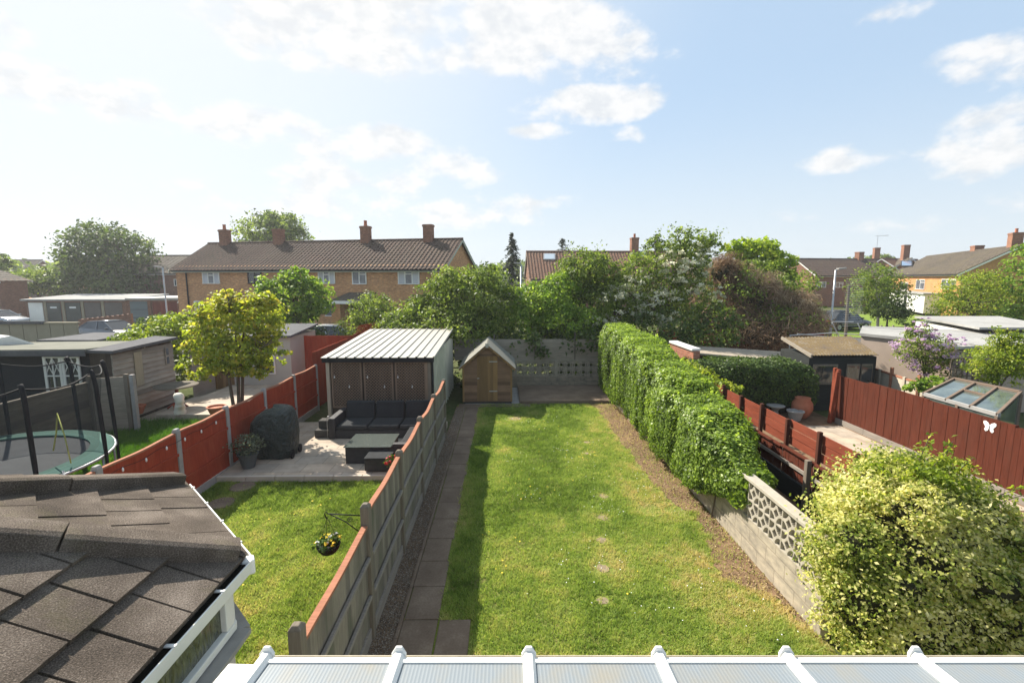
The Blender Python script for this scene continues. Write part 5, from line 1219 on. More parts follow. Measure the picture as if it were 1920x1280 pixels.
# pots by the clipped hedge
c = Vector((9.0, 13.8, .0)); t = thing('terracotta_urn', 'large round terracotta urn in front of the dark clipped hedge', 'urn', c)
mb = MB(); mb.lathe([(.14, 0), (.22, .1), (.29, .28), (.28, .45), (.2, .57), (.22, .62), (.17, .62), (.15, .5), (0, .5)], c, 24, cap=False); mb.build('urn_body', M['terracotta'], t, smooth=True)
c = Vector((8.62, 13.5, .0)); t = thing('grey_tub', 'pale grey round tub beside the terracotta urn', 'tub', c); pot(t, c, .22, .30, M['concpost'], 'tub_body')
c = Vector((8.22, 13.85, .0)); t = thing('stone_birdbath', 'low grey stone bowl beside the pale grey tub', 'bowl', c)
mb = MB(); mb.lathe([(.10, 0), (.08, .2), (.12, .28), (.25, .34), (.26, .37), (.2, .35), (0, .33)], c, 22, cap=False); mb.build('bowl_body', M['concrete'], t, smooth=True)
sheet('paved_strip', [(8.55, 8), (9.6, 8), (9.6, 13.0), (8.55, 13.0)], -.004, M['patio'])
# ------------------------------------------------------------------ vegetation
def B(px, py, Y, rx, ry, rd=None):
    c = ony(px, py, Y); k = Y * 1.01 / 890
    return (c.x, c.y, c.z, rx * k, (rd if rd else rx) * k, ry * k)
def ivy_mat():
    m = MT('ivy_leaves', .42, .3); a = m.n('ShaderNodeAttribute', attribute_name='v')
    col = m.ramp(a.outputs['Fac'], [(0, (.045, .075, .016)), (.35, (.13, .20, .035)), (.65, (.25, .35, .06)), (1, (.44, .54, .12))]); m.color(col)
    tr = m.n('ShaderNodeBsdfTranslucent'); m.l(m.mix(1., col, (1.2, 1.25, .5), 'MULTIPLY'), tr.inputs[0]); mx = m.n('ShaderNodeMixShader'); mx.inputs[0].default_value = .5
    m.l(m.b.outputs[0], mx.inputs[1]); m.l(tr.outputs[0], mx.inputs[2]); m.l(mx.outputs[0], m.t.nodes['Material Output'].inputs[0]); return m.m
M['ivy'] = ivy_mat()
M['varieg'] = m_leaf('variegated_leaves', [(0, (.09, .13, .02)), (.26, (.22, .29, .05)), (.46, (.46, .49, .12)), (.62, (.72, .68, .27)), (1, (.86, .80, .46))], .56, .55, .2, (1.05, 1.05, .6))
M['yellowgreen'] = m_leaf('yellow_green_leaves', [(0, (.10, .15, .018)), (.5, (.24, .32, .035)), (1, (.46, .47, .07))], .5)
M['maple'] = m_leaf('maple_leaves', [(0, (.14, .19, .02)), (.4, (.31, .37, .045)), (.7, (.52, .49, .075)), (1, (.62, .44, .10))], .55)
M['bright'] = m_leaf('bright_green_leaves', [(0, (.055, .105, .014)), (.5, (.17, .28, .034)), (1, (.36, .46, .08))], .5)
M['mid'] = m_leaf('dull_green_leaves', [(0, (.05, .08, .017)), (.45, (.15, .215, .04)), (1, (.36, .42, .11))], .52)
M['dark'] = m_leaf('dark_green_leaves', [(0, (.028, .05, .014)), (.5, (.075, .12, .03)), (1, (.17, .22, .07))], .45)
M['hedge'] = m_leaf('clipped_hedge_leaves', [(0, (.025, .045, .012)), (.5, (.065, .11, .022)), (1, (.17, .24, .05))], .35)
M['lime'] = m_leaf('lime_green_leaves', [(0, (.10, .17, .012)), (.5, (.25, .36, .025)), (1, (.48, .52, .05))], .55)
M['needle'] = m_leaf('conifer_needles', [(0, (.012, .025, .014)), (.5, (.03, .052, .03)), (1, (.07, .10, .06))], .2)
M['blossom'] = m_leaf('white_blossom', [(0, (.5, .5, .36)), (.5, (.78, .77, .62)), (1, (.88, .87, .76))], .6, .7, .1, (1, 1, .92))
M['lilac'] = m_leaf('lilac_blossom', [(0, (.36, .20, .38)), (.5, (.58, .40, .58)), (1, (.76, .62, .74))], .4, .7, .1, (1, .9, 1))
M['twig'] = m_leaf('dry_brown_twigs', [(0, (.10, .062, .038)), (.5, (.24, .16, .10)), (1, (.46, .34, .22))], .25, .9, .1, (1, .9, .8))
M['straw'] = m_leaf('straw_twigs', [(0, (.2, .15, .09)), (.5, (.36, .28, .18)), (1, (.5, .4, .27))], .2, .9, .1, (1, .9, .8))
M['core'] = m_plain('shaded_solid_core', (.035, .035, .02), 1, .4, 20, 0, bump=.8)  # for the solid dark cores added inside hedges, bush and thicket
# --- ivy hedge over the right boundary wall
ih = thing('ivy_hedge', 'tall clipped ivy hedge with glossy leaves running over the right boundary wall', 'hedge', (4.1, 12, 0))
HY0, HY1 = 6.98, 16.9
def hprof(y):
    t = (y - HY0) / (HY1 - HY0)
    zt = np.interp(y, [6.95, 7.55, 8.7, 10.3, 13.2, 16.9], [1.16, 1.50, 1.74, 2.04, 2.38, 2.52]); zb = np.interp(y, [6.95, 7.4, 8.3, 10, 17], [.80, .50, .20, .08, .04])
    xl = np.interp(y, [7.1, 8, 12, 17], [3.62, 3.42, 3.44, 3.46]); xr = np.interp(y, [7.1, 8, 10, 17], [4.12, 4.42, 4.62, 4.72]); return xl, xr, zb, zt
def hedge_surf(y, ph, lump=1.0, k=1.0):
    xl, xr, zb, zt = hprof(y); xc, zc = (xl + xr) / 2, (zb + zt) / 2; hw, hh = (xr - xl) / 2, (zt - zb) / 2
    c, s = np.cos(ph), np.sin(ph); e = .42
    X = np.sign(c) * np.abs(c) ** e; Z = np.sign(s) * np.abs(s) ** e
    b = (fbm(y * 1.3, ph * 1.1, 3., 4) - .5) * .26 * lump + (fbm(y * 4.2, ph * 3.2, 8., 2) - .5) * .16 * lump
    return xc + X * (hw * k + b), zc + Z * (hh * k + b * .8), c, s
def arc_phi(a0, a1, n, e=.42, asp=.6):
    q = np.linspace(a0, a1, 4000); c, s = np.cos(q), np.sin(q); x = asp * np.sign(c) * np.abs(c) ** e; z = np.sign(s) * np.abs(s) ** e
    L = np.concatenate([[0], np.cumsum(np.hypot(np.diff(x), np.diff(z)))]); return np.interp(RNG.random(n) * L[-1], L, q)
n = 150000
y = HY0 - .1 + (HY1 - HY0 + .1) * RNG.random(n) ** 1.25; ph = arc_phi(-.7, math.pi + .62, n)
X, Z, c_, s_ = hedge_surf(y, ph)
d = RNG.normal(size=n) * .030 - .015; N = nrm_(np.stack([c_, RNG.normal(size=n) * .35, s_ + .25], 1) + RNG.normal(size=(n, 3)) * .42)
P = np.stack([X, y, Z], 1) + N * d[:, None]
P[:, 1] += np.where(y < 7.5, (7.5 - y) * .3 * RNG.random(n), 0)
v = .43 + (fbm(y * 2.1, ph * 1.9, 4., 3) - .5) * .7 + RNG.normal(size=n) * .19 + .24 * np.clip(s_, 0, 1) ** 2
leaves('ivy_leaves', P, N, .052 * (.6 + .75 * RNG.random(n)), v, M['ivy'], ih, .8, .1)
# end face and drooping sprays at the near end
n = 4200; q = RNG.random(n); ph = RNG.uniform(0, 2 * np.pi, n); X, Z, c_, s_ = hedge_surf(np.full(n, 7.08), ph, 1.0); cx, cz_ = X.mean(), Z.mean(); rr = np.sqrt(q)
P = np.stack([cx + (X - cx) * rr, 7.01 - .16 * (1 - rr ** 2) + RNG.normal(size=n) * .06, cz_ + (Z - cz_) * rr], 1); N = nrm_(np.array([0, -1, .4]) + RNG.normal(size=(n, 3)) * .55)
leaves('ivy_end_leaves', P, N, .085 * (.6 + .7 * RNG.random(n)), .45 + RNG.normal(size=n) * .2, M['ivy'], ih, .8, .1)
yy = np.linspace(HY0 + .12, HY1 - .1, 50); pp = np.linspace(0, 2 * np.pi, 25)[:-1]; YY, PP = np.meshgrid(yy, pp, indexing='ij'); X, Z, _, _ = hedge_surf(YY, PP, 1.0, .84)
mb = MB(); mb.add(list(zip(X.ravel(), YY.ravel(), Z.ravel())), [(i * 24 + j, i * 24 + (j + 1) % 24, (i + 1) * 24 + (j + 1) % 24, (i + 1) * 24 + j) for i in range(49) for j in range(24)] + [tuple(range(24)), tuple(range(49 * 24, 50 * 24))]); mb.build('ivy_light_blocker', M['core'], ih)  # solid inner hull added so light cannot pass through the ivy
mb = MB(); g = random.Random(6)
for i in range(9):
    y_ = 7.2 + g.random() ** 2 * 8.5; x = 3.66 + g.uniform(-.02, .02); mb.tube([(x - .02, y_, -.02), (x + g.uniform(-.05, .05), y_ + g.uniform(-.1, .1), .45), (x, y_ + g.uniform(-.25, .25), .85)], [.016, .01, .006], 5)
mb.build('ivy_roots', M['bark'], ih)
# fresh shoots on the hedge top
n = 60; P = []; NN = []; DV = []
for i in range(n):
    y_ = RNG.uniform(7.6, 16.8); x0, z0, _, _ = [float(t) for t in hedge_surf(np.array(y_), np.array(RNG.uniform(.7, 2.3)))]; h = RNG.uniform(.06, .16)
    for k in range(7): P.append((x0 + RNG.normal() * .03, y_ + RNG.normal() * .03, z0 + h * k / 7)); NN.append(RNG.normal(size=3) + (0, 0, .6))
leaves('ivy_shoot_leaves', np.array(P), nrm_(np.array(NN)), .07, RNG.uniform(.6, 1, len(P)), M['ivy'], ih, .7)
# --- variegated bush
vb = thing('variegated_bush', 'big rounded cream and green variegated bush at lower right', 'bush', (5.2, 5.4, 0))
vbl = [(4.35, 4.95, 1.05, .92, .72, .98), (4.95, 5.15, .95, .86, .75, .92), (4.7, 5.35, 1.5, .82, .7, .62), (3.92, 4.72, .62, .52, .5, .66), (3.95, 4.95, 1.2, .5, .42, .5), (5.05, 4.6, .66, .74, .55, .68), (5.35, 4.8, .6, .45, .5, .62), (4.85, 5.5, 1.6, .5, .5, .42), (4.4, 4.6, .6, .85, .45, .6), (3.72, 4.78, 1.32, .3, .28, .3), (4.3, 4.7, 1.72, .36, .3, .28), (5.25, 4.95, 1.5, .36, .3, .3), (4.85, 4.35, 1.12, .34, .28, .3), (5.55, 4.7, .95, .3, .28, .28), (4.1, 4.5, .95, .28, .22, .28)]
P, N, v = crown_pts(vbl, 105000, 21, .20, 48, .78, up=.5)
v = .47 + (fbm(P[:, 0] * 2.2, P[:, 1] * 2.2, P[:, 2] * 2.2) - .5) * 1.0 + RNG.normal(size=len(P)) * .20
q = P[:, 2] > .03; leaves('leaves', P[q], N[q], .043 * (.6 + .8 * RNG.random(q.sum())), v[q], M['varieg'], vb, .62, .1)
mb = MB()
for b in vbl:
    m2 = MB(); m2.lathe([(.02, -.95), (.5, -.85), (.85, -.5), (.98, 0), (.85, .5), (.5, .85), (.02, .97)], (0, 0, 0), 14); mb.add([(b[0] + x * b[3] * .68, b[1] + y_ * b[4] * .68, max(.02, b[2] + z * b[5] * .68)) for x, y_, z in m2.v], m2.f)
mb.build('bush_solid_core', M['core'], vb)  # added solid dark lumps filling the gaps behind the leaves
g = random.Random(15)
for i in range(26):
    p_ = Vector((g.uniform(4.2, 5.5), g.uniform(4.6, 5.0), g.uniform(.05, .3))); e = p_ + Vector((g.uniform(-.6, .6), g.uniform(-.5, -.1), g.uniform(.5, 1.1)))
    mb = MB(); mb.tube([p_, p_.lerp(e, .5) + Vector((g.uniform(-.08, .08), 0, .08)), e], [.018, .012, .005], 5); mb.build('branch', M['bark'], vb)
mb = MB(); P = []; NN = []; SH = [((5.15, 5.5, 1.85), (5.28, 5.35, 2.36)), ((5.3, 5.6, 1.9), (5.45, 5.5, 2.15)), ((4.75, 5.6, 1.9), (4.62, 5.6, 2.1)), ((5.9, 5.5, 1.55), (6.5, 5.35, 1.86)), ((6.0, 5.4, 1.4), (6.6, 5.2, 1.55)), ((6.3, 5.1, 1.2), (6.72, 4.95, 1.25)), ((5.6, 5.7, 1.9), (5.75, 5.65, 2.1)), ((4.5, 5.4, 1.7), (4.3, 5.35, 1.82)), ((4.95, 5.4, 1.95), (4.9, 5.3, 2.15)), ((5.05, 5.5, 1.95), (5.12, 5.42, 2.5)), ((5.3, 5.5, 1.9), (5.36, 5.4, 2.42)), ((5.5, 5.55, 1.8), (5.66, 5.45, 2.2)), ((4.65, 5.45, 1.9), (4.6, 5.4, 2.2)), ((5.75, 5.4, 1.6), (6.05, 5.25, 1.95)), ((5.9, 5.2, 1.4), (6.3, 5.05, 1.7))]
for a, b in SH:
    a, b = Vector(a) - Vector((.45, .38, .03)), Vector(b) - Vector((.45, .38, .03)); mb.tube([a, a.lerp(b, .5) + Vector((0, 0, .04)), b], [.008, .006, .003], 5)
    for k in range(22):
        p_ = a.lerp(b, k / 21); 
        for s_ in range(2): P.append(p_ + Vector(RNG.normal(size=3) * .025)); NN.append(RNG.normal(size=3) + np.array([0, 0, .5]))
mb.build('shoot_stems', M['bark'], vb); leaves('shoot_leaves', np.array(P), nrm_(np.array(NN)), .07, RNG.random(len(P)), M['yellowgreen'], vb, .5)
P, N, v = crown_pts([(4.55, 5.1, 1.9, .42, .45, .26), (5.0, 5.2, 1.78, .5, .4, .28), (4.75, 5.0, 2.08, .22, .25, .22), (5.3, 4.9, 1.2, .4, .35, .25), (4.2, 5.0, 1.75, .3, .3, .2)], 6500, 4, .25, 30); leaves('plain_green_shoots', P, N, .055, v, M['yellowgreen'], vb, .5)
vb.location.x += .10
# --- clipped dark hedge across the right garden
hd = thing('clipped_hedge', 'dark green clipped hedge across the right neighbour garden', 'hedge', (7.9, 14.9, 0))
n = 24000; X = RNG.uniform(5.0, 9.6, n); ph = arc_phi(-.4, np.pi + .2, n, .45, 1.); b = (fbm(X * 1.6, ph * 1.5, 2, 3) - .5) * .5; s_, c_ = np.sin(ph), np.cos(ph)
Y = 14.9 - np.sign(c_) * np.abs(c_) ** .45 * (.75 + b); Z = .80 + np.sign(s_) * np.abs(s_) ** .45 * (.74 + b * .8) - np.clip(X - 9.2, 0, 1) * .3
N = nrm_(np.stack([RNG.normal(size=n) * .4, -c_, s_ + .2], 1) + RNG.normal(size=(n, 3)) * .45); P = np.stack([X, Y, Z], 1) + RNG.normal(size=(n, 3)) * .04; q = P[:, 2] > .02
leaves('hedge_leaves', P[q], N[q], .075 * (.6 + .8 * RNG.random(q.sum())), (.45 + RNG.normal(size=n) * .2 + (fbm(X * 3, Z * 3) - .5) * .5)[q], M['hedge'], hd)
mb = MB(); mb.bx(5.1, 9.5, 14.35, 15.45, 0, 1.35); mb.build('hedge_light_blocker', M['core'], hd)  # solid box added inside the hedge to block light
tree('climber_bush', 'light green leafy climber where the two tier fence meets the dark hedge', 'bush', (5.5, 12.8, 0), [(5.45, 12.9, 1.35, .55, .6, .35), (5.9, 12.3, 1.2, .4, .5, .3), (5.3, 13.6, 1.5, .5, .6, .3)], 3000, .09, M['yellowgreen'], M['bark'], .03, 31, per=16, shell=.6)
# --- maple in the left garden
mp_ = onz(437, 775, .1); mY = 12.4
mx0 = onx(437, 765, ony(437, 765, mY).x)
t = thing('small_maple', 'small yellow green maple tree with several thin stems beside the red fence', 'tree', (ony(437, 760, mY).x, mY, .05))
mb = MB(); base = Vector((ony(437, 765, mY).x, mY, .05)); fork_ = ony(446, 690, mY)
mbl = [B(385, 640, mY, 42, 52), B(440, 600, mY, 55, 52), B(490, 600, mY, 45, 52), B(515, 650, mY, 28, 38), B(445, 660, mY, 65, 42), B(375, 690, mY, 34, 24), B(430, 565, mY, 30, 26), B(495, 565, mY, 28, 20), B(478, 690, mY, 38, 22), B(390, 590, mY, 26, 26)]
stems = [((437, 765), (428, 700), (405, 640)), ((440, 765), (446, 690), (440, 600)), ((444, 765), (455, 700), (490, 620)), ((446, 690), (470, 660), (515, 640)), ((428, 705), (400, 690), (375, 680)), ((446, 660), (460, 610), (490, 565)), ((442, 620), (430, 590), (428, 555)), ((405, 650), (390, 620), (385, 590))]
for i, s_ in enumerate(stems):
    dz = (i % 3 - 1) * .3; pts = [ony(px, py, mY + dz * k * .5) for k, (px, py) in enumerate(s_)]
    if i < 3: pts[0].z = .0
    r0 = .05 if i < 3 else .03; mb.tube([pts[0], pts[0].lerp(pts[1], .5) + Vector((.02, .03, 0)), pts[1], pts[1].lerp(pts[2], .5), pts[2]], [r0, r0 * .9, r0 * .75, r0 * .5, r0 * .25], 7)
    g = random.Random(i)
    for _ in range(7):
        a = pts[1].lerp(pts[2], g.random()); e = a + Vector((g.uniform(-.7, .7), g.uniform(-.6, .6), g.uniform(-.1, .6))); mb.tube([a, a.lerp(e, .5) + Vector((0, 0, .06)), e], [.012, .008, .004], 5)
mb.build('trunk', M['bark'], t, smooth=True, fix=False)
P, N, v = crown_pts(mbl, 11000, 17, .20, 18, .25, up=.5)
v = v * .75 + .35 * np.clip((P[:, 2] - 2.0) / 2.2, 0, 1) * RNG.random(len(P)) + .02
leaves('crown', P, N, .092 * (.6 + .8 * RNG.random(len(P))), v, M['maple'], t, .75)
# vines over the fence left of the maple
t = thing('vine_mound', 'leafy vine sprawling over the roofs left of the small maple', 'vine', (-13.5, 17, 0))
vb_ = [B(330, 640, 17.4, 40, 36, 50), B(290, 628, 17.6, 45, 24, 50), B(250, 636, 17.6, 34, 12, 40), B(345, 610, 17.6, 34, 26, 40), B(318, 612, 17.8, 30, 20, 40), B(350, 670, 17.2, 26, 50, 40)]
limbs((-12.2, 17.4, 0), vb_, .06, 4).build('stems', M['bark'], t)
P, N, v = crown_pts(vb_, 6500, 9, .22, 18, .6, up=.6); leaves('foliage', P, N, .13, v, M['yellowgreen'], t)
t = thing('rounded_evergreen', 'dark rounded evergreen bush under the lamp post at left', 'bush', (ony(300, 620, 25).x, 25, 0)); vb_ = [B(298, 606, 25, 36, 14), B(300, 620, 25, 30, 20)]
limbs((vb_[0][0], 25, 0), vb_, .07, 4).build('trunk', M['bark'], t); P, N, v = crown_pts(vb_, 2200, 9, .2, 16, .7); leaves('crown', P, N, .16, v, M['dark'], t)
# --- trees and shrubs along the back, left to right
def bt(name, label, cat, base, blobs, n, size, ml, seed, mw='bark', r0=.12, **k):
    bx_ = ony(base[0], 600, base[1]); return tree(name, label, cat, (bx_.x, base[1], 0), blobs, n, size, M[ml], M[mw], r0, seed, group=k.pop('group', None), **k)
bt('acer_tree', 'bright green leafy tree between the maple and the terrace porch', 'tree', (552, 23), [B(550, 560, 23, 62, 44), B(515, 540, 23, 34, 28), B(590, 560, 23, 32, 34), B(560, 525, 23, 36, 20), B(540, 600, 23.4, 52, 44)], 8500, .17, 'bright', 41, r0=.13, group='trees and shrubs behind the back gardens')
bt('evergreen_shrub', 'dark leafy shrub filling the gap below the bright green tree', 'shrub', (560, 22.2), [B(545, 640, 22.2, 55, 34), B(590, 650, 22.4, 34, 34)], 3200, .16, 'dark', 42, group='trees and shrubs behind the back gardens')
bt('dull_shrub', 'blue green shrub in front of the terrace porch', 'shrub', (695, 21.5), [B(690, 585, 21.5, 36, 40), B(680, 620, 21.5, 44, 28), B(720, 600, 21.5, 34, 46)], 7540, 0.107, 'mid', 43, group='trees and shrubs behind the back gardens')
bt('laurel_mass', 'broad grey green shrub rising to the right hand end of the terrace', 'shrub', (790, 20.2), [B(785, 592, 20.2, 40, 34), B(815, 560, 20.4, 36, 36), B(752, 615, 20, 44, 30), B(845, 560, 20.2, 44, 44)], 13775, 0.111, 'mid', 44, r0=.14, group='trees and shrubs behind the back gardens')
bt('green_thicket', 'wide green thicket behind the small apex shed', 'shrub', (890, 19.4), [B(890, 555, 19.5, 62, 54), B(850, 525, 19.6, 40, 26), B(915, 520, 19.6, 40, 24), B(930, 580, 19.4, 52, 52), B(880, 615, 19.1, 70, 36), B(820, 610, 19.1, 44, 40)], 18850, 0.111, 'mid', 45, r0=.14, group='trees and shrubs behind the back gardens')
bt('privet_thicket', 'yellow tinged green shrub right of the slim lamp post', 'shrub', (1010, 19.6), [B(1010, 570, 19.5, 56, 42), B(1050, 550, 19.5, 40, 38), B(985, 600, 19.3, 46, 40), B(1065, 605, 19.1, 60, 40)], 13050, 0.111, 'bright', 46, group='trees and shrubs behind the back gardens')
bt('round_topped_tree', 'round topped dark green tree in front of the skylight roof', 'tree', (1095, 20.6), [B(1095, 505, 20.6, 52, 38), B(1075, 535, 20.4, 46, 40), B(1125, 520, 20.6, 40, 40), B(1105, 575, 20.4, 60, 50)], 13775, 0.115, 'mid', 47, group='trees and shrubs behind the back gardens', r0=.13)
bt('dark_understorey', 'shaded dark shrubs under the blossoming tree behind the back wall', 'shrub', (1120, 19.4), [B(1000, 640, 19.1, 70, 34), B(1110, 635, 19.3, 90, 38), B(1230, 620, 19.6, 90, 50), B(1330, 610, 20.4, 60, 50), B(1000, 690, 18.9, 80, 34, 40), B(1110, 690, 18.9, 80, 34, 40), B(850, 690, 18.8, 50, 40, 40), B(920, 680, 19, 60, 40, 40)], 12500, .16, 'dark', 48, group='trees and shrubs behind the back gardens')
hbl = [B(1180, 555, 19.5, 46, 46), B(1200, 505, 19.8, 40, 34), B(1240, 560, 19.6, 46, 52), B(1275, 500, 20.4, 46, 50), B(1290, 455, 20.4, 38, 30), B(1150, 590, 19.3, 40, 40), B(1230, 470, 20.4, 26, 28), B(1325, 470, 20.4, 26, 32), B(1300, 545, 19.6, 34, 50)]
h_ = bt('hawthorn_tree', 'tall hawthorn covered with white blossom in the middle of the back hedge', 'tree', (1240, 20.1), hbl, 16675, 0.107, 'mid', 49, r0=.16)
P, N, v = crown_pts([B(1165, 575, 19.3, 40, 44), B(1200, 540, 19.4, 36, 34), B(1235, 575, 19.3, 42, 40), B(1290, 520, 19.6, 34, 36), B(1300, 480, 19.8, 24, 26), B(1335, 540, 19.6, 20, 14), B(1345, 552, 19.5, 18, 14), B(1260, 500, 19.6, 30, 30), B(1120, 600, 19.1, 26, 18), B(1320, 500, 19.6, 16, 40)], 5600, 50, .15, 20, .8); leaves('blossom', P, N, .09, v, M['blossom'], h_, .9)
# sprays breaking the outline
P = []; NN = []
for (px, py) in [(1262, 428), (1335, 440), (1120, 462), (1080, 458), (1230, 440), (1345, 434), (1290, 425)]:
    a = ony(px, py + 25, 20.3); b = ony(px + RNG.uniform(-14, 14), py - 4, 20.3)
    for k in range(40): P.append(np.array(a.lerp(b, RNG.random())) + RNG.normal(size=3) * .12); NN.append(RNG.normal(size=3))
leaves('top_sprays', np.array(P), nrm_(np.array(NN)), .11, RNG.random(len(P)), M['mid'], h_)
# brown creeper thicket
t = thing('dry_thicket', 'brown tangled mound of dry creeper right of the white blossoming tree', 'thicket', (ony(1440, 600, 23.5).x, 23.5, 0))
tb_ = [B(1365, 525, 23, 40, 50), B(1352, 512, 22.6, 30, 30), B(1405, 555, 23, 56, 42), B(1470, 582, 23, 56, 40), B(1515, 612, 22.6, 40, 36), B(1340, 595, 22.8, 60, 60), B(1430, 620, 22.4, 100, 40), B(1450, 560, 23.2, 44, 26)]
limbs((t.location.x, 23.5, 0), tb_, .13, 3, sub=6).build('stems', M['bark'], t)
def twigs(name, blobs, n, ln, wd, m, seed, shell, par):
    P, N, v = crown_pts(blobs, n, seed, .25, 20, shell, up=.1); O = nrm_(N + np.array([0, 0, -.25])); leaves(name, P, nrm_(RNG.normal(size=(n, 3))), ln * (.5 + RNG.random(n)), v, m, par, wd, .0, dirv=O * .7 + np.array([.1, 0, -.2]))
twigs('twigs', tb_, 34000, .40, .055, M['twig'], 51, .5, t); twigs('pale_twigs', [B(1420, 530, 22.6, 40, 24), B(1480, 565, 22.4, 44, 24), B(1500, 600, 22.2, 50, 26)], 4500, .45, .045, M['straw'], 52, .6, t)
P, N, v = crown_pts([B(1490, 530, 23, 44, 24), B(1535, 560, 22.8, 22, 36), B(1425, 500, 23, 30, 20), B(1380, 540, 22.4, 50, 40), B(1450, 600, 22, 70, 30)], 4200, 53, .25, 14, .5); leaves('green_shoots', P, N, .14, v * .8, M['mid'], t)
mb = MB()
for b in tb_:
    m2 = MB(); m2.lathe([(.02, -.95), (.5, -.85), (.85, -.5), (.98, 0), (.85, .5), (.5, .85), (.02, .97)], (0, 0, 0), 12); mb.add([(b[0] + x * b[3] * .6, b[1] + y_ * b[4] * .6, max(.02, b[2] + z * b[5] * .6)) for x, y_, z in m2.v], m2.f)
mb.build('thicket_solid_core', M['core'], t)  # added solid dark lumps filling the mound behind the twigs
bt('lime_tree', 'vivid lime green tree rising behind the brown thicket', 'tree', (1425, 30), [B(1420, 475, 30, 42, 26), B(1455, 495, 30, 36, 24), B(1390, 465, 30, 30, 18), B(1445, 530, 30, 44, 34), B(1400, 510, 30, 40, 40)], 6500, .24, 'lime', 54)
# conifers
def conifer(label, px, ytop, ybase, Y, wpx, n, seed, droop=.35, group='dark conifers on the skyline'):
    top = ony(px, ytop, Y); k = Y / 890; bt_ = ony(px, ybase, Y); t = thing('conifer_tree', label, 'tree', (top.x, Y, 0), group=group); mb = MB(); mb.tube([(top.x, Y, 0), (top.x, Y, top.z * .5), (top.x, Y, top.z)], [.16, .1, .02], 7); mb.build('trunk', M['bark'], t)
    g = np.random.default_rng(seed); H = top.z - bt_.z; P = []; NN = []; DV = []
    for i in range(n // 16):
        u = g.random() ** .8; z = top.z - u * H; r = wpx * k * 1.45 * (u ** .7) * g.uniform(.45, 1.15) * (1 if u < .85 else .8); a = g.uniform(0, 6.28)
        for j in range(16):
            s_ = g.random(); P.append((top.x + math.cos(a) * r * s_ + g.normal() * .06, Y + math.sin(a) * r * s_ + g.normal() * .06, z - droop * r * s_ ** 1.5 + g.normal() * .05)); NN.append((g.normal() * .5, g.normal() * .5, .8)); DV.append((math.cos(a), math.sin(a), -.4))
    leaves('crown', np.array(P), nrm_(np.array(NN)), .30, g.random(len(P)), M['needle'], t, .35, dirv=np.array(DV))
conifer('tall ragged dark conifer left of the skylight roof', 960, 436, 560, 45, 26, 3400, 61, .6)
conifer('small pointed conifer tip behind the skylight roof', 1054, 446, 500, 62, 22, 1100, 62, .1)
conifer('tiny dark conifer just right of the brown roof chimney', 1192, 453, 500, 62, 14, 900, 63)
conifer('broader dark conifer touching the blossoming tree top', 1230, 441, 500, 58, 26, 1800, 64, .1)
# big trees at the left and behind the terrace
bt('large_round_tree', 'large round dark green tree behind the row of garages', 'tree', (205, 58), [B(205, 490, 58, 78, 54), B(165, 470, 58, 44, 40), B(195, 445, 58, 46, 30), B(240, 470, 58, 46, 36), B(150, 520, 58, 42, 40), B(265, 520, 58, 42, 36), B(205, 530, 57, 88, 30), B(285, 535, 58, 28, 24)], 15000, .36, 'dark', 71, r0=.4)
bt('garden_tree', 'pale green loose shrubby tree left of the large round tree', 'tree', (75, 56), [B(75, 525, 56, 46, 22), B(50, 540, 56, 26, 16), B(105, 535, 56, 30, 24)], 4200, .32, 'mid', 72, r0=.2)
bt('edge_tree', 'small grey green tree at the far left edge of the view', 'tree', (5, 60), [B(2, 495, 60, 20, 14), B(-20, 490, 60, 30, 20)], 1600, .34, 'mid', 73, r0=.2)
bt('skyline_tree', 'airy round topped tree rising behind the terrace roof', 'tree', (510, 62), [B(510, 430, 62, 56, 32), B(475, 440, 62, 34, 26), B(545, 445, 62, 34, 26), B(515, 412, 62, 34, 16), B(510, 470, 62, 60, 30)], 7500, .38, 'mid', 74, r0=.3, shell=.3)
# right hand side trees
bt('birch_tree', 'slender pale trunked birch in front of the orange brick terrace', 'tree', (1648, 31), [B(1650, 545, 31, 50, 44), B(1640, 515, 31, 36, 24), B(1675, 560, 31, 36, 40), B(1620, 560, 31, 30, 34)], 6500, .13, 'mid', 81, 'bark_pale', r0=.10, shell=.3)
bt('low_shrub', 'rounded green shrub at the birch foot', 'shrub', (1665, 30), [B(1665, 582, 30, 34, 18)], 1500, .16, 'dark', 82)
bt('hawthorn_bush_tree', 'spreading yellow green tree covering the right part of the orange terrace', 'tree', (1830, 29), [B(1830, 560, 29, 66, 48), B(1790, 580, 29, 44, 34), B(1875, 570, 29, 50, 52), B(1840, 528, 29, 44, 24), B(1800, 545, 29, 36, 24)], 10500, .12, 'yellowgreen', 83, r0=.14, shell=.3)
bt('tall_edge_tree', 'bright green tree cut off by the right edge of the view', 'tree', (1940, 27), [B(1930, 520, 27, 44, 46), B(1945, 480, 27, 36, 30), B(1935, 580, 27, 50, 50)], 4500, .18, 'bright', 84)
bt('far_right_tree', 'rounded tree showing above the far orange terrace roof', 'tree', (1650, 95), [B(1650, 492, 95, 26, 14), B(1575, 498, 95, 18, 8)], 1500, .5, 'mid', 85, r0=.25)
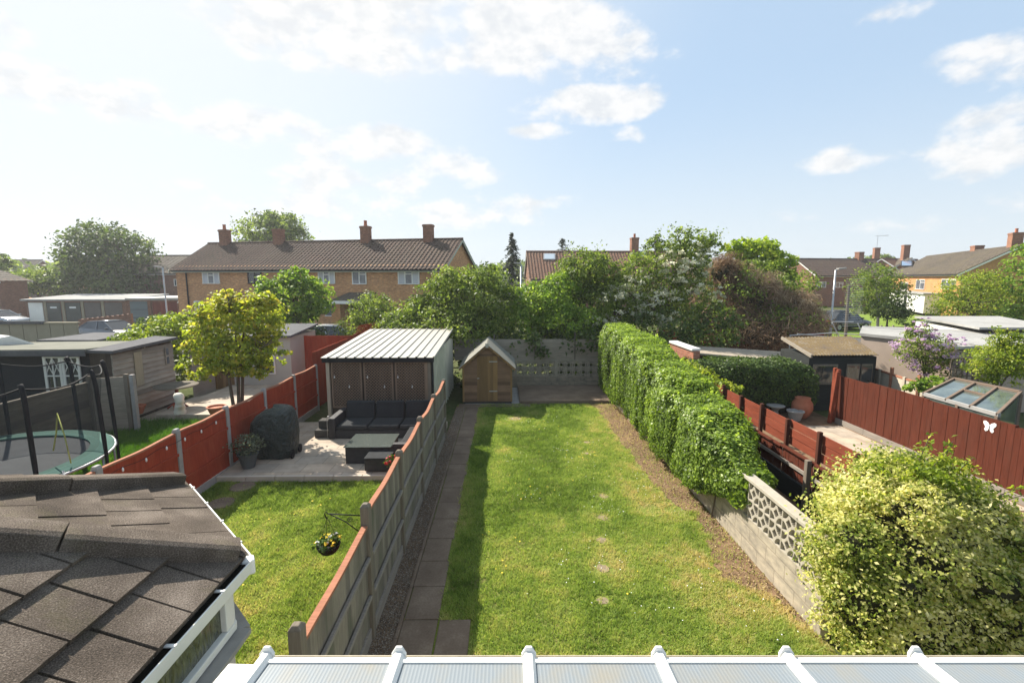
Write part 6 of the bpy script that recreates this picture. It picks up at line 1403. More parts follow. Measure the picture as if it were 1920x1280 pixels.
# lilac, yellow shrub, small bits
l_ = ony(1735, 700, 14.2); lb_ = [B(1735, 660, 14.2, 46, 44), B(1710, 650, 14.2, 38, 34), B(1770, 660, 14.2, 36, 40), B(1725, 625, 14.2, 28, 22), B(1760, 690, 14.0, 40, 30)]
t = thing('lilac_bush', 'purple flowering lilac bush in front of the grey roofed garage', 'bush', (l_.x, 14.2, 0)); limbs((l_.x, 14.2, 0), lb_, .05, 5, sub=5).build('trunk', M['bark'], t, smooth=True)
P, N, v = crown_pts(lb_, 3400, 91, .22, 16, .25); leaves('crown', P, N, .075, v, M['mid'], t)
P, N, v = crown_pts(lb_ + [B(1728, 605, 14.2, 14, 14), B(1790, 645, 14.2, 22, 20)], 3600, 92, .10, 24, .7); leaves('blossom', P, N, .05, v, M['lilac'], t, .9)
bt('golden_shrub', 'golden green feathery shrub at the right edge above the glass house', 'shrub', (1880, 11.8), [B(1875, 670, 11.8, 50, 44), B(1850, 690, 11.8, 36, 30), B(1900, 650, 11.8, 40, 36), B(1885, 635, 11.8, 26, 26), B(1910, 690, 11.6, 40, 36)], 6500, .062, 'yellowgreen', 93, r0=.05, shell=.15)
bt('leafy_plant', 'low green leafy plant in the corner behind the glass house', 'plant', (1722, 12.6), [B(1722, 728, 12.6, 22, 14), B(1750, 720, 12.8, 26, 16)], 1400, .09, 'bright', 94, r0=.03)
bt('purple_shrub', 'dark green shrub by the porch of the orange terrace', 'shrub', (1710, 34), [B(1708, 603, 34, 24, 9), B(1770, 606, 34, 30, 9), B(1800, 606, 34, 30, 10)], 2200, .16, 'dark', 95, r0=.05)
# ferny sprig on the back wall and distant tree line
bt('leafy_sprig', 'bright green sprig leaning over the grey waney fence', 'plant', (1085, 18.4), [B(1085, 635, 18.3, 16, 5), B(1140, 690, 17.6, 14, 34, 10)], 700, .09, 'bright', 96, r0=.02)
n = 26000; az_ = RNG.uniform(-1.0, 1.0, n); rr = RNG.uniform(125, 150, n); h = 4.5 + 5.5 * fbm(az_ * 26, rr * .04, 3, 4); z = h * RNG.random(n) ** .7
P = np.stack([rr * np.sin(az_), rr * np.cos(az_), z], 1); N = nrm_(np.stack([-np.sin(az_), -np.cos(az_), np.full(n, .7)], 1) + RNG.normal(size=(n, 3)) * .5)
tag(leaves('distant_treeline', P, N, 1.1 * (.6 + .8 * RNG.random(n)), .5 + RNG.normal(size=n) * .2, M['mid'], None), 'far band of trees along the horizon beyond the houses', 'trees', kind='stuff')
# ------------------------------------------------------------------ houses
def rooftile(name, c1, c2_, c3):
    m = MT(name, .9, .15); co = m.co('UV'); a = m.noise(co, .55, 5, .7); t = m.n('ShaderNodeTexBrick'); m.l(co, t.inputs['Vector']); t.inputs['Scale'].default_value = 1
    t.inputs['Brick Width'].default_value = .30; t.inputs['Row Height'].default_value = .34; t.inputs['Mortar Size'].default_value = .012; t.offset = 0
    t.inputs['Color1'].default_value = c1 + (1,); t.inputs['Color2'].default_value = c2_ + (1,); t.inputs['Mortar'].default_value = c2(c2_, .35) + (1,)
    col = m.mix(m.ramp(a, [(.45, (0, 0, 0)), (.7, (.6, .6, .6))]), t.outputs[0], c3); m.color(m.mix(1.0, col, m.ramp(m.noise(co, 7, 4, .7), [(.3, (.7, .7, .7)), (.7, (1.3, 1.28, 1.25))]), 'MULTIPLY')); return m.m
M['rt_brown'] = rooftile('brown_roof_tiles', (.125, .08, .062), (.082, .06, .05), (.11, .095, .06))
M['rt_red'] = rooftile('red_brown_roof_tiles', (.22, .12, .08), (.15, .085, .06), (.17, .125, .085))
M['rt_grey'] = rooftile('grey_brown_roof_tiles', (.125, .105, .085), (.09, .078, .065), (.15, .125, .07))
M['green_fascia'] = m_plain('pale_green_fascia', (.42, .46, .38), .6, .08, 3)
def tiled_slope(x0, x1, eave, ridge, rib=.30, course=.34, amp=.038, step=.02):
    """x along the ridge; eave/ridge = (y,z); wavy profile across, small steps up the slope"""
    E, Rr = Vector((0, eave[0], eave[1])), Vector((0, ridge[0], ridge[1])); d = Rr - E; L = d.length; d /= L; n = Vector((0, -d.z, d.y)) if d.y > 0 else Vector((0, d.z, -d.y))
    per = 6; nx = max(2, int((x1 - x0) / rib) * per); nc = max(1, int(round(L / course))); ys = []
    for c in range(nc): ys += [(L * c / nc, step), (L * (c + 1) / nc - .004, 0)]
    V = []; xs = np.linspace(x0, x1, nx + 1)
    for s, o in ys:
        for x in xs:
            w_ = math.sin(2 * math.pi * (x - x0) / rib); h = amp * (w_ if w_ > -.3 else -.3) + o; p = E + d * s + n * h; V.append((x, p.y, p.z))
    m_ = nx + 1; F = [(r * m_ + i, r * m_ + i + 1, (r + 1) * m_ + i + 1, (r + 1) * m_ + i) for r in range(len(ys) - 1) for i in range(nx)]
    return V, F
def house(name, label, A, Bp, hd, ez, rz_, wall, roofm, chim=(), gable_over=.25, fascia='pvc', detail=True, group=None, back=True):
    """A, Bp: ridge ends (world 2d) left to right as seen from the front; front face is local -y"""
    A, Bp = Vector((A[0], A[1], 0)), Vector((Bp[0], Bp[1], 0)); c = (A + Bp) / 2; L = (Bp - A).length; ang = math.atan2(Bp.y - A.y, Bp.x - A.x)
    t = thing(name, label, 'house', (c.x, c.y, 0), ang, group=group); h = L / 2 - gable_over
    mb = MB(); mb.add([(-h, -hd, 0), (h, -hd, 0), (h, hd, 0), (-h, hd, 0), (-h, -hd, ez), (h, -hd, ez), (h, hd, ez), (-h, hd, ez), (-h, 0, rz_ - .12), (h, 0, rz_ - .12)], [(0, 1, 5, 4), (1, 2, 6, 9, 5), (2, 3, 7, 6), (3, 0, 4, 8, 7), (4, 5, 9, 8), (6, 7, 8, 9)])
    wl = mb.build('wall', M[wall], t)
    k = (rz_ - ez) / hd; ov = .38
    mb = MB(); V, F = tiled_slope(-L / 2, L / 2, (-hd - ov, ez - k * ov), (0, rz_), *((.30, .34) if detail else (.6, .5))); mb.add(V, F)
    n0 = len(mb.v); V2, F2 = tiled_slope(-L / 2, L / 2, (hd + ov, ez - k * ov), (0, rz_), .6, .6); mb.add(V2, [f[::-1] for f in F2])
    rf = mb.build('roof', M[roofm], t, fix=False)
    mb = MB(); q = .12
    for sx_ in (-1, 1):
        x = sx_ * (L / 2 - .02); mb = MB()
        for sy in (-1, 1):
            mb.extr([(x, sy * (hd + ov), ez - k * ov - .02), (x, 0, rz_ - .02), (x, 0, rz_ - .20), (x, sy * (hd + ov), ez - k * ov - .20)], (-sx_ * .04, 0, 0))
        mb.build('barge_board', M[fascia], t)
    mb = MB(); mb.tube([(-L / 2, 0, rz_ + .02), (L / 2, 0, rz_ + .02)], .09, 8); mb.build('ridge_tiles', M[roofm], rf)
    mb = MB(); mb.bx(-h, h, -hd - ov + .06, -hd - ov + .10, ez - k * ov - .18, ez - k * ov - .02); mb.bx(-h, h, -hd - ov + .101, -hd, ez - k * ov - .16, ez - k * ov - .13); mb.build('fascia', M[fascia], t)
    mb = MB(); mb.tube([(-h, -hd - ov + .01, ez - k * ov - .06), (h, -hd - ov + .01, ez - k * ov - .06)], .055, 8); mb.build('gutter', M['black'], t)
    for i, (s, w_, dp, top, pots, yo) in enumerate(chim):
        x = -L / 2 + s * L; mb = MB(); mb.bx(x - w_ / 2, x + w_ / 2, yo - dp / 2, yo + dp / 2, rz_ - .9, top - .16); mb.bx(x - w_ / 2 - .04, x + w_ / 2 + .04, yo - dp / 2 - .04, yo + dp / 2 + .04, top - .16, top - .04); mb.bx(x - w_ / 2, x + w_ / 2, yo - dp / 2, yo + dp / 2, top - .04, top)
        ch = mb.build('chimney', M['chimbrick'], rf)
        for pz in range(pots): mb = MB(); mb.lathe([(.13, 0), (.11, .3), (.13, .34), (.12, .4), (.08, .4), (.08, .1)], (x + (pz - (pots - 1) / 2) * .3, yo, top), 10, cap=False); mb.build('chimney_pot', M['terracotta'], rf)
        mb = MB(); mb.bx(x - w_ / 2 - .06, x + w_ / 2 + .06, yo - dp / 2 - .08, yo + dp / 2 + .05, rz_ - .35, rz_ - .28); mb.build('flashing', M['metal'], rf)
    t['_'] = 0; del t['_']
    H = dict(t=t, c=c, ang=ang, hd=hd, L=L, rf=rf, ez=ez, rz=rz_)
    return H
def on_facade(H, px, py, off=0.):
    nrm = Vector((math.sin(H['ang']), -math.cos(H['ang']), 0)); p0 = H['c'] + nrm * (H['hd'] + off); d = ray(px, py); p = CP + d * ((p0 - CP).dot(nrm) / d.dot(nrm)); r = p - H['c']
    return Vector((r.x * math.cos(H['ang']) + r.y * math.sin(H['ang']), -H['hd'] - off, p.z))
def hwindow(H, rect, mull=2, frame='pvc', glass='glass', curtain=False):
    a, b = on_facade(H, rect[0], rect[1]), on_facade(H, rect[2], rect[3]); x0, x1, z1, z0 = a.x, b.x, a.z, b.z; y = -H['hd']; mb = MB(); w_ = .07
    mb.bx(x0, x1, y - .05, y - .004, z1 - w_, z1); mb.bx(x0, x1, y - .09, y - .004, z0, z0 + w_ * .8); mb.bx(x0, x0 + w_, y - .048, y - .004, z0 + w_ * .8, z1 - w_); mb.bx(x1 - w_, x1, y - .048, y - .004, z0 + w_ * .8, z1 - w_)
    for i in range(1, mull): xm = x0 + (x1 - x0) * i / mull; mb.bx(xm - .04, xm + .04, y - .046, y - .004, z0 + w_ * .8, z1 - w_)
    if mull > 1: i = mull // 2 if mull > 2 else 1; xa = x0 + (x1 - x0) * i / mull; xb = x0 + (x1 - x0) * (i + 1) / mull; zt = z0 + (z1 - z0) * .72; mb.bx(xa + .041, xb - .041, y - .045, y - .004, zt - .03, zt + .03)
    f = mb.build('window', M[frame], H['t']); mb = MB(); mb.bx(x0 + .05, x1 - .05, y - .02, y - .012, z0 + .05, z1 - .05); mb.build('pane', M[glass], f)
    if curtain:
        mb = MB(); cw = (x1 - x0) * .26
        for xa in (x0 + .07, x1 - .07 - cw): mb = MB(); mb.bx(xa, xa + cw, y - .026, y - .021, z0 + .07, z1 - .08); mb.build('curtain', M['curtain'], f)
M['curtain'] = m_plain('pale_net_curtain', (.5, .5, .52), .9, .1, 6)
# main terrace
T = house('brick_terrace', 'long orange brick terrace with four chimneys and brown tiled roof at centre left', (-23.9, 39.5), (-2.9, 34.5), 3.4, 4.95, 6.9, 'yellowbrick', 'rt_brown',
          chim=[(.083, .72, .5, 7.95, 1, -.15), (.31, .72, .5, 7.9, 0, -.15), (.653, .66, .5, 7.95, 1, -.15), (.882, .66, .5, 7.95, 0, -.15)], fascia='green_fascia')
for r_, m_, f_, cu_ in [((379, 510, 413, 532), 3, 'pvc', True), ((464, 509, 492, 532), 2, 'black', False), ((528, 509, 556, 531), 2, 'black', False), ((596, 508, 629, 532), 3, 'pvc', True), ((660, 507, 688, 533), 2, 'pvc', False), ((746, 506, 787, 533), 3, 'pvc', True), ((364, 564, 377, 580), 1, 'pvc', True), ((609, 565, 638, 593), 2, 'pvc', False)]:
    hwindow(T, r_, m_, f_, 'glass' if f_ == 'pvc' else 'glass_dark', cu_)
a = on_facade(T, 350, 510); mb = MB(); mb.tube([(a.x, -T['hd'] - .08, .1), (a.x, -T['hd'] - .08, 4.75)], .05, 8); mb.build('downpipe', M['black'], T['t'])
# porch with tiled lean-to canopy
a, b = on_facade(T, 637, 545), on_facade(T, 706, 565); x0, x1, zt, zb = a.x, b.x, a.z - .1, b.z + .1; yf = -T['hd']
mb = MB(); mb.hexa([(x0, yf - 1.3, zb - .1), (x1, yf - 1.3, zb - .1), (x1, yf, zt - .1), (x0 + .7, yf, zt - .1)], [(x0, yf - 1.3, zb), (x1, yf - 1.3, zb), (x1, yf, zt), (x0 + .7, yf, zt)]); p_ = mb.build('porch', M['rt_grey'], T['t'])
mb = MB(); mb.bx(x0, x1, yf - 1.36, yf - 1.31, zb - .22, zb - .02); mb.build('porch_fascia', M['pvc'], p_)
mb = MB(); mb.bx(x0 + .1, x0 + .75, yf - 1.25, yf - .01, 0, zb - .11); mb.build('porch_pier', M['paleorange'], p_)
mb = MB(); mb.bx(x0 + .8, x1 - .2, yf - .06, yf - .01, 0, zb - .15); mb.build('front_door', M['glass_dark'], p_)
c_ = on_facade(T, 645, 572); mb = MB(); mb.lathe([(.03, -.1), (.06, -.06), (.06, .08), (.02, .12)], (c_.x, yf - 1.3, c_.z), 8); mb.build('wall_lantern', M['black'], p_)
# house behind terrace left (between lamp and terrace) and far left roofs
H1 = house('far_brick_house', 'dark roofed brick house glimpsed between the left lamp post and the long terrace', (-47, 62), (-33.5, 60), 3.6, 4.9, 6.9, 'dullbrick', 'rt_grey', chim=[(.93, .8, .7, 8.0, 0, 0)], detail=False); hwindow(H1, (326, 523, 337, 536), 2)
H2 = house('left_edge_house', 'red brick gable house cut off by the left edge of the view', (-53, 48.6), (-53, 45.4), 5.6, 4.0, 5.9, 'dullbrick', 'rt_grey', detail=False, fascia='pvc')
H3 = house('distant_house', 'distant pale gabled house left of the large round tree', (-88, 98), (-71, 92), 4, 4.7, 7.4, 'paleorange', 'rt_grey', chim=[(.72, .9, .8, 8.9, 0, 0)], detail=False)
H4 = house('distant_house', 'distant brown roofed house at the far left behind the small trees', (-112, 98), (-90.5, 96), 4, 4.7, 7.6, 'dullbrick', 'rt_grey', detail=False)
# skylight house behind the hedge
H5 = house('skylight_house', 'red brown tiled house with a roof window behind the back hedge', (2.3, 50), (19.2, 50.4), 3.8, 4.3, 6.85, 'dullbrick', 'rt_red', chim=[(.67, .75, .7, 8.3, 1, 0)], detail=True, gable_over=.2)
def roofpt(H, px, py):
    # intersect the view ray with the front roof slope
    k = (H['rz'] - H['ez']) / H['hd']; ca, sa = math.cos(H['ang']), math.sin(H['ang']); d = ray(px, py); o = CP - H['c']
    ol = Vector((o.x * ca + o.y * sa, -o.x * sa + o.y * ca, o.z)); dl = Vector((d.x * ca + d.y * sa, -d.x * sa + d.y * ca, d.z)); t = (H['rz'] + k * ol.y - ol.z) / (dl.z - k * dl.y); return ol + dl * t
def roof_light(H, rect, m='glass', name='roof_window'):
    P = [roofpt(H, rect[0], rect[3]), roofpt(H, rect[2], rect[3]), roofpt(H, rect[2], rect[1]), roofpt(H, rect[0], rect[1])]; n_ = (P[1] - P[0]).cross(P[3] - P[0]).normalized(); mb = MB(); mb.extr([p + n_ * .03 for p in P], n_ * .09); f = mb.build(name, M['metal'] if m == 'glass' else M['black'], H['rf'])
    c = sum(P, Vector()) / 4; f2 = MB(); f2.extr([c + (p - c) * .82 + n_ * .121 for p in P], n_ * .012); f2.build('pane', M['skyglass'] if m == 'glass' else M[m], H['t'])
M['skyglass'] = m_plain('reflecting_skylight', (.45, .52, .58), .08, .05, 3, .9, bump=0); M['solar'] = m_plain('solar_glass', (.10, .16, .25), .12, .1, 2, .8, bump=0)
roof_light(H5, (1019, 477, 1041, 488)); roof_light(H5, (1200, 472, 1211, 482))
# right terraces
H6 = house('orange_terrace', 'sunlit orange brick terrace with grey brown roof at the right', (60.5, 68), (48.2, 44.2), 3.9, 4.75, 7.15, 'paleorange', 'rt_grey', chim=[(.93, 1.0, .8, 8.45, 1, .2), (.60, 1.3, .8, 7.75, 0, .3)])
for r_, m_ in [((1719, 524, 1733, 543), 2), ((1767, 523, 1791, 543), 3), ((1690, 529, 1702, 544), 2), ((1655, 530, 1664, 542), 2)]: hwindow(H6, r_, m_)
a, b = on_facade(H6, 1690, 567), on_facade(H6, 1760, 600); yf = -H6['hd']; mb = MB(); mb.bx(min(a.x, b.x), max(a.x, b.x), yf - 1.4, yf - .01, .3, 2.35); p_ = mb.build('porch', M['pvc'], H6['t'])
mb = MB(); x_ = (a.x + b.x) / 2; mb.bx(x_ - .1, x_ + .9, yf - 1.45, yf - 1.41, .35, 2.1); mb.build('porch_door', M['glass_dark'], p_); mb = MB(); mb.bx(min(a.x, b.x) - .2, max(a.x, b.x) + .2, yf - 1.6, yf - .01, 2.352, 2.5); mb.build('porch_roof', M['felt'], p_)
H7 = house('solar_terrace', 'farther terrace with solar panels and two chimneys behind the birch', (70, 98), (60.6, 70.5), 3.9, 4.7, 7.0, 'paleorange', 'rt_grey', chim=[(.92, 1.0, .8, 9.1, 0, 0), (.55, 1.0, .8, 9.3, 0, 0)], detail=False)
roof_light(H7, (1690, 490, 1712, 500), 'solar', 'solar_panel')
H8 = house('far_terrace', 'brown roofed terrace far behind the brown thicket', (44, 72), (62, 75), 3.8, 4.7, 7.0, 'dullbrick', 'rt_brown', chim=[(.62, .9, .8, 8.1, 0, 0)], detail=False)
for r_ in [(1532, 528, 1548, 539), (1567, 529, 1580, 539)]: hwindow(H8, r_, 2)
H9 = house('red_tiled_house', 'house with a red tile hung end between the far terraces', (58, 73), (68, 78), 3.6, 4.6, 7.1, 'pinkbrick', 'rt_red', detail=False)
mb = MB(); a = onz(1706, 470, 8.8); ant = thing('tv_aerial', 'thin television aerial above a chimney of the solar terrace', 'aerial', (0, 0, 0)); c7 = H7['t'].matrix_basis @ Vector((-H7['L'] / 2 + .55 * H7['L'], 0, 9.2)); ant.location = c7; ORG[ant.name] = c7
mb.tube([c7, c7 + Vector((0, 0, 2.2))], .03, 5); mb.tube([c7 + Vector((-.3, .2, 2.1)), c7 + Vector((1.6, -.4, 2.2))], .03, 5)
for k in range(6): q_ = c7 + Vector((-.2 + k * .3, .2 - k * .1, 2.12)); mb.tube([q_ - Vector((0, .3, 0)), q_ + Vector((0, .3, 0))], .02, 4)
mb.build('aerial_rods', M['metal'], ant)
# ------------------------------------------------------------------ garages at the left
gt = thing('garage_row', 'row of flat roofed garages with coloured doors at the left', 'garages', (-38, 46, 0))
Yg = 45.0; a, b = ony(48, 570, Yg), ony(238, 570, Yg); zt = 2.05
mb = MB(); mb.bx(a.x, b.x, Yg, Yg + 5.5, 0, zt); mb.build('wall', M['dullbrick'], gt)
mb = MB(); mb.hexa([(a.x - .2, Yg - .3, zt), (b.x + .1, Yg - .3, zt), (b.x + .1, Yg + 5.6, zt + .3), (a.x - .2, Yg + 5.6, zt + .3)], [(a.x - .2, Yg - .3, zt + .14), (b.x + .1, Yg - .3, zt + .14), (b.x + .1, Yg + 5.6, zt + .45), (a.x - .2, Yg + 5.6, zt + .45)]); mb.build('roof', M['felt'], gt)
M['doorwhite'] = m_plain('chalky_white_door', (.85, .84, .78), .7, .12, 1.2); M['doorgreen'] = m_plain('dull_green_door', (.075, .085, .075), .6, .2, 2); M['doorbrown'] = m_plain('grey_brown_door', (.12, .105, .095), .7, .2, 2); M['shutter'] = m_wood('blue_grey_roller_shutter', (.13, .165, .18), .15, board=.1, along='u', rough=.5); M['doorred'] = m_wood('dark_red_door', (.16, .042, .03), .2, board=.2)
for (x0, x1, m_) in [(54, 84, 'doorwhite'), (88, 117, 'doorgreen'), (123, 154, 'doorgreen'), (159, 192, 'doorbrown'), (197, 232, 'doorbrown')]:
    p_, q_ = ony(x0, 573, Yg), ony(x1, 601, Yg); mb = MB(); mb.bx(p_.x, q_.x, Yg - .05, Yg - .004, .03, 1.88); d_ = mb.build('garage_door', M[m_], gt)
    if m_ == 'doorgreen':
        mb = MB(); xm = (p_.x + q_.x) / 2; mb.bx(xm - .3, xm + .3, Yg - .062, Yg - .052, 1.35, 1.5); mb.build('door_plate', M['white'], d_)
for x in (86, 120, 156, 194): p_ = ony(x, 580, Yg); mb = MB(); mb.bx(p_.x - .12, p_.x + .12, Yg - .08, Yg - .003, 0, 2.0); mb.build('pier', M['panelconc'], gt)
gg = thing('roller_door_garage', 'garage with a blue grey roller door and pale flat roof', 'garage', (-33, 46, 0)); a, b = ony(240, 570, Yg), ony(283, 570, Yg)
mb = MB(); mb.bx(a.x, b.x, Yg - .1, Yg + 5.3, 0, 2.12); mb.build('wall', M['dullbrick'], gg); mb = MB(); mb.bx(a.x - .05, b.x, Yg - .25, Yg + 5.3, 2.122, 2.3); mb.build('roof', M['ribroof'], gg)
p_, q_ = ony(246, 573, Yg), ony(281, 601, Yg); mb = MB(); mb.bx(p_.x, q_.x, Yg - .15, Yg - .104, .02, 2.0); mb.build('roller_door', M['shutter'], gg)
gd = thing('red_door_garage', 'garage with a wide dark red door and pale roof edge beside the terrace', 'garage', (-30.5, 46, 0)); a, b = ony(284, 570, Yg), ony(334, 570, Yg)
mb = MB(); mb.bx(a.x + .02, b.x, Yg, Yg + 5.2, 0, 2.1); mb.build('wall', M['dullbrick'], gd); mb = MB(); mb.bx(a.x + .02, b.x + .2, Yg - .2, Yg + 5.2, 2.102, 2.3); mb.build('roof', M['felt'], gd)
mb = MB(); mb.bx(a.x + .1, b.x - .1, Yg - .05, Yg - .004, .02, 1.95); mb.build('garage_door', M['doorred'], gd)
bwll = thing('brick_garden_wall', 'low dark brick wall with a scalloped top behind the parked saloon', 'wall', (-27, 37, 0)); Yw = 38; a, b = ony(146, 600, Yw), ony(246, 600, Yw); P = [(b.x, Yw, 0), (a.x, Yw, 0)]; n = 60
for k in range(n + 1): x = a.x + (b.x - a.x) * k / n; P.append((x, Yw, .85 + .45 * k / n + .07 * abs(math.sin(k * .55))))
mb = MB(); mb.extr(P, (0, .22, 0)); mb.build('brickwork', M['dullbrick'], bwll)
wrd = thing('distant_garden_wall', 'brick garden wall by the left edge house', 'wall', (-40, 50, 0)); a, b = ony(22, 560, 50), ony(62, 560, 50); mb = MB(); mb.extr([(a.x, 50, 0), (b.x, 50, 0), (b.x, 50, 2.0), (a.x, 50, 2.6)], (0, .25, 0)); mb.build('brickwork', M['paleorange'], wrd)
# little white porch at the terrace's left end
a = ony(334, 556, 42); wpz = thing('white_porch', 'small white gabled porch beside the red garage door', 'porch', (a.x + .7, 42, 0)); b = ony(348, 590, 42); mb = MB(); mb.bx(a.x, b.x, 42, 43.2, 0, 2.0); mb.build('porch_wall', M['pvc'], wpz)
mb = MB(); mb.extr([(a.x - .1, 41.9, 2.0), (b.x + .15, 41.9, 2.0), (b.x + .15, 41.9, 3.0)], (0, 1.4, 0)); mb.build('porch_gable', M['pvc'], wpz); mb = MB(); mb.bx(a.x + .12, b.x - .12, 41.95, 41.99, .1, 1.85); mb.build('porch_glass', M['glass'], wpz)
# ------------------------------------------------------------------ cars
M['carglass'] = m_plain('car_glass', (.02, .024, .028), .06, .1, 3, .8, bump=0); M['tyre'] = m_plain('tyre_rubber', (.015, .015, .015), .9, .1, 9); M['lampglass'] = m_plain('lamp_glass', (.55, .57, .6), .1, .05, 5, .8, bump=0); M['taillamp'] = m_plain('red_lamp_glass', (.4, .015, .015), .2, .05, 5, .6, bump=0)
def car(label, loc, rz, paint, group, L=4.5, W=1.76, Hh=1.40):
    t = thing('parked_car', label, 'car', loc, rz, group=group); hw = W / 2
    # stations along x (front +): z of belt line, bottom, half width
    st = [(-.5, .42, .62, .72), (-.485, .32, .86, .84), (-.44, .24, .95, .90), (-.33, .20, .97, .97), (-.1, .19, .93, 1.0), (.12, .19, .90, 1.0), (.27, .20, .86, .98), (.40, .22, .76, .94), (.47, .25, .66, .86), (.5, .35, .55, .72)]
    vs = []; n = 8
    for x, zb, zt, wf in st:
        w_ = hw * wf; zm = zb + (zt - zb) * .55
        vs += [(x * L, -w_ * .9, zb), (x * L, -w_, zb + (zm - zb) * .5), (x * L, -w_, zm), (x * L, -w_ * .93, zt), (x * L, w_ * .93, zt), (x * L, w_, zm), (x * L, w_, zb + (zm - zb) * .5), (x * L, w_ * .9, zb)]
    fs = [(i * n + k, (i + 1) * n + k, (i + 1) * n + (k + 1) % n, i * n + (k + 1) % n) for i in range(len(st) - 1) for k in range(n)] + [tuple(range(n)), tuple(range((len(st) - 1) * n, len(st) * n))]
    mb = MB(); mb.add(vs, fs); mb.build('body', paint, t, smooth=True, bevel=.02)
    # cabin: glass with painted roof
    cb_ = [(-.40, .95), (-.26, 1.0)]; rows = [(-.395, .94, .84), (-.235, Hh - .05, .66), (-.06, Hh, .68), (.08, Hh - .03, .67), (.255, .88, .86)]
    vs = []
    for x, z, wf in rows: vs += [(x * L, -hw * wf, z), (x * L, hw * wf, z)]
    base = [(x * L, sy * hw * .90, .86) for x, z, wf in rows for sy in (-1, 1)]; m_ = len(vs); mb = MB()
    fs = [(2 * i, 2 * i + 1, 2 * i + 3, 2 * i + 2) for i in range(4)] + [(2 * i, 2 * i + 2, m_ + 2 * i + 2, m_ + 2 * i) for i in range(4)] + [(2 * i + 1, m_ + 2 * i + 1, m_ + 2 * i + 3, 2 * i + 3) for i in range(4)]
    mb.add(vs + base, fs); mb.build('windows', M['carglass'], t, smooth=False)
    mb = MB(); up = .012
    mb.add([(x * L, sy * hw * (wf + .012), z + up) for x, z, wf in rows[1:4] for sy in (-1, 1)], [(0, 1, 3, 2), (2, 3, 5, 4)]); mb.build('roof_panel', paint, t, solid=.03, smooth=True, fix=False)
    for sy in (-1, 1):
        mb = MB()
        for i in (0, 1, 3): p, q = rows[i], rows[i + 1]; mb.tube([(p[0] * L, sy * hw * (p[2] + .008), p[1]), (q[0] * L, sy * hw * (q[2] + .008), q[1])], .032, 5)
        mb.tube([(-.05 * L, sy * hw * .69, Hh - .01), (-.03 * L, sy * hw * .92, .9)], .03, 5); mb.build('pillar', paint, t)
        mb = MB(); mb.obx((.2 * L, sy * (hw + .08), .98), (.06, 0, 0), (0, .09, 0), (0, 0, .06)); mb.build('wing_mirror', paint, t, bevel=.02)
        mb = MB(); mb.obx((.455 * L, sy * hw * .66, .63), (.09, 0, -.02), (0, .2, 0), (0, 0, .07)); mb.build('headlight', M['lampglass'], t, bevel=.02)
        mb = MB(); mb.obx((-.485 * L, sy * hw * .68, .78), (.05, 0, 0), (0, .2, 0), (0, 0, .08)); mb.build('tail_light', M['taillamp'], t, bevel=.02)
        for x in (-.30 * L, .31 * L):
            c_ = (x, sy * (hw - .09), .31); mb = MB(); m2 = MB(); m2.lathe([(.20, -.1), (.30, -.1), (.315, -.06), (.315, .06), (.30, .1), (.20, .1)], (0, 0, 0), 20); mb.add([(c_[0] + vx, c_[1] + vz, c_[2] + vy) for vx, vy, vz in m2.v], m2.f); w_ = mb.build('wheel', M['tyre'], t)
            mb = MB(); m2 = MB(); m2.lathe([(.20, -.09), (.20, .105), (.05, .10), (0, .1)], (0, 0, 0), 12, cap=False); mb.add([(c_[0] + vx, c_[1] + sy * vz, c_[2] + vy) for vx, vy, vz in m2.v], m2.f); mb.build('rim', M['metal'], w_)
    return t
def paint(name, c): m = MT(name, .25, .6, .3); m.color(c); m.b.inputs['Coat Weight'].default_value = .8; m.b.inputs['Coat Roughness'].default_value = .05; return m.m
M['paint_grey'] = paint('dark_grey_car_paint', (.075, .085, .10)); M['paint_silver'] = paint('pale_silver_car_paint', (.30, .32, .34)); M['paint_black'] = paint('black_car_paint', (.012, .012, .014)); M['paint_white'] = paint('white_car_paint', (.6, .6, .6))
p_ = ony(207, 610, 31.5); car('dark grey saloon parked in front of the low brick wall', (p_.x, 31.5, -.02), R(-14), M['paint_grey'], 'parked cars around the gardens')
p_ = ony(5, 600, 42); car('silver car cut off by the left edge near the garages', (p_.x - .3, 42, -.02), R(-8), M['paint_silver'], 'parked cars around the gardens')
p_ = ony(1580, 600, 38); car('black car parked beyond the green verge at right', (p_.x, 38, -.01), R(15), M['paint_black'], 'parked cars around the gardens', Hh=1.55)
p_ = ony(612, 640, 24); car('white car roof behind the deep red fence', (p_.x, 24.5, .25), R(20), M['paint_white'], 'parked cars around the gardens', Hh=1.5)
# ------------------------------------------------------------------ lamp posts and aerial mast
def lamp(label, px, ytop, Y, arm, head=.55):
    p_ = ony(px, ytop, Y); t = thing('street_lamp', label, 'street lamp', (p_.x, Y, 0), group='street lamps beyond the gardens'); mb = MB(); mb.tube([(p_.x, Y, 0), (p_.x, Y, 1.2), (p_.x, Y, 1.25), (p_.x, Y, p_.z)], [.09, .09, .055, .05], 10); mb.build('pole', M['metal'], t, smooth=True)
    q_ = Vector((p_.x + arm, Y, p_.z + .03)); mb = MB(); mb.tube([(p_.x, Y, p_.z - .04), q_], .03, 6); mb.build('arm', M['metal'], t); mb = MB(); e = q_ + Vector((math.copysign(head, arm), 0, .03)); mb.extr([q_ + Vector((0, -.13, -.02)), e + Vector((0, -.09, 0)), e + Vector((0, .09, 0)), q_ + Vector((0, .13, -.02))], (0, 0, .09)); mb.build('lamp_head', M['concpost'], t, bevel=.02)
lamp('grey street lamp left of the terrace gable', 305, 502, 36, -.1, .5); lamp('grey street lamp beside the ragged conifer', 977, 496, 30, -.05, .4); lamp('grey street lamp right of the brown thicket', 1567, 506, 28, .1, .5)
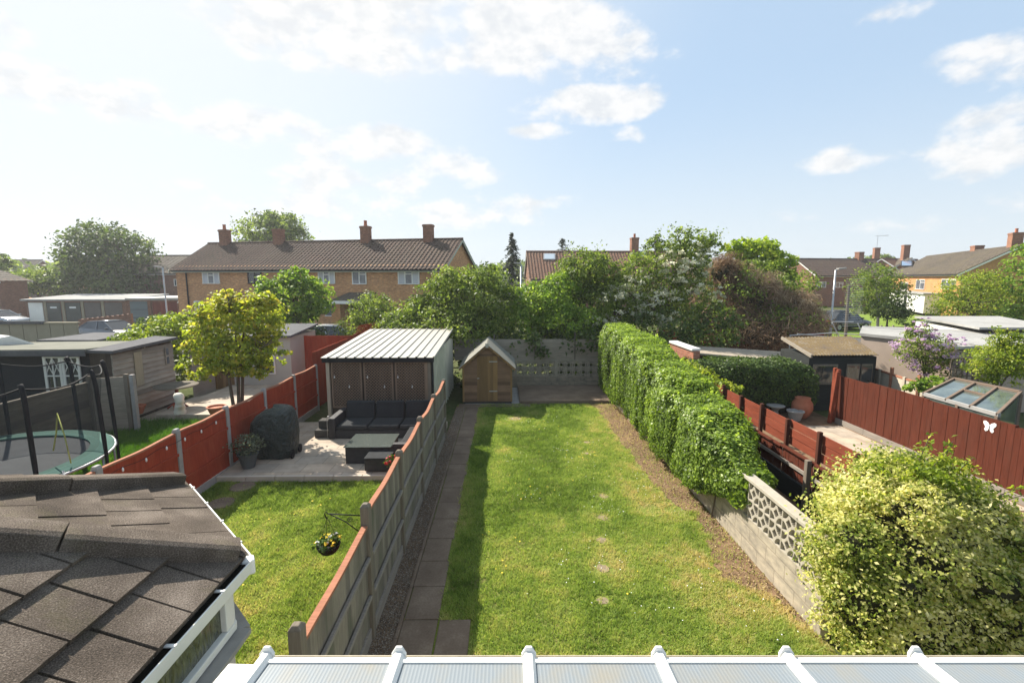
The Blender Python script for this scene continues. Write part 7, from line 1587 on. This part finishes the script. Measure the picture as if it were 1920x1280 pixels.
p_ = ony(1590, 600, 19.5); mt_ = thing('aerial_mast', 'tall timber mast with many thin crossbars behind the mossy roof shed', 'mast', (p_.x, 19.5, 0)); tp_ = ony(1592, 535, 19.5)
mb = MB(); mb.tube([(p_.x, 19.5, 0), (tp_.x, 19.5, tp_.z)], [.07, .045], 8); mb.build('mast_pole', M['postwood'], mt_)
for k in range(22):
    z = 2.2 + k * (tp_.z + .35 - 2.2) / 22; mb = MB(); w_ = .45 + .05 * math.sin(k); mb.tube([(p_.x - w_ * .55, 19.45, z), (p_.x + w_, 19.4, z + .02)], .008, 5); mb.build('crossbar', M['metal'], mt_)
fr_ = thing('metal_swing_frame', 'old thin metal tube frame behind the mossy roof shed', 'frame', (ony(1590, 625, 18.2).x, 18.2, 0)); mb = MB()
for pts in [[(1480, 629), (1560, 624), (1635, 629)], [(1560, 605), (1578, 640)], [(1608, 606), (1625, 645)], [(1560, 603), (1600, 603)], [(1495, 626), (1560, 632), (1630, 634)]]: mb.tube([ony(x, y, 18.2) for x, y in pts], .022, 6)
for x in (1482, 1632): q_ = ony(x, 629, 18.2); mb.tube([(q_.x, 18.2, 0), q_], .022, 6)
mb.build('tubes', M['metal'], fr_)
tr_ = thing('garden_trellis', 'dark square timber trellis right of the lilac', 'trellis', (ony(1808, 690, 13.2).x, 13.2, 0)); a, b = ony(1785, 672, 13.2), ony(1832, 725, 13.2); mb = MB()
for k in range(6): x = a.x + (b.x - a.x) * k / 5; mb.bx(x - .015, x + .015, 13.19, 13.22, 0, a.z)
for k in range(6): z = b.z + (a.z - b.z) * k / 5; mb.bx(a.x, b.x, 13.165, 13.188, z - .015, z + .015)
mb.build('slats', M['bark'], tr_)
fv = thing('low_rail_fence', 'low grey rail fence along the pavement below the orange terrace', 'fence', (ony(1670, 608, 33).x, 33, 0)); a, b = ony(1630, 606, 33), ony(1740, 606, 33); mb = MB()
for z in (.35, .7): mb.beam((a.x, 33, z), (b.x, 33, z), .05, .09)
mb.build('rails', M['waney'], fv)
for k in range(6): x = a.x + (b.x - a.x) * k / 5; mb = MB(); mb.bx(x - .05, x + .05, 32.9, 32.97, 0, .85); mb.build('fence_post', M['waney'], fv)
# ------------------------------------------------------------------ summer air
hm = bpy.data.materials.new('haze_air'); hm.use_nodes = True; ht = hm.node_tree; ht.nodes.clear()
ho = ht.nodes.new('ShaderNodeOutputMaterial'); hv = ht.nodes.new('ShaderNodeVolumePrincipled'); hv.inputs['Density'].default_value = .0007; hv.inputs['Color'].default_value = (.93, .95, 1, 1); hv.inputs['Anisotropy'].default_value = .35
ht.links.new(hv.outputs[0], ho.inputs['Volume'])
mb = MB(); mb.bx(-170, 170, -8, 175, -1.03, 16); hz_ = mb.build('haze', hm); tag(hz_, kind='stuff')
